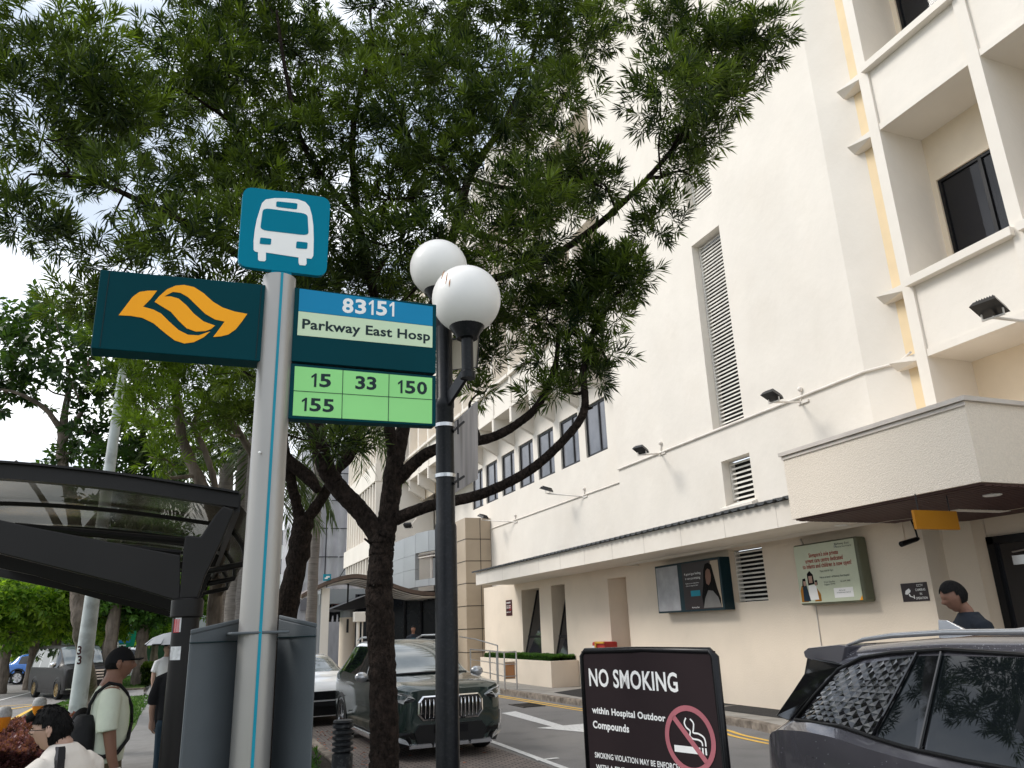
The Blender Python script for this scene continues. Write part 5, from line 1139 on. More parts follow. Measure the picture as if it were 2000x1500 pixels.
leaves('verge_grass', pos, [(g.gauss(0,.3), g.gauss(0,.3), 1) for _ in pos], [g.random()*.6 for _ in pos], 4, .07, .012, .2, .7, .0, 'leaf_hedge', None, 10, kind='stuff')
# ================================================================== VEHICLES
def lerpst(ST, y):
    if y <= ST[0][0]: return ST[0][1:]
    for a, b in zip(ST[:-1], ST[1:]):
        if a[0] <= y <= b[0]:
            i = ST.index(a); p = ST[max(i-1, 0)]; n = ST[min(i+2, len(ST)-1)]; t = (y-a[0])/(b[0]-a[0]); out = []
            for k in range(1, len(a)):
                h = b[0]-a[0]; m0 = (b[k]-p[k])/max(b[0]-p[0], 1e-6)*h; m1 = (n[k]-a[k])/max(n[0]-a[0], 1e-6)*h
                d = b[k]-a[k]
                if m0*d <= 0: m0 = 0
                if m1*d <= 0: m1 = 0
                m0 = max(min(m0, 3*abs(d)), -3*abs(d)); m1 = max(min(m1, 3*abs(d)), -3*abs(d))
                out.append((2*t**3-3*t*t+1)*a[k]+(t**3-2*t*t+t)*m0+(-2*t**3+3*t*t)*b[k]+(t**3-t*t)*m1)
            return tuple(out)
    return ST[-1][1:]
def wheel(parent, x, y, r, wd, side, spokes=5, rimm='chrome', z=None):
    z = r if z is None else z; ax = (side, 0, 0)
    mb = MB(); c = Vector((x-side*wd, y, z)); mb.lathe([(r*.66,0),(r*.9,0),(r*.985,wd*.12),(r,wd*.3),(r,wd*.75),(r*.975,wd*.93),(r*.90,wd),(r*.70,wd*.99),(r*.68,wd*.9)], c, ax, 30); wv_ = mb.build('wheel', 'rubber', parent, smooth='auto')
    mb = MB(); mb.lathe([(0,wd*.5),(r*.66,wd*.5),(r*.67,wd*.93),(r*.71,wd*.97)], c, ax, 30)
    for k in range(spokes):
        a = 2*math.pi*k/spokes
        for da in (-.16, .16):
            d = Vector((0, math.cos(a+da), math.sin(a+da))); t_ = Vector((0, -d.z, d.y)); d0 = Vector((0, math.cos(a), math.sin(a)))
            mb.obox(c+Vector(ax)*wd*.86+d0*r*.08*0+d*r*.36, d*r*.31, t_*r*.045, Vector(ax)*wd*.05)
    mb.lathe([(0,wd*.93),(r*.13,wd*.93),(r*.15,wd*.8),(r*.15,wd*.5)], c, ax, 16); mb.build('rim', rimm, wv_, smooth='auto'); return wv_
def carbody(parent, ST, L, paint, side_gl, front_gl, rear_gl, nseg=70, glass='car_glass', wglass='windscreen', fracs=(.5,.75,.94,.985), arches=(), archr=.38, clad='trim_black', pillars=()):
    """body shell lofted over stations (y, zb, zbelt, ztop, wb, wm, wbelt, wtop); glass areas become parts of their own"""
    ys = sorted({round(L*i/nseg, 4) for i in range(nseg+1)} | {g for s in (side_gl, front_gl, rear_gl) for ab in s for g in ab} | {p for ab in pillars for p in ab})
    rows = []
    for y in ys:
        zb, zB, zt, wb, wm, wB, wt = lerpst(ST, y); zg = zt-min(.07, (zt-zB)*.3)
        half = [(wb, zb), (wm*.985, zb+.14*(zB-zb)), (wm, zb+.45*(zB-zb)), (wm*1.0, zb+.72*(zB-zb)), (wm*.985, zB-.06*(zB-zb)), (wB, zB), (wB+(wt-wB)*.45, zB+(zg-zB)*.45), (wB+(wt-wB)*.93, zB+(zg-zB)*.93), (wt*.97, zg+.3*(zt-zg)), (wt*.85, zg+.75*(zt-zg)), (wt*.5, zt-.006), (0, zt)]
        rows.append([Vector((x, y, z)) for x, z in half]+[Vector((-x, y, z)) for x, z in reversed(half[:-1])])
    n = len(rows[0]); groups = {}
    for i in range(len(ys)-1):
        ymid = (ys[i]+ys[i+1])/2
        for j in range(n-1):
            jj = min(j, n-2-j)
            g = 'body'
            if jj in (5, 6):
                for k, (a, b) in enumerate(side_gl):
                    if a < ymid < b: g = ('s', k, j < n/2)
                for (a, b) in pillars:
                    if a < ymid < b: g = ('pillar', a, j < n/2)
            if jj >= 8:
                for k, (a, b) in enumerate(front_gl):
                    if a < ymid < b: g = ('f', k, 0)
                for k, (a, b) in enumerate(rear_gl):
                    if a < ymid < b: g = ('r', k, 0)
            if g == 'body' and arches and jj <= 3:
                c = (rows[i][j]+rows[i+1][j+1])/2
                for ay in arches:
                    if (c.y-ay)**2+(c.z-.34)**2 < archr**2: g = 'skip'
            if g == 'body' and clad and jj == 0: g = ('clad', 0, j < n/2)
            groups.setdefault(g, []).append((rows[i][j], rows[i+1][j], rows[i+1][j+1], rows[i][j+1]))
    groups['body'].append(tuple(rows[0])); groups['body'].append(tuple(reversed(rows[-1])))
    out = {}
    for g, fs in groups.items():
        if g == 'skip': continue
        mb = MB()
        for f in fs: mb.quad(*f)
        if g == 'body': out['body'] = mb.build('body', paint, parent, smooth='auto')
        elif g[0] == 'clad': mb.build('sill', clad, parent, smooth='auto')
        elif g[0] == 'pillar': mb.build('pillar_trim', 'trim_gloss', parent, smooth=True)
        elif g[0] == 's': mb.build('side_window', glass, parent, smooth=True)
        elif g[0] == 'f': mb.build('windscreen', wglass, parent, smooth=True)
        else: mb.build('rear_window', glass, parent, smooth=True)
    for ay in arches:   # dark wheel housings inside the cut-outs, cladding lip round them
        wm = lerpst(ST, ay)[4]
        for s in (-1, 1):
            mb = MB(); seg = 20; P_ = [Vector((s*(wm+.008), ay+archr*1.02*math.cos(math.pi*k/seg), .34+archr*1.02*math.sin(math.pi*k/seg))) for k in range(seg+1)]
            Q_ = [Vector((s*(wm-.0), ay+archr*1.2*math.cos(math.pi*k/seg), .34+archr*1.2*math.sin(math.pi*k/seg))) for k in range(seg+1)]
            for k in range(seg): mb.quad(P_[k], P_[k+1], Q_[k+1], Q_[k]); mb.quad(P_[k], P_[k+1], P_[k+1]-Vector((s*.3,0,0)), P_[k]-Vector((s*.3,0,0)))
            mb.add([P_[k]-Vector((s*.3,0,0)) for k in range(seg+1)], [tuple(range(seg+1))]); mb.build('wheel_arch', 'trim_black', parent, smooth='auto')
    return out
def frontY(ST, x):
    for k in range(200):
        y = k*.005
        if lerpst(ST, y)[4] >= abs(x): return y
    return 1.0
def poly(parent, name, m, pts, d=(0,-.012,0), smooth=False):
    mb = MB(); mb.slab(pts, d); return mb.build(name, m, parent, bevel=0)
# ---- dark green SUV with the twin grille, nose towards the viewer
GC = thing('parked_car', 'dark green SUV with a chrome twin grille parked nose-on behind the tree trunk', 'car', (0,0,0), 'cars parked along the hospital driveway')
L = 4.5
ST = [(0,.24,.97,.99,.60,.66,.64,.50),(.05,.20,1.0,1.03,.72,.80,.76,.60),(.18,.18,1.03,1.07,.82,.885,.83,.68),(.5,.17,1.06,1.11,.87,.92,.87,.72),(1.0,.18,1.09,1.15,.88,.925,.89,.74),(1.28,.19,1.11,1.175,.88,.92,.89,.75),(1.75,.20,1.12,1.50,.88,.92,.885,.69),(2.1,.20,1.13,1.66,.88,.92,.885,.66),(2.5,.20,1.14,1.72,.88,.92,.885,.65),(3.3,.20,1.16,1.72,.88,.92,.885,.65),(3.9,.22,1.18,1.65,.88,.92,.875,.63),(4.3,.26,1.13,1.32,.86,.90,.84,.60),(4.5,.34,.95,1.02,.70,.75,.70,.50)]
carbody(GC, ST, L, 'paint_green', [(1.45,2.42),(2.52,3.35),(3.42,3.9)], [(1.30,2.08)], [(3.95,4.3)], arches=(.86,3.62), archr=.385, pillars=[(2.42,2.52),(3.35,3.42)])
for y in (.86, 3.62):
    for s in (-1, 1): wheel(GC, s*.925, y, .355, .23, s, 5)
for s in (-1, 1):
    # kidney grille half: chrome frame, black well, vertical bars
    cx = s*.285; hw = .245; z0, z1 = .555, .905; ch = .085
    oc = [(-hw+ch,z0),(hw-ch,z0),(hw,z0+ch*1.1),(hw-.005,z1-ch),(hw-ch*.9,z1),(-hw+ch*.9,z1),(-hw+.005,z1-ch),(-hw,z0+ch*1.1)]
    O = [Vector((cx+x, -.05+abs(cx+x)**2*.10, z)) for x, z in oc]; ce = Vector((cx, -.05+cx*cx*.1, (z0+z1)/2))
    mb = MB(); mb.slab([ce+(p-ce)*.97+Vector((0,.004,0)) for p in O], (0,.08,0)); gr = mb.build('grille', 'trim_gloss', GC)
    mb = MB(); I = [ce+(p-ce)*.90+Vector((0,-.003,0)) for p in O]
    for k in range(8):
        k2 = (k+1) % 8; f = Vector((0,-.018,0)); mb.hexa([O[k], O[k2], I[k2], I[k]], [O[k]+f*.4, O[k2]+f*.4, I[k2]+f, I[k]+f])
    mb.build('grille_frame', 'chrome', gr)
    for k in range(7):
        x = -hw*.78+2*hw*.78*k/6; zt_ = z1-.035-(.03 if k in (0,6) else 0); zb_ = z0+.03+(.05 if k in (0,6) else 0); X_ = cx+x; Y_ = -.05+X_*X_*.1
        mb = MB(); mb.tube([(X_,Y_-.002,zt_),(X_,Y_-.02,zt_-.05),(X_,Y_-.018,(zt_+zb_)/2),(X_,Y_-.004,zb_+.03),(X_,Y_-.0,zb_)], [.007,.011,.010,.009,.006], 6); mb.build('grille_bar', 'chrome', gr, smooth=True)
    # headlight wrapping round the corner
    hp_ = [(.575,0,.87),(.60,0,.84),(.74,0,.81),(.865,0,.86),(.905,0,.94),(.88,0,.985),(.78,0,.965),(.66,0,.93)]
    mb = MB(); mb.slab([Vector((s*(x+.012), frontY(ST,x)-.045, z)) for x, y, z in hp_], (s*-.03,.05,0)); hl = mb.build('headlight', 'lens', GC)
    mb = MB()
    for q in ([(.60,-.004,.862),(.67,.012,.885),(.66,.012,.835),(.73,.03,.82)], [(.76,.06,.905),(.82,.13,.925),(.80,.11,.855),(.85,.16,.855)]):
        mb.tube([Vector((s*(x+.012), frontY(ST,x)-.05, z+.025)) for x, y, z in (q[0], q[1])], .0045, 5); mb.tube([Vector((s*(x+.012), frontY(ST,x)-.05, z+.025)) for x, y, z in (q[1], q[3])], .0045, 5)
    mb.build('light_guide', 'white_print', hl)
    mb = MB(); mb.slab([Vector((s*x, frontY(ST,x)-.05, z+.02)) for x, y, z in ((.57,-.012,.845),(.60,-.008,.82),(.74,.03,.795),(.735,.03,.83),(.62,.0,.86))], (0,.012,0)); mb.build('lamp_bezel', 'trim_black', hl)
    # corner intake, bright blade, skid wing
    mb = MB(); mb.slab([Vector((s*x, y, z)) for x, y, z in ((.55,-.02,.30),(.80,.04,.36),(.86,.12,.50),(.70,.0,.45),(.60,-.02,.40))], (0,.03,0)); mb.build('side_intake', 'trim_black', GC)
    mb = MB(); mb.hexa([Vector((s*x, y, z)) for x, y, z in ((.66,-.045,.235),(.875,.10,.30),(.89,.14,.36),(.70,-.02,.29))], [Vector((s*x, y, z)) for x, y, z in ((.68,-.03,.27),(.885,.11,.335),(.90,.15,.40),(.71,-.01,.31))]); mb.build('bumper_blade', 'paint_silver', GC)
    mb = MB(); mb.hexa([Vector((s*x, y, z)) for x, y, z in ((.872,.12,.42),(.885,.14,.42),(.90,.16,.42),(.888,.18,.42))], [Vector((s*x, y, z)) for x, y, z in ((.878,.12,.62),(.89,.14,.62),(.905,.16,.62),(.89,.18,.62))]); mb.build('reflector', 'white_print', GC)
    # mirror
    mb = MB(); mb.ball((s*1.035,1.52,1.145), .115, 20, 14, (1,.62,.74)); mi = mb.build('wing_mirror', 'paint_silver', GC, smooth=True)
    mb = MB(); mb.tube([(s*.87,1.55,1.10),(s*.95,1.54,1.09),(s*1.0,1.54,1.10)], [.03,.022,.03], 8); mb.build('mirror_foot', 'trim_black', mi, smooth=True)
    mb = MB(); mb.tube([(s*.60,2.2,1.74),(s*.61,2.4,1.775),(s*.61,3.4,1.77),(s*.60,3.75,1.715)], .016, 8); mb.build('roof_rail', 'paint_silver', GC, smooth=True)
    mb = MB(); mb.hexa([(s*.93,1.3,.24),(s*.93,3.2,.24),(s*.90,3.2,.20),(s*.90,1.3,.20)], [(s*.945,1.3,.29),(s*.945,3.2,.29),(s*.915,3.2,.30),(s*.915,1.3,.30)]); mb.build('side_step', 'paint_silver', GC)
mb = MB(); mb.slab([Vector((x,-.03,z)) for x, z in ((-.52,.22),(.52,.22),(.58,.40),(.50,.50),(-.50,.50),(-.58,.40))], (0,.05,0)); mb.build('lower_grille', 'trim_black', GC)
mb = MB()
for a, b in ((-.66,-.30),(-.29,.29),(.30,.66)): mb.hexa([(a,-.05,.185),(b,-.05,.185),(b,.0,.18),(a,.0,.18)], [(a+.02,-.055,.235),(b-.02,-.055,.235),(b-.02,-.0,.25),(a+.02,-.0,.25)])
mb.build('skid_plate', 'paint_silver', GC)
mb = MB(); mb.box((-.26,-.075,.37),(.26,-.055,.48)); mb.build('number_plate', 'cap_black', GC, bevel=.004)
mb = MB()
for s in (-1, 1): mb.tube([(s*.06,-.0,1.0-.03),(s*.20,.25,1.075),(s*.30,.8,1.13),(s*.40,1.22,1.155)], .006, 5)
mb.build('bonnet_crease', 'paint_green', GC, smooth=True)
mb = MB(); mb.tube([(-.74,1.27,1.155),(-.4,1.235,1.175),(0,1.225,1.18),(.4,1.235,1.175),(.74,1.27,1.155)], .018, 6); mb.build('wiper_cowl', 'trim_black', GC, smooth=True)
mb = MB(); mb.ball((0,1.90,1.50), .07, 12, 8, (1.5,.5,.6)); mb.build('interior_mirror', 'trim_black', GC, smooth=True)
GC.location = (3.80, 12.25, 0); GC.rotation_euler = (0, 0, R(2))
# ---- white hatchback behind it
WC = thing('parked_car', 'white hatchback with dark split grille parked behind the dark green SUV', 'car', (0,0,0), 'cars parked along the hospital driveway')
ST = [(0,.20,.66,.70,.60,.68,.62,.5),(.06,.16,.74,.79,.72,.80,.72,.58),(.22,.15,.82,.87,.82,.87,.80,.66),(.6,.15,.88,.95,.85,.90,.85,.7),(1.05,.16,.93,1.0,.86,.90,.86,.7),(1.3,.16,.95,1.06,.86,.90,.86,.68),(1.9,.17,.96,1.33,.86,.90,.86,.60),(2.3,.17,.97,1.41,.86,.90,.86,.57),(2.9,.17,.98,1.42,.86,.90,.86,.56),(3.5,.18,1.0,1.34,.86,.90,.85,.56),(4.1,.22,.98,1.10,.84,.88,.82,.58),(4.4,.3,.8,.88,.7,.76,.7,.5)]
carbody(WC, ST, 4.4, 'paint_white', [(1.5,2.35),(2.45,3.3)], [(1.26,2.1)], [(3.35,4.0)], arches=(.82,3.5), archr=.36, pillars=[(2.35,2.45)], clad='trim_black')
for y in (.82, 3.5):
    for s in (-1, 1): wheel(WC, s*.905, y, .325, .21, s, 5)
for s in (-1, 1):
    mb = MB(); mb.slab([Vector((s*x, y-.012, z)) for x, y, z in ((.42,-.0,.66),(.62,.02,.62),(.80,.16,.66),(.86,.34,.76),(.80,.20,.765),(.62,.05,.72),(.44,.0,.70))], (0,.04,0)); mb.build('headlight', 'lens', WC)
    mb = MB(); mb.slab([Vector((s*x, y-.03, z)) for x, y, z in ((.50,.0,.26),(.78,.1,.24),(.86,.2,.34),(.84,.2,.48),(.72,.08,.50),(.54,.0,.42))], (0,.03,0)); mb.build('side_intake', 'trim_black', WC)
    mb = MB(); mb.tube([Vector((s*x, y-.05, z)) for x, y, z in ((.84,.2,.50),(.74,.08,.43),(.56,.0,.41))], .014, 6); mb.tube([Vector((s*x, y-.05, z)) for x, y, z in ((.46,.0,.22),(.56,.0,.20),(.76,.08,.20),(.86,.2,.32))], .03, 6); mb.build('bumper_accent', 'paint_white', WC, smooth=True)
    mb = MB(); mb.ball((s*.98,1.45,.98), .10, 16, 10, (1,.6,.7)); mb.build('wing_mirror', 'paint_white', WC, smooth=True)
mb = MB(); mb.slab([Vector((x,-.02,z)) for x, z in ((-.62,.60),(-.44,.70),(.44,.70),(.62,.60),(.40,.53),(-.40,.53))], (0,.03,0)); mb.build('grille', 'trim_gloss', WC)
mb = MB(); mb.slab([Vector((x,-.02,z)) for x, z in ((-.44,.22),(.44,.22),(.48,.42),(-.48,.42))], (0,.03,0)); mb.build('lower_grille', 'trim_black', WC)
mb = MB(); mb.box((-.26,-.05,.40),(.26,-.03,.50)); mb.build('number_plate', 'cap_black', WC)
WC.location = (2.78, 17.9, 0); WC.rotation_euler = (0, 0, R(5))
# ---- grey SUV close by on the right, tail towards the far end: front at local y=0, here turned round so its nose points to the viewer side
SC = thing('parked_car', 'wet dark grey SUV at the right edge with patterned rear quarter trim and roof rail', 'car', (0,0,0), 'cars parked along the hospital driveway')
L = 4.78
ST = [(0,.24,.85,.90,.62,.68,.62,.5),(.1,.2,.95,1.0,.8,.85,.78,.6),(.5,.18,1.02,1.08,.88,.93,.86,.7),(1.2,.18,1.06,1.13,.9,.95,.88,.72),(1.9,.19,1.07,1.50,.9,.95,.885,.66),(2.3,.19,1.08,1.66,.9,.95,.885,.655),(2.75,.19,1.085,1.715,.9,.95,.885,.655),(3.2,.19,1.10,1.715,.9,.95,.885,.655),(3.6,.20,1.13,1.695,.9,.95,.88,.65),(3.95,.22,1.17,1.665,.9,.95,.865,.645),(4.2,.25,1.175,1.63,.89,.94,.835,.635),(4.36,.27,1.165,1.52,.885,.935,.81,.63),(4.5,.29,1.15,1.34,.875,.925,.79,.64),(4.62,.32,1.10,1.19,.85,.90,.77,.62),(4.72,.36,.98,1.04,.78,.84,.76,.6),(4.78,.42,.86,.90,.66,.72,.68,.5)]
carbody(SC, ST, L, 'paint_grey', [(1.35,2.3),(2.42,3.26),(3.34,3.62)], [(1.25,2.25)], [(4.22,4.58)], nseg=110, arches=(.9,3.75), archr=.40, pillars=[(2.3,2.42),(3.26,3.34)])
# patterned rear quarter trim between glass and tail
def sp(y, f, s=-1, off=.0):   # point on the flank glass band: f 0 at the belt, 1 at the roof edge
    zb, zB, zt, wb, wm, wB, wt = lerpst(ST, y); zg = zt-min(.07, (zt-zB)*.3); return Vector((s*(wB+(wt-wB)*f+off), y, zB+(zg-zB)*f))
for s in (-1, 1):
    Q = MB(); A_, B_ = [], []
    rows = 11; cols = 12
    # region: leaning quadrilateral (y, f) corners
    def rq(u, v): ya = 3.63+.66*v; yb = 3.95-.27*v if False else 0; lo = (3.63+(4.40-3.63)*u); hi = (3.40+(4.02-3.40)*u)*1.0; y = lo+(hi-lo)*v+.0; return y
    tr = MB(); g = [[sp(rq(i/cols, j/rows), .03+.90*(j/rows)*(1-.10*(i/cols)), s, .008) for i in range(cols+1)] for j in range(rows+1)]
    for j in range(rows):
        for i in range(cols):
            if not ((i+j) % 2): c = (g[j][i]+g[j][i+1]+g[j+1][i]+g[j+1][i+1])/4+Vector((s*.006,0,0))
            else: c = (g[j][i]+g[j][i+1]+g[j+1][i]+g[j+1][i+1])/4+Vector((s*.004,0,0))
            for a, b in ((g[j][i], g[j][i+1]), (g[j][i+1], g[j+1][i+1]), (g[j+1][i+1], g[j+1][i]), (g[j+1][i], g[j][i])): tr.quad(a, b, c)
    tr.build('quarter_trim', 'trim_gloss', SC)
    mb = MB(); mb.tube([sp(y, f, s, .012) for y, f in ((1.3,.0),(2.4,.0),(3.0,.0),(3.4,.0),(3.63,.01),(3.9,.02),(4.42,.03))], .013, 8)
    mb.tube([sp(y, f, s, .010) for y, f in ((1.4,.3),(1.8,.96),(2.4,.99),(3.2,.99),(3.6,.98),(3.85,.95),(4.05,.80),(4.25,.45),(4.42,.03))], .013, 8); mb.build('window_moulding', 'trim_black', SC, smooth=True)
    for y0, y1 in ((3.30,3.22),(3.65,3.40)):
        mb = MB(); mb.tube([sp(y0, .0, s, .014), sp((y0+y1)/2, .5, s, .014), sp(y1, .97, s, .012)], .009, 6); mb.build('window_divider', 'trim_gloss', SC)
    mb = MB()
    for pts in ([(3.28,1.13),(3.36,1.0),(3.44,.86),(3.43,.70)], [(2.36,1.07),(2.36,.8),(2.36,.35)], [(1.30,1.05),(1.32,.8),(1.40,.4)]):
        mb.tube([Vector((s*(lerpst(ST,y)[4]*1.0+.001-(.07 if z > 1.04 else .012 if z > .95 else 0)), y, z)) for y, z in pts], .0035, 5)
    mb.build('door_gap', 'trim_black', SC)
    mb = MB(); mb.slab([Vector((s*(.66-x*.02), y, z)) for x, y, z in ((0,3.98,1.655),(0,4.06,1.662),(0,4.36,1.638),(0,4.42,1.61),(0,4.41,1.57),(0,4.2,1.50),(0,4.05,1.53))], (s*-.66,0,0.0)); mb.build('spoiler_half', 'paint_grey', SC, smooth=False, bevel=.02)
    mb = MB(); mb.slab([Vector((s*x, y, z)) for x, y, z in ((.66,4.12,1.55),(.655,4.39,1.575),(.67,4.43,1.46),(.72,4.53,1.33),(.785,4.66,1.17),(.80,4.50,1.15),(.76,4.36,1.28),(.71,4.18,1.42),(.68,4.0,1.53))], (s*-.05,0,0)); mb.build('spoiler_fin', 'trim_gloss', SC, bevel=.008)
    mb = MB(); rl_ = [(2.0,1.62,.63),(2.15,1.69,.635),(2.6,1.735,.64),(3.2,1.735,.64),(3.6,1.718,.635),(3.85,1.694,.63),(4.02,1.655,.625)]
    mb.tube([Vector((s*x, y, z)) for y, z, x in rl_], [.010,.015,.017,.017,.017,.015,.008], 10); mb.build('roof_rail', 'paint_silver', SC, smooth=True)
    mb = MB(); mb.slab([Vector((s*x, y+.008, z)) for x, y, z in ((.50,4.775,.92),(.72,4.74,.95),(.86,4.60,.965),(.925,4.44,.955),(.91,4.50,.86),(.84,4.68,.80),(.6,4.78,.80))], (0,-.04,0)); tl = mb.build('tail_light', 'lens_red', SC)
    mb = MB(); mb.ball((s*1.05,1.75,1.12), .12, 16, 10, (1,.6,.7)); mb.build('wing_mirror', 'paint_grey', SC, smooth=True)
    for y in (.9, 3.75): wheel(SC, s*.955, y, .37, .24, s, 5)
mb = MB(); mb.hexa([(-.018,3.50,1.69),(.018,3.50,1.69),(.022,3.80,1.66),(-.022,3.80,1.66)], [(-.005,3.72,1.795),(.005,3.72,1.795),(.005,3.79,1.80),(-.005,3.79,1.80)]); mb.build('antenna_fin', 'paint_silver', SC, bevel=.004)
g = random.Random(77); mb = MB()
for k in range(420):   # rain drops standing on the paint and glass
    y = g.uniform(2.0, 4.6); zb, zB, zt, wb, wm, wB, wt = lerpst(ST, y); f = g.random()
    if f < .45: q = g.uniform(.3, .99); c = Vector((-(wB+(wt-wB)*.97)-.001, y, zB+(zt-.05-zB)*g.uniform(.93,1.02)))
    else: c = Vector((-wm*g.uniform(.98,1.0), y, zb+(zB-zb)*g.uniform(.55,.92)))
    r = g.uniform(.0012, .0030); mb.ball(c, r, 5, 4)
mb.build('rain_drops', 'paint_silver', SC, smooth=True)['kind'] = 'stuff'
SC.location = (4.72, .28, 0); SC.rotation_euler = (0, 0, R(-1))
# ---- black boxy van on the main road
VC = thing('black_van', 'glossy black boxy van waiting at the junction behind the mint pole', 'van', (0,0,0))
ST = [(0,.22,.86,.92,.6,.7,.66,.55),(.06,.2,1.0,1.05,.74,.80,.76,.62),(.3,.2,1.06,1.12,.82,.84,.82,.66),(.75,.2,1.08,1.18,.83,.85,.83,.68),(1.05,.2,1.08,1.5,.83,.85,.83,.69),(1.4,.2,1.08,1.80,.83,.85,.83,.69),(1.9,.2,1.08,1.86,.83,.85,.83,.69),(3.4,.2,1.08,1.86,.83,.85,.83,.69),(4.1,.22,1.08,1.82,.83,.85,.83,.69),(4.25,.3,1.0,1.72,.8,.83,.8,.66),(4.3,.35,.98,1.6,.7,.75,.72,.6)]
carbody(VC, ST, 4.3, 'paint_black', [(1.0,2.0),(2.1,3.1),(3.2,4.0)], [(.78,1.4)], [], arches=(.75,3.4), archr=.36, pillars=[(2.0,2.1),(3.1,3.2)])
for y in (.75, 3.4):
    for s in (-1, 1): wheel(VC, s*.86, y, .325, .2, s, 7, 'gold')
for s in (-1, 1):
    mb = MB(); mb.slab([Vector((s*x, y-.02, z)) for x, y, z in ((.45,.02,.86),(.70,.06,.84),(.80,.2,.86),(.80,.2,.98),(.68,.05,.98),(.45,.02,.97))], (0,.04,0)); mb.build('headlight', 'lens', VC)
    mb = MB(); mb.ball((s*.95,1.1,1.18), .11, 14, 10, (1,.6,.9)); mb.build('wing_mirror', 'chrome', VC, smooth=True)
mb = MB()
for z in (.62,.72,.82,.92): mb.box((-.44,-.03,z),(.44,.0,z+.05))
mb.box((-.78,-.035,.34),(.78,-.01,.38)); mb.build('grille', 'chrome', VC)
mb = MB(); mb.box((-.26,-.05,.42),(.26,-.035,.53)); mb.build('number_plate', 'cap_black', VC)
vb = onZ(112, 1366, 0)
VC.location = (vb.x+1.0, vb.y-.5, 0); VC.rotation_euler = (0, 0, R(24)); VC.scale = (.98,)*3
# ---- simple cars further off
def smallcar(label, cat, paint, loc, rz, hatch=True, name='parked_car', sc=1, group='cars on the far road'):
    t = thing(name, label, cat, (0,0,0), group)
    ST = [(0,.22,.66,.70,.6,.7,.62,.5),(.2,.18,.80,.85,.8,.87,.8,.66),(.9,.17,.92,.98,.85,.89,.85,.7),(1.2,.17,.94,1.04,.85,.89,.85,.68),(1.9,.17,.95,1.42,.85,.89,.85,.6),(2.8,.17,.96,1.46,.85,.89,.85,.58),(3.6,.18,.97,1.38,.85,.89,.84,.58),(4.0,.22,.96,1.05,.83,.87,.82,.58),(4.3,.3,.8,.88,.7,.76,.7,.5)]
    carbody(t, ST, 4.3, paint, [(1.4,2.35),(2.45,3.5)], [(1.22,1.95)], [(3.6,4.0)], nseg=36, arches=(.8,3.45), archr=.36, pillars=[(2.35,2.45)])
    for y in (.8, 3.45):
        for s in (-1, 1): wheel(t, s*.9, y, .32, .2, s, 5)
    for s in (-1, 1): mb = MB(); mb.slab([Vector((s*x, y-.01, z)) for x, y, z in ((.5,.04,.62),(.72,.1,.62),(.82,.3,.72),(.6,.1,.72))], (0,.03,0)); mb.build('headlight', 'lens', t); mb = MB(); mb.box((s*.84-.1, 4.18, .72), (s*.84+.02*s, 4.24, .86)); mb.build('tail_light', 'lens_red', t)
    t.location = loc; t.rotation_euler = (0,0,rz); t.scale = (sc,)*3; return t
p = onZ(235, 1318, 0); smallcar('white hatchback waiting behind the black van', 'car', 'paint_white', (onZ(70,1350,0).x-.5, 47, 0), R(25), name='car')
smallcar('blue car to the right of the black van, behind the cap of the man', 'car', 'paint_blue', (-4.4, 47.5, 0), R(75), name='car')
smallcar('blue car on the side road between the cap and the two-stemmed tree', 'car', 'paint_blue', (-1.9, 47.8, 0), R(80), name='car')
smallcar('silver car far down the road under the white building', 'car', 'paint_silver', (-1.6, 62, 0), R(70), name='car')
smallcar('white van-like car at the left edge beyond the kerb trees', 'car', 'paint_white', (-14.2, 52, 0), R(10), name='car')
smallcar('dark car in the hospital porch beyond the white hatchback', 'car', 'paint_black', (4.2, 36.0, 0), R(30), name='car')
# ================================================================== PEOPLE
def loft(mb, secs, Fv, Sv, seg=20):   # secs: (centre, half width along Sv, half depth along Fv)
    vs = []; fs = []; n = len(secs)
    for c, ws, wf in secs:
        c = Vector(c)
        for k in range(seg):
            q = 2*math.pi*k/seg; ca, sa = math.cos(q), math.sin(q); e = .82
            vs.append(c+Sv*ws*math.copysign(abs(ca)**e, ca)+Fv*wf*math.copysign(abs(sa)**e, sa))
    for i in range(n-1):
        for k in range(seg): fs.append((i*seg+k, i*seg+(k+1) % seg, (i+1)*seg+(k+1) % seg, (i+1)*seg+k))
    fs += [tuple(reversed(range(seg))), tuple((n-1)*seg+k for k in range(seg))]; mb.add(vs, fs)
def gs_(x, s): return math.exp(-(x/s)**2)
def headpt(th, ph, k=1.0, face=True):
    u = math.cos(th); h = math.sin(th); f = h*math.cos(ph); s = h*math.sin(ph)
    rf, rs, ru = .099, .077, .122
    F_ = f*rf; S_ = s*rs; U_ = u*ru
    if f < 0: F_ *= 1.06
    if u < -.1: sq = 1-.30*min(1, (-u-.1)/.9); S_ *= sq; F_ *= (1-.12*(-u)) if f > 0 else (1-.45*(-u-.1))
    if face and f > 0:
        F_ += .026*gs_(s, .17)*gs_(u+.16, .15)+.010*gs_(s, .10)*gs_(u+.02, .16)+.005*gs_(u-.22, .12)*gs_(abs(s)-.3, .3)-.010*gs_(abs(s)-.38, .15)*gs_(u-.04, .10)
        F_ += .009*gs_(s, .26)*gs_(u+.50, .07)+.008*gs_(s, .26)*gs_(u+.62, .06)+.012*gs_(s, .3)*gs_(u+.88, .14)-.006*gs_(u+.72, .05)*gs_(s, .3)
    return F_*k, S_*k, U_*k
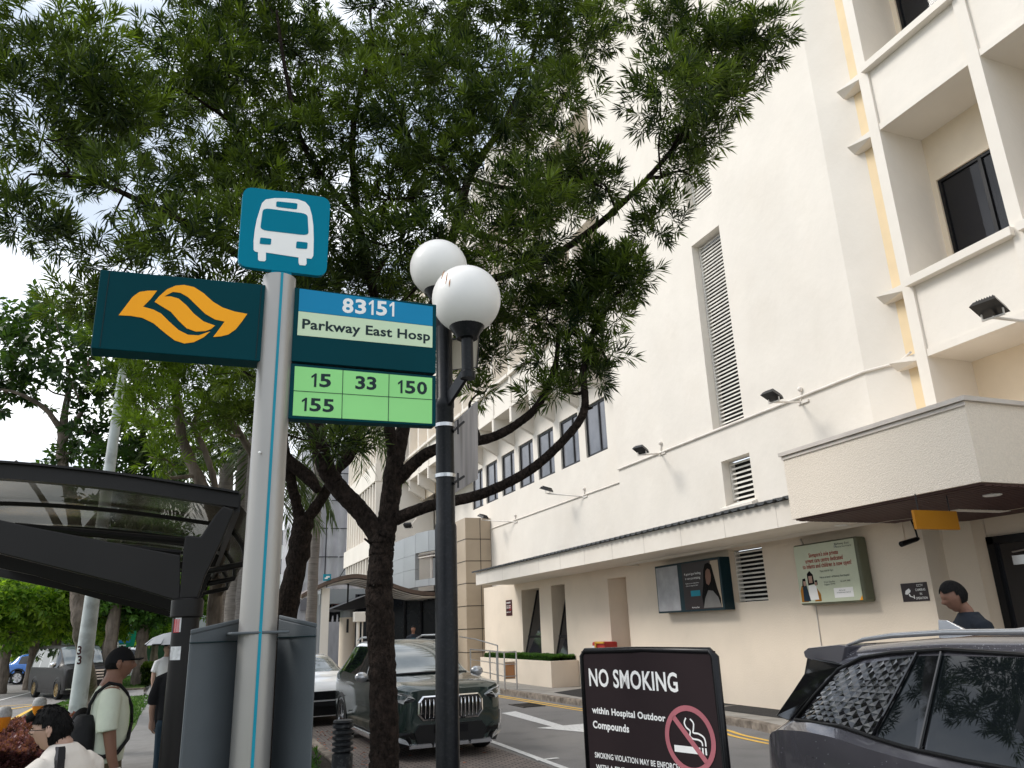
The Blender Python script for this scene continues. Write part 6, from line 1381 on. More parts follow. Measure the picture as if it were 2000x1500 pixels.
def head(mb, c, Fv, Sv, Uv, k=1.0, sc=1.0, mask=None, seg=40, rings=32, face=True):
    c = Vector(c); vs = []; fs = []; idx = {}
    for i in range(rings+1):
        for j in range(seg):
            th = math.pi*i/rings; ph = 2*math.pi*j/seg-math.pi; a, b, d = headpt(th, ph, k, face); vs.append(c+(Fv*a+Sv*b+Uv*d)*sc)
    for i in range(rings):
        for j in range(seg):
            th = math.pi*(i+.5)/rings; ph = 2*math.pi*(j+.5)/seg-math.pi; u = math.cos(th); f = math.sin(th)*math.cos(ph); s = math.sin(th)*math.sin(ph)
            if mask is None or mask(f, s, u): fs.append((i*seg+j, (i+1)*seg+j, (i+1)*seg+(j+1) % seg, i*seg+(j+1) % seg))
    mb.add(vs, fs)
def remesh(o, vox, it=2):
    r = o.modifiers.new('remesh', 'REMESH'); r.mode = 'VOXEL'; r.voxel_size = vox; r.use_smooth_shade = True
    s = o.modifiers.new('smooth', 'SMOOTH'); s.factor = .5; s.iterations = it; return o
def hand(mb, wrist, d, Sv, Fv, side=1, curl=.5):
    """palm, four bent fingers of different length and a thumb leaving the side of the palm"""
    d = d.normalized(); w = wrist; a = Fv; n = d.cross(a).normalized()
    mb.tube([w-d*.02, w+d*.03, w+d*.085], [.027,.036,.036], 10)
    mb.tube([w+d*.02+a*.012, w+d*.05+a*.016, w+d*.085+a*.018], [.02,.024,.02], 8); mb.tube([w+d*.02-a*.012, w+d*.05-a*.016, w+d*.085-a*.018], [.02,.024,.02], 8)
    for k, L_ in enumerate((.068,.078,.073,.058)):
        b = w+d*.085+a*(.033-.022*k); p1 = b+d*L_*.45+n*L_*.12*curl; p2 = p1+(d*.8+n*.7*curl).normalized()*L_*.32; p3 = p2+(d*.5+n*1.1*curl).normalized()*L_*.25; mb.tube([b-d*.015, b, p1, p2, p3], [.009,.0095,.009,.0085,.006], 8)
    b = w+d*.03+a*.030; mb.tube([b-a*.01, b+a*.02+d*.02, b+a*.032+d*.05+n*.01, b+a*.030+d*.075+n*.02], [.013,.013,.0105,.008], 8)
def ear(mb, c, Fv, Sv, Uv, side, sc=1): mb.tube([c+Sv*side*.074*sc+Fv*(-.008+x)*sc+Uv*z*sc for x, z in ((.0,-.03),(-.014,.0),(-.010,.022),(.004,.026),(.008,.008),(.002,-.012),(.0,-.03))], .0065*sc, 6); mb.ball(c+Sv*side*.07*sc+Fv*-.006*sc, .02*sc, 8, 6, (.6,.8,1))
def frame_of(fx, fy): F_ = Vector((fx, fy, 0)).normalized(); return F_, Vector((-F_.y, F_.x, 0)), Zv.copy()
hr = lambda f0, lo: (lambda f, s, u: (u > lo+.55*max(0, f-f0)+ (1.2*max(0, f-f0-.1))))
# ---- man in the black cap, standing, seen from his right side, facing right
cp = atD(231, 1297, 7.1); MX = thing('person', 'man in a black cap and sage T-shirt with a black sling bag, facing right', 'person', (cp.x, cp.y, .125))
Fv = Vector((.985, .17, 0)).normalized(); Sv = Vector((Fv.y, -Fv.x, 0)); B = Vector((cp.x, cp.y, 0))
if Sv.dot(B) > 0: Sv = -Sv       # Sv points to the viewer
b = lambda f, s, z: B+Fv*f+Sv*s+Zv*(z+(.10+cp.z-1.735)*min(1, max(0, (z-.2)/.7)))
hc = Vector((cp.x, cp.y, cp.z))+Fv*.012
mb = MB(); tilt = (Zv*.995+Fv*.03).normalized(); head(mb, hc, Fv, Sv, tilt, sc=1.0)
mb.tube([b(-.035,0,1.47), b(-.02,0,1.54), b(-.005,0,1.62), b(.0,0,1.68)], [.085,.064,.062,.06], 16)
loft(mb, [(b(-.03,0,1.0),.15,.10),(b(-.03,0,1.2),.15,.12),(b(-.03,0,1.38),.17,.12),(b(-.04,0,1.49),.12,.07)], Fv, Sv)
for s in (1, -1):
    mb.tube([b(-.04,s*.17,1.45), b(-.05,s*.225,1.38), b(-.05,s*.245,1.26), b(-.025,s*.25,1.13), b(.0,s*.25,1.0), b(.035,s*.245,.90)], [.06,.058,.050,.043,.036,.028], 14); hand(mb, b(.04,s*.245,.885), Vector((Fv.x*.12, Fv.y*.12, -1)), Sv, Fv, s, .7)
for s in (1, -1): mb.tube([b(-.02,s*.09,.95), b(.0,s*.10,.55), b(-.01,s*.10,.22), b(-.02,s*.10,.16)], [.085,.065,.042,.042], 12)
for s in (1, -1): ear(mb, hc, Fv, Sv, Zv, s, 1.12)
remesh(mb.build('body', 'skin', MX), .0055, 1)
mb = MB()
loft(mb, [(b(-.03,0,.95),.190,.130),(b(-.03,0,1.03),.192,.137),(b(-.025,0,1.15),.188,.142),(b(-.025,0,1.28),.198,.142),(b(-.035,0,1.39),.205,.128),(b(-.045,0,1.455),.155,.090),(b(-.04,0,1.49),.085,.072)], Fv, Sv, 28)
for s in (1, -1): mb.tube([b(-.04,s*.13,1.42), b(-.045,s*.19,1.41), b(-.05,s*.23,1.34), b(-.055,s*.25,1.22), b(-.05,s*.256,1.175)], [.07,.078,.077,.075,.074], 16)
remesh(mb.build('t_shirt', 'shirt_sage', MX), .011, 2)
mb = MB(); loft(mb, [(b(-.03,0,1.02),.172,.120),(b(-.03,0,.92),.178,.128),(b(-.02,0,.86),.178,.125)], Fv, Sv, 24)
for s in (1, -1): mb.tube([b(-.01,s*.085,.92), b(.0,s*.095,.7), b(.0,s*.10,.45), b(-.02,s*.10,.2)], [.10,.092,.075,.065], 14)
remesh(mb.build('trousers', 'trouser_olive', MX), .012, 2)
for s in (1, -1): mb = MB(); loft(mb, [(b(.03,s*.10,.125),.05,.13),(b(.03,s*.10,.16),.05,.13),(b(0,s*.10,.21),.045,.08)], Fv, Sv, 14); mb.build('shoe', 'cap_black', MX, smooth='auto')
mb = MB(); head(mb, hc, Fv, Sv, tilt, k=1.06, mask=lambda f, s, u: u > .12+.10*f, face=False, seg=44, rings=34)
cc = hc; vs = []
for k in range(13):
    a = (k/12-.5)*2.1; i0 = cc+Fv*.098*math.cos(a)+Sv*.080*math.sin(a)+Zv*(.030+.0*k); o0 = cc+Fv*(.098+.070*max(0, math.cos(a*.75)))*math.cos(a*.55)+Sv*.088*math.sin(a)*.95+Zv*(.036-.012*abs(a)); vs += [i0, o0, i0+Zv*.006, o0+Zv*.006]
fs = []
for k in range(12):
    q = 4*k; fs += [(q, q+4, q+5, q+1), (q+2, q+3, q+7, q+6), (q+1, q+5, q+7, q+3)]
mb.add(vs, fs); mb.ball(hc+Zv*.131, .008, 8, 6); mb.build('cap', 'cap_black', MX, smooth='auto')
mb = MB(); head(mb, hc, Fv, Sv, tilt, k=1.02, mask=lambda f, s, u: -.28 < u < .2 and f < -.12, face=False); mb.build('hair', 'hair', MX, smooth=True)
bag = thing('sling_bag', 'black sling bag worn on the back of the man in the cap', 'bag', b(-.2,.05,1.15))
mb = MB(); loft(mb, [(b(-.16,.10,1.00),.06,.05),(b(-.19,.10,1.03),.12,.085),(b(-.205,.09,1.12),.135,.10),(b(-.20,.08,1.22),.12,.09),(b(-.185,.07,1.29),.08,.06)], Fv, Sv, 20); remesh(mb.build('pouch', 'bag_black', bag), .012, 2)
mb = MB(); mb.tube([b(-.14,.19,1.03), b(-.06,.215,1.0), b(.04,.205,1.02), b(.11,.13,1.10), b(.135,.03,1.2)], [.010,.016,.016,.014,.012], 8); mb.tube([b(-.175,.09,1.27), b(-.172,.11,1.36), b(-.14,.13,1.44), b(-.06,.13,1.505), b(.02,.10,1.485), b(.08,.06,1.42), b(.125,.03,1.32), b(.14,.0,1.2)], .013, 6); mb.build('strap', 'bag_black', bag, smooth=True)
mb = MB(); mb.lathe([(.030,-.01),(.034,0),(.030,.01)], b(.036,.246,.915), (.1,0,-1), 16); mb.build('watch', 'steel', MX)
# ---- seated boy in the near left corner, back to us, face in profile to the left
bc = atD(100, 1424, 5.7); BY = thing('person', 'boy with dark hair and glasses in a beige shirt, in the left corner', 'person', (bc.x, bc.y, .125))
Hf = Vector((-.99, .14, 0)).normalized(); Hs = Vector((Hf.y, -Hf.x, 0)); 
if Hs.dot(bc) > 0: Hs = -Hs
Bf = Vector((-.62,.70,0)).normalized(); Bs = Vector((Bf.y, -Bf.x, 0))    # body faces away to the left; Bs to its right
hz_ = bc.z; c0 = Vector((bc.x, bc.y, 0))-Hf*.075; U2 = (Zv-Hf*-.0+Hf*.12).normalized(); b2 = lambda f, s, z: c0+Bf*f+Bs*s+Zv*(z+.105)
mb = MB(); head(mb, bc, Hf, Hs, U2, sc=.98); mb.tube([b2(-.0,0,hz_-.27), b2(.0,0,hz_-.19), bc-Hf*.02-Zv*.03], [.07,.055,.052], 14)
for s in (1, -1): ear(mb, bc-Zv*.004, Hf, Hs, U2, s, 1.1)
loft(mb, [(b2(-.02,0,hz_-.75),.14,.10),(b2(-.02,0,hz_-.45),.16,.10),(b2(-.02,0,hz_-.27),.12,.07)], Bf, Bs)
for s in (1, -1): mb.tube([b2(-.02,s*.16,hz_-.30), b2(-.02,s*.21,hz_-.45), b2(.02,s*.22,hz_-.60), b2(.22,s*.17,hz_-.68)], [.05,.045,.04,.03], 12); hand(mb, b2(.22,s*.17,hz_-.68), Bf, Bs, -Zv, s, .6)
for s in (1, -1): mb.tube([b2(0,s*.09,hz_-.78), b2(.42,s*.11,hz_-.76), b2(.45,s*.11,hz_-1.15)], [.08,.06,.04], 12)
remesh(mb.build('body', 'skin_light', BY), .005, 1)
mb = MB(); loft(mb, [(b2(-.02,0,hz_-.82),.185,.13),(b2(-.03,0,hz_-.6),.180,.13),(b2(-.035,0,hz_-.40),.192,.122),(b2(-.03,0,hz_-.30),.175,.10),(b2(-.02,0,hz_-.225),.115,.08),(b2(-.01,0,hz_-.185),.066,.064)], Bf, Bs, 28)
for s in (1, -1): mb.tube([b2(-.03,s*.12,hz_-.29), b2(-.03,s*.185,hz_-.33), b2(-.02,s*.215,hz_-.46), b2(.0,s*.225,hz_-.56)], [.062,.068,.066,.064], 14)
sh = remesh(mb.build('shirt', 'shirt_beige', BY), .010, 2)
mb = MB(); P_ = [b2(-.075,-.055,hz_-.195), b2(-.125,-.085,hz_-.26), b2(-.150,-.098,hz_-.36), b2(-.160,-.10,hz_-.5), b2(-.163,-.10,hz_-.7)]
for i in range(4): mb.hexa([P_[i]-Bs*.022, P_[i]+Bs*.022, P_[i]+Bs*.022+Bf*.03, P_[i]-Bs*.022+Bf*.03], [P_[i+1]-Bs*.024, P_[i+1]+Bs*.024, P_[i+1]+Bs*.024+Bf*.03, P_[i+1]-Bs*.024+Bf*.03])
mb.build('shoulder_stripe', 'dark_metal', BY, smooth='auto')
mb = MB(); head(mb, bc, Hf, Hs, U2, k=1.09, mask=lambda f, s, u: (u > .25 and f < .86) or (f < .02 and u > -.62) or (f < .25 and u > .05), face=False, seg=48, rings=36)
g = random.Random(5)
for k in range(260):   # loose strands so the outline is not smooth
    th = g.uniform(0, 2.0); ph = g.uniform(-math.pi, math.pi); f = math.sin(th)*math.cos(ph); u = math.cos(th)
    if not ((u > .3 and f < .75) or (f < .0)): continue
    p = headpt(th, ph, 1.10, False); q_ = headpt(th+.22, ph+g.uniform(-.15,.15), 1.15, False); P1 = bc+Hf*p[0]+Hs*p[1]+U2*p[2]; P2 = bc+Hf*q_[0]+Hs*q_[1]+U2*q_[2]; mb.tube([P1, (P1+P2)/2+(P1-bc)*.02, P2+(P2-bc)*.02], [.003,.0025,.0005], 3)
mb.tube([bc+Hf*.085+U2*.085+Hs*.02, bc+Hf*.115+U2*.062+Hs*.03, bc+Hf*.118+U2*.045+Hs*.035], [.03,.022,.004], 8)
mb.build('hair', 'hair', BY, smooth=True)
mb = MB()
for s in (1, -1): mb.tube([bc+Hf*.098+Hs*s*.055+U2*.002, bc+Hf*.06+Hs*s*.08+U2*.004, bc+Hf*-.01+Hs*s*.083+U2*.006], .0022, 5); mb.tube([bc+Hf*(.102-.01*abs(math.sin(a)))+Hs*(s*.033+.026*math.cos(a))+U2*(-.004+.018*math.sin(a)) for a in [k*.628 for k in range(11)]], .0022, 5)
mb.tube([bc+Hf*.112+Hs*.008, bc+Hf*.112-Hs*.008], .002, 4); mb.build('glasses', 'cap_black', BY, smooth=True)
mb = MB(); loft(mb, [(b2(-.0,0,hz_-.70),.17,.12),(b2(.0,0,hz_-.86),.18,.14)], Bf, Bs); 
for s in (1, -1): mb.tube([b2(0,s*.09,hz_-.80), b2(.40,s*.11,hz_-.78), b2(.44,s*.11,hz_-.95)], [.10,.085,.08], 12)
remesh(mb.build('shorts', 'jeans', BY), .014, 2)
BN = thing('bench', 'low dark steel bench under the seated people by the shelter', 'bench', (bc.x, bc.y, .12)); mb = MB()
bs0 = b2(-.1,-.5,hz_-.93); mb.obox(b2(.05,.1,hz_-.95), Bs*1.3, Bf*.2, Zv*.025); mb.build('seat', 'shelter_metal', BN, bevel=.01)
for s in (-.9, 1.0): mb = MB(); mb.tube([b2(.05,s,.12), b2(.05,s,hz_-.97)], .04, 10); mb.build('leg', 'shelter_metal', BN)
# ---- generic smaller figures
def figure(label, pos, h, fdir, top, bottom, skin='skin', hair=True, cap=None, bow=0, arms='down', vox=.014, scale=1):
    F_, S_, _ = frame_of(*fdir); B_ = Vector(pos); k = h/1.72; q = lambda f, s, z: B_+F_*f*k+S_*s*k+Zv*z*k
    t = thing('person', label, 'person', pos); hc_ = q(.02+bow*.12, 0, 1.60-bow*.05); U_ = (Zv+F_*bow*.55).normalized(); HF = (F_-Zv*bow*.55).normalized()
    mb = MB(); head(mb, hc_, HF, S_, U_, sc=k); mb.tube([q(0,0,1.36), q(.0+bow*.03,0,1.46), hc_], [.07*k,.054*k,.05*k], 12)
    loft(mb, [(q(0,0,.85),.14*k,.10*k),(q(0,0,1.1),.13*k,.10*k),(q(0,0,1.3),.16*k,.10*k),(q(0,0,1.40),.10*k,.07*k)], F_, S_)
    for s in (1, -1):
        A_ = [q(0,s*.16,1.36), q(-.01,s*.22,1.16), q(.03,s*.24,1.0), q(.08,s*.235,.86)] if arms == 'down' or (arms == 'up' and s < 0) else [q(0,s*.16,1.36), q(.03,s*.22,1.14), q(.22,s*.18,1.16), q(.24,s*.12,1.30)]
        mb.tube(A_, [.05*k,.043*k,.036*k,.026*k], 10); hand(mb, A_[-1], (A_[-1]-A_[-2]), S_, F_, s, .8)
        mb.tube([q(0,s*.09,.86), q(.01,s*.10,.48), q(-.01,s*.10,.08)], [.08*k,.055*k,.04*k], 10); ear(mb, hc_, HF, S_, U_, s, k)
    remesh(mb.build('body', skin, t), vox*.7, 1)
    mb = MB(); loft(mb, [(q(0,0,.88),.17*k,.125*k),(q(0,0,1.05),.165*k,.125*k),(q(0,0,1.27),.185*k,.125*k),(q(0,0,1.385),.14*k,.095*k),(q(0,0,1.445),.075*k,.07*k)], F_, S_)
    for s in (1, -1): mb.tube([q(0,s*.10,1.35), q(0,s*.17,1.335), q(-.01,s*.22,1.15)]+([q(.02,s*.23,1.07)] if arms == 'down' else []), [.072*k]*(4 if arms == 'down' else 3), 10)
    remesh(mb.build('shirt', top, t), vox, 2)
    mb = MB(); loft(mb, [(q(0,0,.92),.158*k,.115*k),(q(0,0,.82),.165*k,.12*k)], F_, S_)
    for s in (1, -1): mb.tube([q(0,s*.085,.84), q(.01,s*.095,.48), q(-.01,s*.10,.10)], [.095*k,.075*k,.06*k], 10)
    remesh(mb.build('trousers', bottom, t), vox, 2)
    for s in (1, -1): mb = MB(); loft(mb, [(q(.04,s*.10,.0),.045*k,.12*k),(q(.04,s*.10,.05),.045*k,.12*k),(q(0,s*.10,.09),.04*k,.06*k)], F_, S_, 12); mb.build('shoe', 'cap_black', t, smooth='auto')
    mb = MB(); head(mb, hc_, HF, S_, U_, k=1.09, sc=k, mask=lambda f, s, u: (u > .42 and f < .8) or (f < -.05 and u > (-.45 if hair is True else -.9)) or (f < .2 and u > .1), face=False); mb.build('hair', 'hair', t, smooth=True)
    return t, q, hc_, F_, S_, k
# man in navy polo by the entrance, looking down
mp = atD(1890, 1190, 9.3); figure('man in a navy polo shirt looking down beside the entrance, behind the grey SUV', (mp.x, mp.y, .06), 2.12, (-rt0.x*1.0, -rt0.y), 'shirt_navy', 'cloth_black', 'skin', bow=.6, vox=.012)
# woman with umbrella in white, person in black, both by the shelter pillar
up = atD(325, 1290, 18); t, q, hc_, F_, S_, k = figure('woman in a white shirt under an umbrella, beyond the shelter pillar', (up.x, up.y, .125), 1.68, (.3, -1), 'shirt_white', 'cloth_black', 'skin_light', arms='up')
um = thing('umbrella', 'open umbrella, silver outside and dark inside, held over the woman in white', 'umbrella', (up.x, up.y, 1.9)); ua = q(.14,.05,1.93)
mb = MB(); seg = 16; prf = [(.02,.0),(.2,-.03),(.38,-.10),(.52,-.22)]
for i in range(3):
    for kk in range(seg):
        a, b_ = 2*math.pi*kk/seg, 2*math.pi*(kk+1)/seg; f = lambda r, h, a: ua+Vector((r*math.cos(a), r*math.sin(a), h-(.02 if (r > .5 and kk % 2) else 0))); mb.quad(f(*prf[i],a), f(*prf[i],b_), f(*prf[i+1],b_), f(*prf[i+1],a))
o = mb.build('canopy', 'umbrella_silver', um, smooth=True)
mb = MB(); mb.v = [tuple(Vector(v)-Zv*.012) for v in [tuple(x.co) for x in o.data.vertices]]; mb.f = [tuple(p.vertices) for p in o.data.polygons]; mb.mi = [0]*len(mb.f); mb.build('lining', 'cap_black', um)
mb = MB(); mb.tube([ua+Zv*.04, ua-Zv*.6], .009, 6); mb.build('shaft', 'dark_metal', um)
bp2 = atD(322, 1380, 10.5); t, q, hc_, F_, S_, k = figure('person in black top and jeans half hidden by the shelter pillar', (bp2.x+.09, bp2.y, .125), 1.66, (.1, 1), 'cloth_black', 'jeans', 'skin_light', hair='long')
bg = thing('shoulder_bag', 'pale shoulder bag of the person in black', 'bag', q(0,-.25,.9)); mb = MB(); loft(mb, [(q(.02,-.24,.80),.03,.10),(q(.02,-.25,.93),.035,.11)], F_, S_, 12); mb.build('pouch', 'shirt_grey', bg, bevel=.01); mb = MB(); mb.tube([q(.1,-.25,.92), q(.03,-.18,1.30), q(.0,-.12,1.44), q(-.05,-.16,1.3), q(-.07,-.25,.92)], .01, 6); mb.build('strap', 'shirt_grey', bg)
# seated woman in maroon between the boy and the man
wp = atD(158, 1412, 7.5); t, q, hc_, F_, S_, k = figure('woman in a maroon top between the boy and the man in the cap', (wp.x, wp.y, wp.z-1.60), 1.70, (.35, .9), 'shirt_maroon', 'jeans', 'skin_light', hair='long')
mb = MB(); head(mb, hc_, F_, S_, Zv, k=1.06, mask=lambda f, s, u: f > .3 and -.75 < u < -.05, face=False); mb.build('face_mask', 'mask_blue', t, smooth=True)
# guard in the porch and figures on the upper walkway
gp = atD(807, 1240, 33); t, q, hc_, F_, S_, k = figure('attendant in a dark uniform and blue vest standing in the hospital porch', (gp.x, gp.y, .1), 1.72+.25, (-.2, -1), 'shirt_navy', 'cloth_black', vox=.02)
mb = MB(); loft(mb, [(q(0,0,.95),.178,.135),(q(0,0,1.3),.19,.135),(q(0,0,1.36),.14,.10)], F_, S_); mb.build('vest', 'teal_stripe', t, smooth='auto')
mb = MB(); mb.obox(q(.15,0,1.2), S_*.1, F_*.003, Zv*.02); mb.build('vest_print', 'white_print', t)
# ================================================================== FAR END OF THE DRIVEWAY AND HOUSES
PO = thing('porch_canopy', 'curved brown canopy on a white pillar in front of the hospital porch', 'canopy', (5, 34, 0)); Yp = 33.5
top_ = catmull([onY(x, y, Yp) for x, y in ((590,1160),(620,1143),(660,1127),(700,1121),(745,1131),(790,1147),(830,1155),(884,1156))], 5)
mb = MB()
for a, c_ in zip(top_[:-1], top_[1:]):
    n = Vector((0,3.6,0)); mb.hexa([a-Zv*.16, c_-Zv*.16, c_-Zv*.16+n, a-Zv*.16+n], [a, c_, c_+n, a+n])
mb.build('roof', 'canopy_brown', PO)
for k in range(5):
    mb = MB(); mb.tube([p-Zv*.2+Vector((0,.3+k*.75,0)) for p in top_[::3]], .035, 6); mb.build('rafter', 'steel', PO)
mb = MB(); a = onY(637, 1200, Yp); mb.box((a.x-.17, Yp+.3, 0),(a.x+.17, Yp+.6, onY(637,1143,Yp).z-.1)); mb.build('pillar', 'wall_white', PO, bevel=.02)
mb = MB(); a = onY(612, 1200, Yp)
for k in range(5): mb.box((a.x-.1+k*.1, Yp+.4, 0),(a.x-.04+k*.1, Yp+.46, onY(612,1160,Yp).z))
mb.build('slat_screen', 'panel_grey', PO)
mb = MB(); a = onY(755, 1200, Yp+1); mb.tube([(a.x,Yp+1.4,0),(a.x,Yp+1.4,3.6)], .05, 8); mb.build('post', 'dark_metal', PO)
t = thing('wedge_canopy', 'dark wedge shaped canopy below the curved brown one', 'canopy', (6, 37, 3)); a, c_, d_, e_ = [onY(x, y, 36.5) for x, y in ((645,1190),(722,1160),(722,1186),(672,1192))]
mb = MB(); mb.slab([a, e_, d_, c_], (0,3,0)); mb.build('roof', 'dark_metal', t)
mb = MB(); x = onY(680,1170,36.5).x; mb.tube([(x,36.6,onY(680,1180,36.5).z),(x,36.6,onY(680,1140,36.5).z)], .04, 8); mb.build('hanger', 'dark_metal', t)
t = thing('round_column', 'round white column beside the porch', 'column', (6.9, 37, 0)); a = onY(678, 1230, 37.5); mb = MB(); mb.lathe([(.36,0),(.36,onY(678,1206,37.5).z),(.0,onY(678,1206,37.5).z+.01)], (a.x, 37.5, 0), seg=28); mb.build('shaft', 'wall_beige', t, smooth='auto'); mb = MB(); mb.lathe([(.34,onY(678,1206,37.5).z),(.34,onY(678,1190,37.5).z)], (a.x, 37.5, 0), seg=28); mb.build('collar', 'panel_grey', t, smooth='auto'); mb = MB(); mb.box((a.x-.1,37.12,1.9),(a.x-.0,37.15,2.5)); mb.build('plaque', 'dark_metal', t)
t = thing('gantry_box', 'white box on a pale post left of the big tree trunk', 'box', (6.6, 33, 0)); a = onY(702, 1207, 33); mb = MB(); mb.box((a.x-.24,32.8,a.z-.16),(a.x+.22,33.2,a.z+.24)); mb.build('case', 'wall_white', t, bevel=.03); mb = MB(); mb.tube([(a.x-.05,33,0),(a.x-.05,33,a.z-.1)], .07, 10); mb.tube([(a.x+.15,33.1,0),(a.x+.15,33.1,a.z-.1)], .03, 8); mb.build('post', 'wall_white', t)
t = thing('walkway', 'grey raised walkway parapet behind the porch canopy', 'walkway', (6, 40, 3.5)); mb = MB(); a, c_ = onY(632,1165,40), onY(780,1150,40); mb.box((a.x,40,a.z-.35),(c_.x+1,42,a.z+.35)); mb.build('parapet', 'panel_grey', t)
for i, (x, lb_, m_) in enumerate(((642,'small figure in teal on the walkway, left of its two neighbours','teal_stripe'),(652,'small figure in pink on the walkway, the middle one','pink_print'),(661,'small figure in red on the walkway, nearest the tree trunk','red_print'))):
    p = onY(x, 1156, 40.8); figure(lb_, (p.x, 40.9, p.z-1.45), 1.6, (-.3,-1), m_, 'cloth_black', vox=.03)
t = thing('porch_sign', 'small teal sign on the tip of the porch canopy', 'sign', tuple(onY(639,1127,Yp))); a = onY(639,1128,Yp); mb = MB(); mb.box((a.x-.16,Yp,a.z-.13),(a.x+.16,Yp+.05,a.z+.14)); mb.build('panel', 'teal_stripe', t); mb = MB(); mb.slab([a+Vector((-.1,-.01,-.06)), a+Vector((.02,-.01,-.06)), a+Vector((.02,-.01,.0)), a+Vector((.1,-.01,.0)), a+Vector((.1,-.01,.06)), a+Vector((-.04,-.01,.06)), a+Vector((-.04,-.01,.0)), a+Vector((-.1,-.01,.0))], (0,.008,0)); mb.build('emblem', 'white_print', t)
mb = MB(); mb.tube([(a.x,Yp+.02,a.z-.12),(a.x,Yp+.02,a.z-.4)], .02, 6); mb.build('post', 'dark_metal', t)
# building wrapped in grey netting
NB = thing('netted_building', 'building under works wrapped in grey scaffold netting beyond the porch', 'building', (9, 62, 0)); x0, x1 = onY(578,1150,62).x, 14; zt = onY(600,870,62).z
mb = MB(); mb.box((x0+.8, 62.8, 0),(x1, 74, zt-.6)); mb.build('wall', 'house_white', NB)
for k in range(6): 
    mb = MB()
    for j in range(4): mb.box((x0+1.2+j*2.0, 62.74, 1.2+k*2.9),(x0+2.4+j*2.0, 62.8, 2.6+k*2.9))
    mb.build('window_row', 'glass_grey', NB)
m = bpy.data.materials.new('scaffold_net'); m.use_nodes = True; tt = m.node_tree; pp = tt.nodes['Principled BSDF']; pp.inputs['Base Color'].default_value = (.46,.44,.47,1); pp.inputs['Roughness'].default_value = .9
tr_ = tt.nodes.new('ShaderNodeBsdfTransparent'); xx = tt.nodes.new('ShaderNodeMixShader'); nz_ = tt.nodes.new('ShaderNodeTexNoise'); nz_.inputs['Scale'].default_value = .6; mr = tt.nodes.new('ShaderNodeMapRange'); mr.inputs[3].default_value = .62; mr.inputs[4].default_value = .95
tcn = tt.nodes.new('ShaderNodeTexCoord'); tt.links.new(tcn.outputs['Object'], nz_.inputs[0]); tt.links.new(nz_.outputs[0], mr.inputs[0]); tt.links.new(mr.outputs[0], xx.inputs[0]); tt.links.new(tr_.outputs[0], xx.inputs[1]); tt.links.new(pp.outputs[0], xx.inputs[2]); tt.links.new(xx.outputs[0], tt.nodes['Material Output'].inputs[0]); MATS['scaffold_net'] = m
mb = MB(); n1, n2 = 40, 30; g = random.Random(9); off = [[g.uniform(-.10,.10) for _ in range(n2+1)] for _ in range(n1+1)]
vs = [(x0+(x1-x0)*i/n1, 62+off[i][j]+.15*math.sin(i*1.3), zt*j/n2) for i in range(n1+1) for j in range(n2+1)]; mb.add(vs, [(i*(n2+1)+j, (i+1)*(n2+1)+j, (i+1)*(n2+1)+j+1, i*(n2+1)+j+1) for i in range(n1) for j in range(n2)]); mb.add([(x0,62,0),(x0,74,0),(x0,74,zt),(x0,62,zt)], [(0,1,2,3)]); mb.build('netting', 'scaffold_net', NB, smooth=True)
mb = MB()
for i in range(5): mb.tube([(x0+i*2.1,61.9,0),(x0+i*2.1,61.9,zt+.8)], .04, 6)
for k in range(8): mb.tube([(x0-.1,61.88,1+k*2.2),(x1,61.88,1+k*2.2)], .035, 6)
mb.tube([(x0,61.85,1),(x0+4.2,61.85,7.6)], .03, 5); mb.tube([(x0+4.2,61.85,5.4),(x0+8.4,61.85,12)], .03, 5); mb.build('scaffold', 'dark_metal', NB)
t = thing('hoarding', 'pale grey tarpaulin hoarding at the end of the driveway', 'hoarding', (4, 46, 0)); a, c_ = onY(558,1134,46), onY(672,1138,46)
mb = MB(); n = 30; vs = []
for i in range(n+1):
    for j in range(7): fld = .10*math.sin(i*.9+j*.25)*(1-j/9); vs.append((a.x+(c_.x+3-a.x)*i/n, 46+fld, (a.z)*(1-j/6)-(.12*math.sin(math.pi*(i % 10)/10) if j == 0 else 0)))
mb.add(vs, [(i*7+j, (i+1)*7+j, (i+1)*7+j+1, i*7+j+1) for i in range(n) for j in range(6)]); mb.build('tarpaulin', 'tarp', t, smooth=True)
mb = MB()
for k in range(5): x = a.x+(c_.x+3-a.x)*k/4; mb.tube([(x,46.15,0),(x,46.15,a.z+.1)], .05, 6)
mb.build('post', 'steel', t)
mb = MB(); p_ = onY(599,1180,45.8); mb.box((p_.x-.35,45.75,p_.z-.35),(p_.x+.4,45.8,p_.z+.35)); mb.build('vent_panel', 'netting', t)
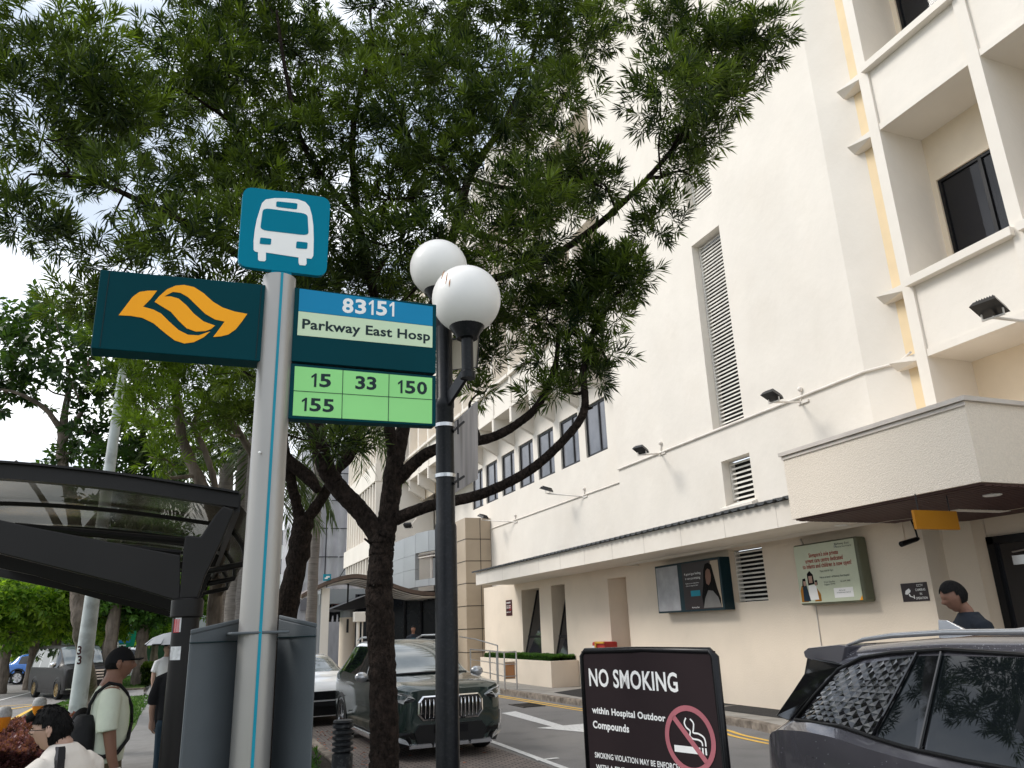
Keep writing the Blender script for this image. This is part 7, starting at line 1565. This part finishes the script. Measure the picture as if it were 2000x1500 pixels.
def house(name, label, x0, x1, y, zb, zt, wallm, roofm, win, d=8, pitch=1.2, cat='building'):
    t = thing(name, label, cat, ((x0+x1)/2, y, 0)); mb = MB(); mb.box((x0,y,0),(x1,y+d,zt)); mb.build('wall', wallm, t)
    if roofm:
        mb = MB(); mb.slab([(x0-.6,y-.6,zt),(x0-.6,y+d/2,zt+pitch),(x0-.6,y+d+.6,zt),(x0-.6,y+d+.6,zt-.15),(x0-.6,y-.6,zt-.15)], (x1-x0+1.2,0,0)); mb.build('roof', roofm, t)
    for (u, z, w_, h_) in win:
        f = MB(); f.box((x0+u,y-.06,z),(x0+u+w_,y-.005,z+h_)); o = f.build('window', 'frame_black', t); p = MB(); p.box((x0+u+.08,y-.075,z+.08),(x0+u+w_-.08,y-.062,z+h_-.08)); p.build('pane', 'glass_grey', o)
    return t
W_ = lambda n, z, w_=1.4, h_=1.5, s=2.6: [(0.8+i*s, z, w_, h_) for i in range(n)]
xl = onY(545,1100,85).x; house('apartment_block', 'white apartment block left of the netted building', xl-6.5, xl+5, 85, 0, onY(550,1055,85).z, 'house_white', None, W_(4,2)+W_(4,5)+W_(4,8)+W_(4,11), d=10)
p0_, p1_ = onY(30,1150,75), onY(112,1150,75); house('red_roofed_house', 'house with a red tiled roof behind the trees at the far left', p0_.x, p1_.x+3, 75, 0, onY(60,1160,75).z, 'house_white', 'roof_red', W_(3,2.0)+W_(3,4.6), pitch=1.6)
p0_, p1_ = onY(-80,1130,95), onY(48,1130,95); house('grey_building', 'plain grey building at the top left behind the red roof', p0_.x, p1_.x, 95, 0, onY(20,1122,95).z, 'house_grey', None, W_(5,3)+W_(5,7))
p0_, p1_ = onY(92,1280,62), onY(150,1280,62); house('bungalow', 'small white bungalow with an olive roof behind the black van', p0_.x, p1_.x, 62, 0, onY(110,1233,62).z, 'house_white', 'roof_olive', [(.5,1.0,1.6,1.3)], d=6, pitch=1.0)
p0_, p1_ = onY(272,1200,80), onY(345,1200,80); house('pale_building', 'pale low building beyond the side road right of the green direction sign', p0_.x, p1_.x+4, 80, 0, onY(310,1185,80).z, 'house_grey', None, W_(3,1.2,1.6,2)+W_(3,4.5,1.6,1), d=10)

# far treeline closing the view at the end of the road
g = random.Random(88); pos = []
for k in range(5200):
    a = g.uniform(-1.9, .25); D = g.uniform(170, 200); pos.append(Vector((D*math.sin(a), D*math.cos(a), g.random()**.7*(7+3*math.sin(a*23)+2*math.sin(a*61)))))
leaves('far_treeline', pos, [(g.gauss(0,.5), g.gauss(0,.5), 1) for _ in pos], [g.random()*.5 for _ in pos], 6, 2.6, 1.5, .6, 1.3, 1.0, 'leaf_broad', None, 12, kind='stuff')
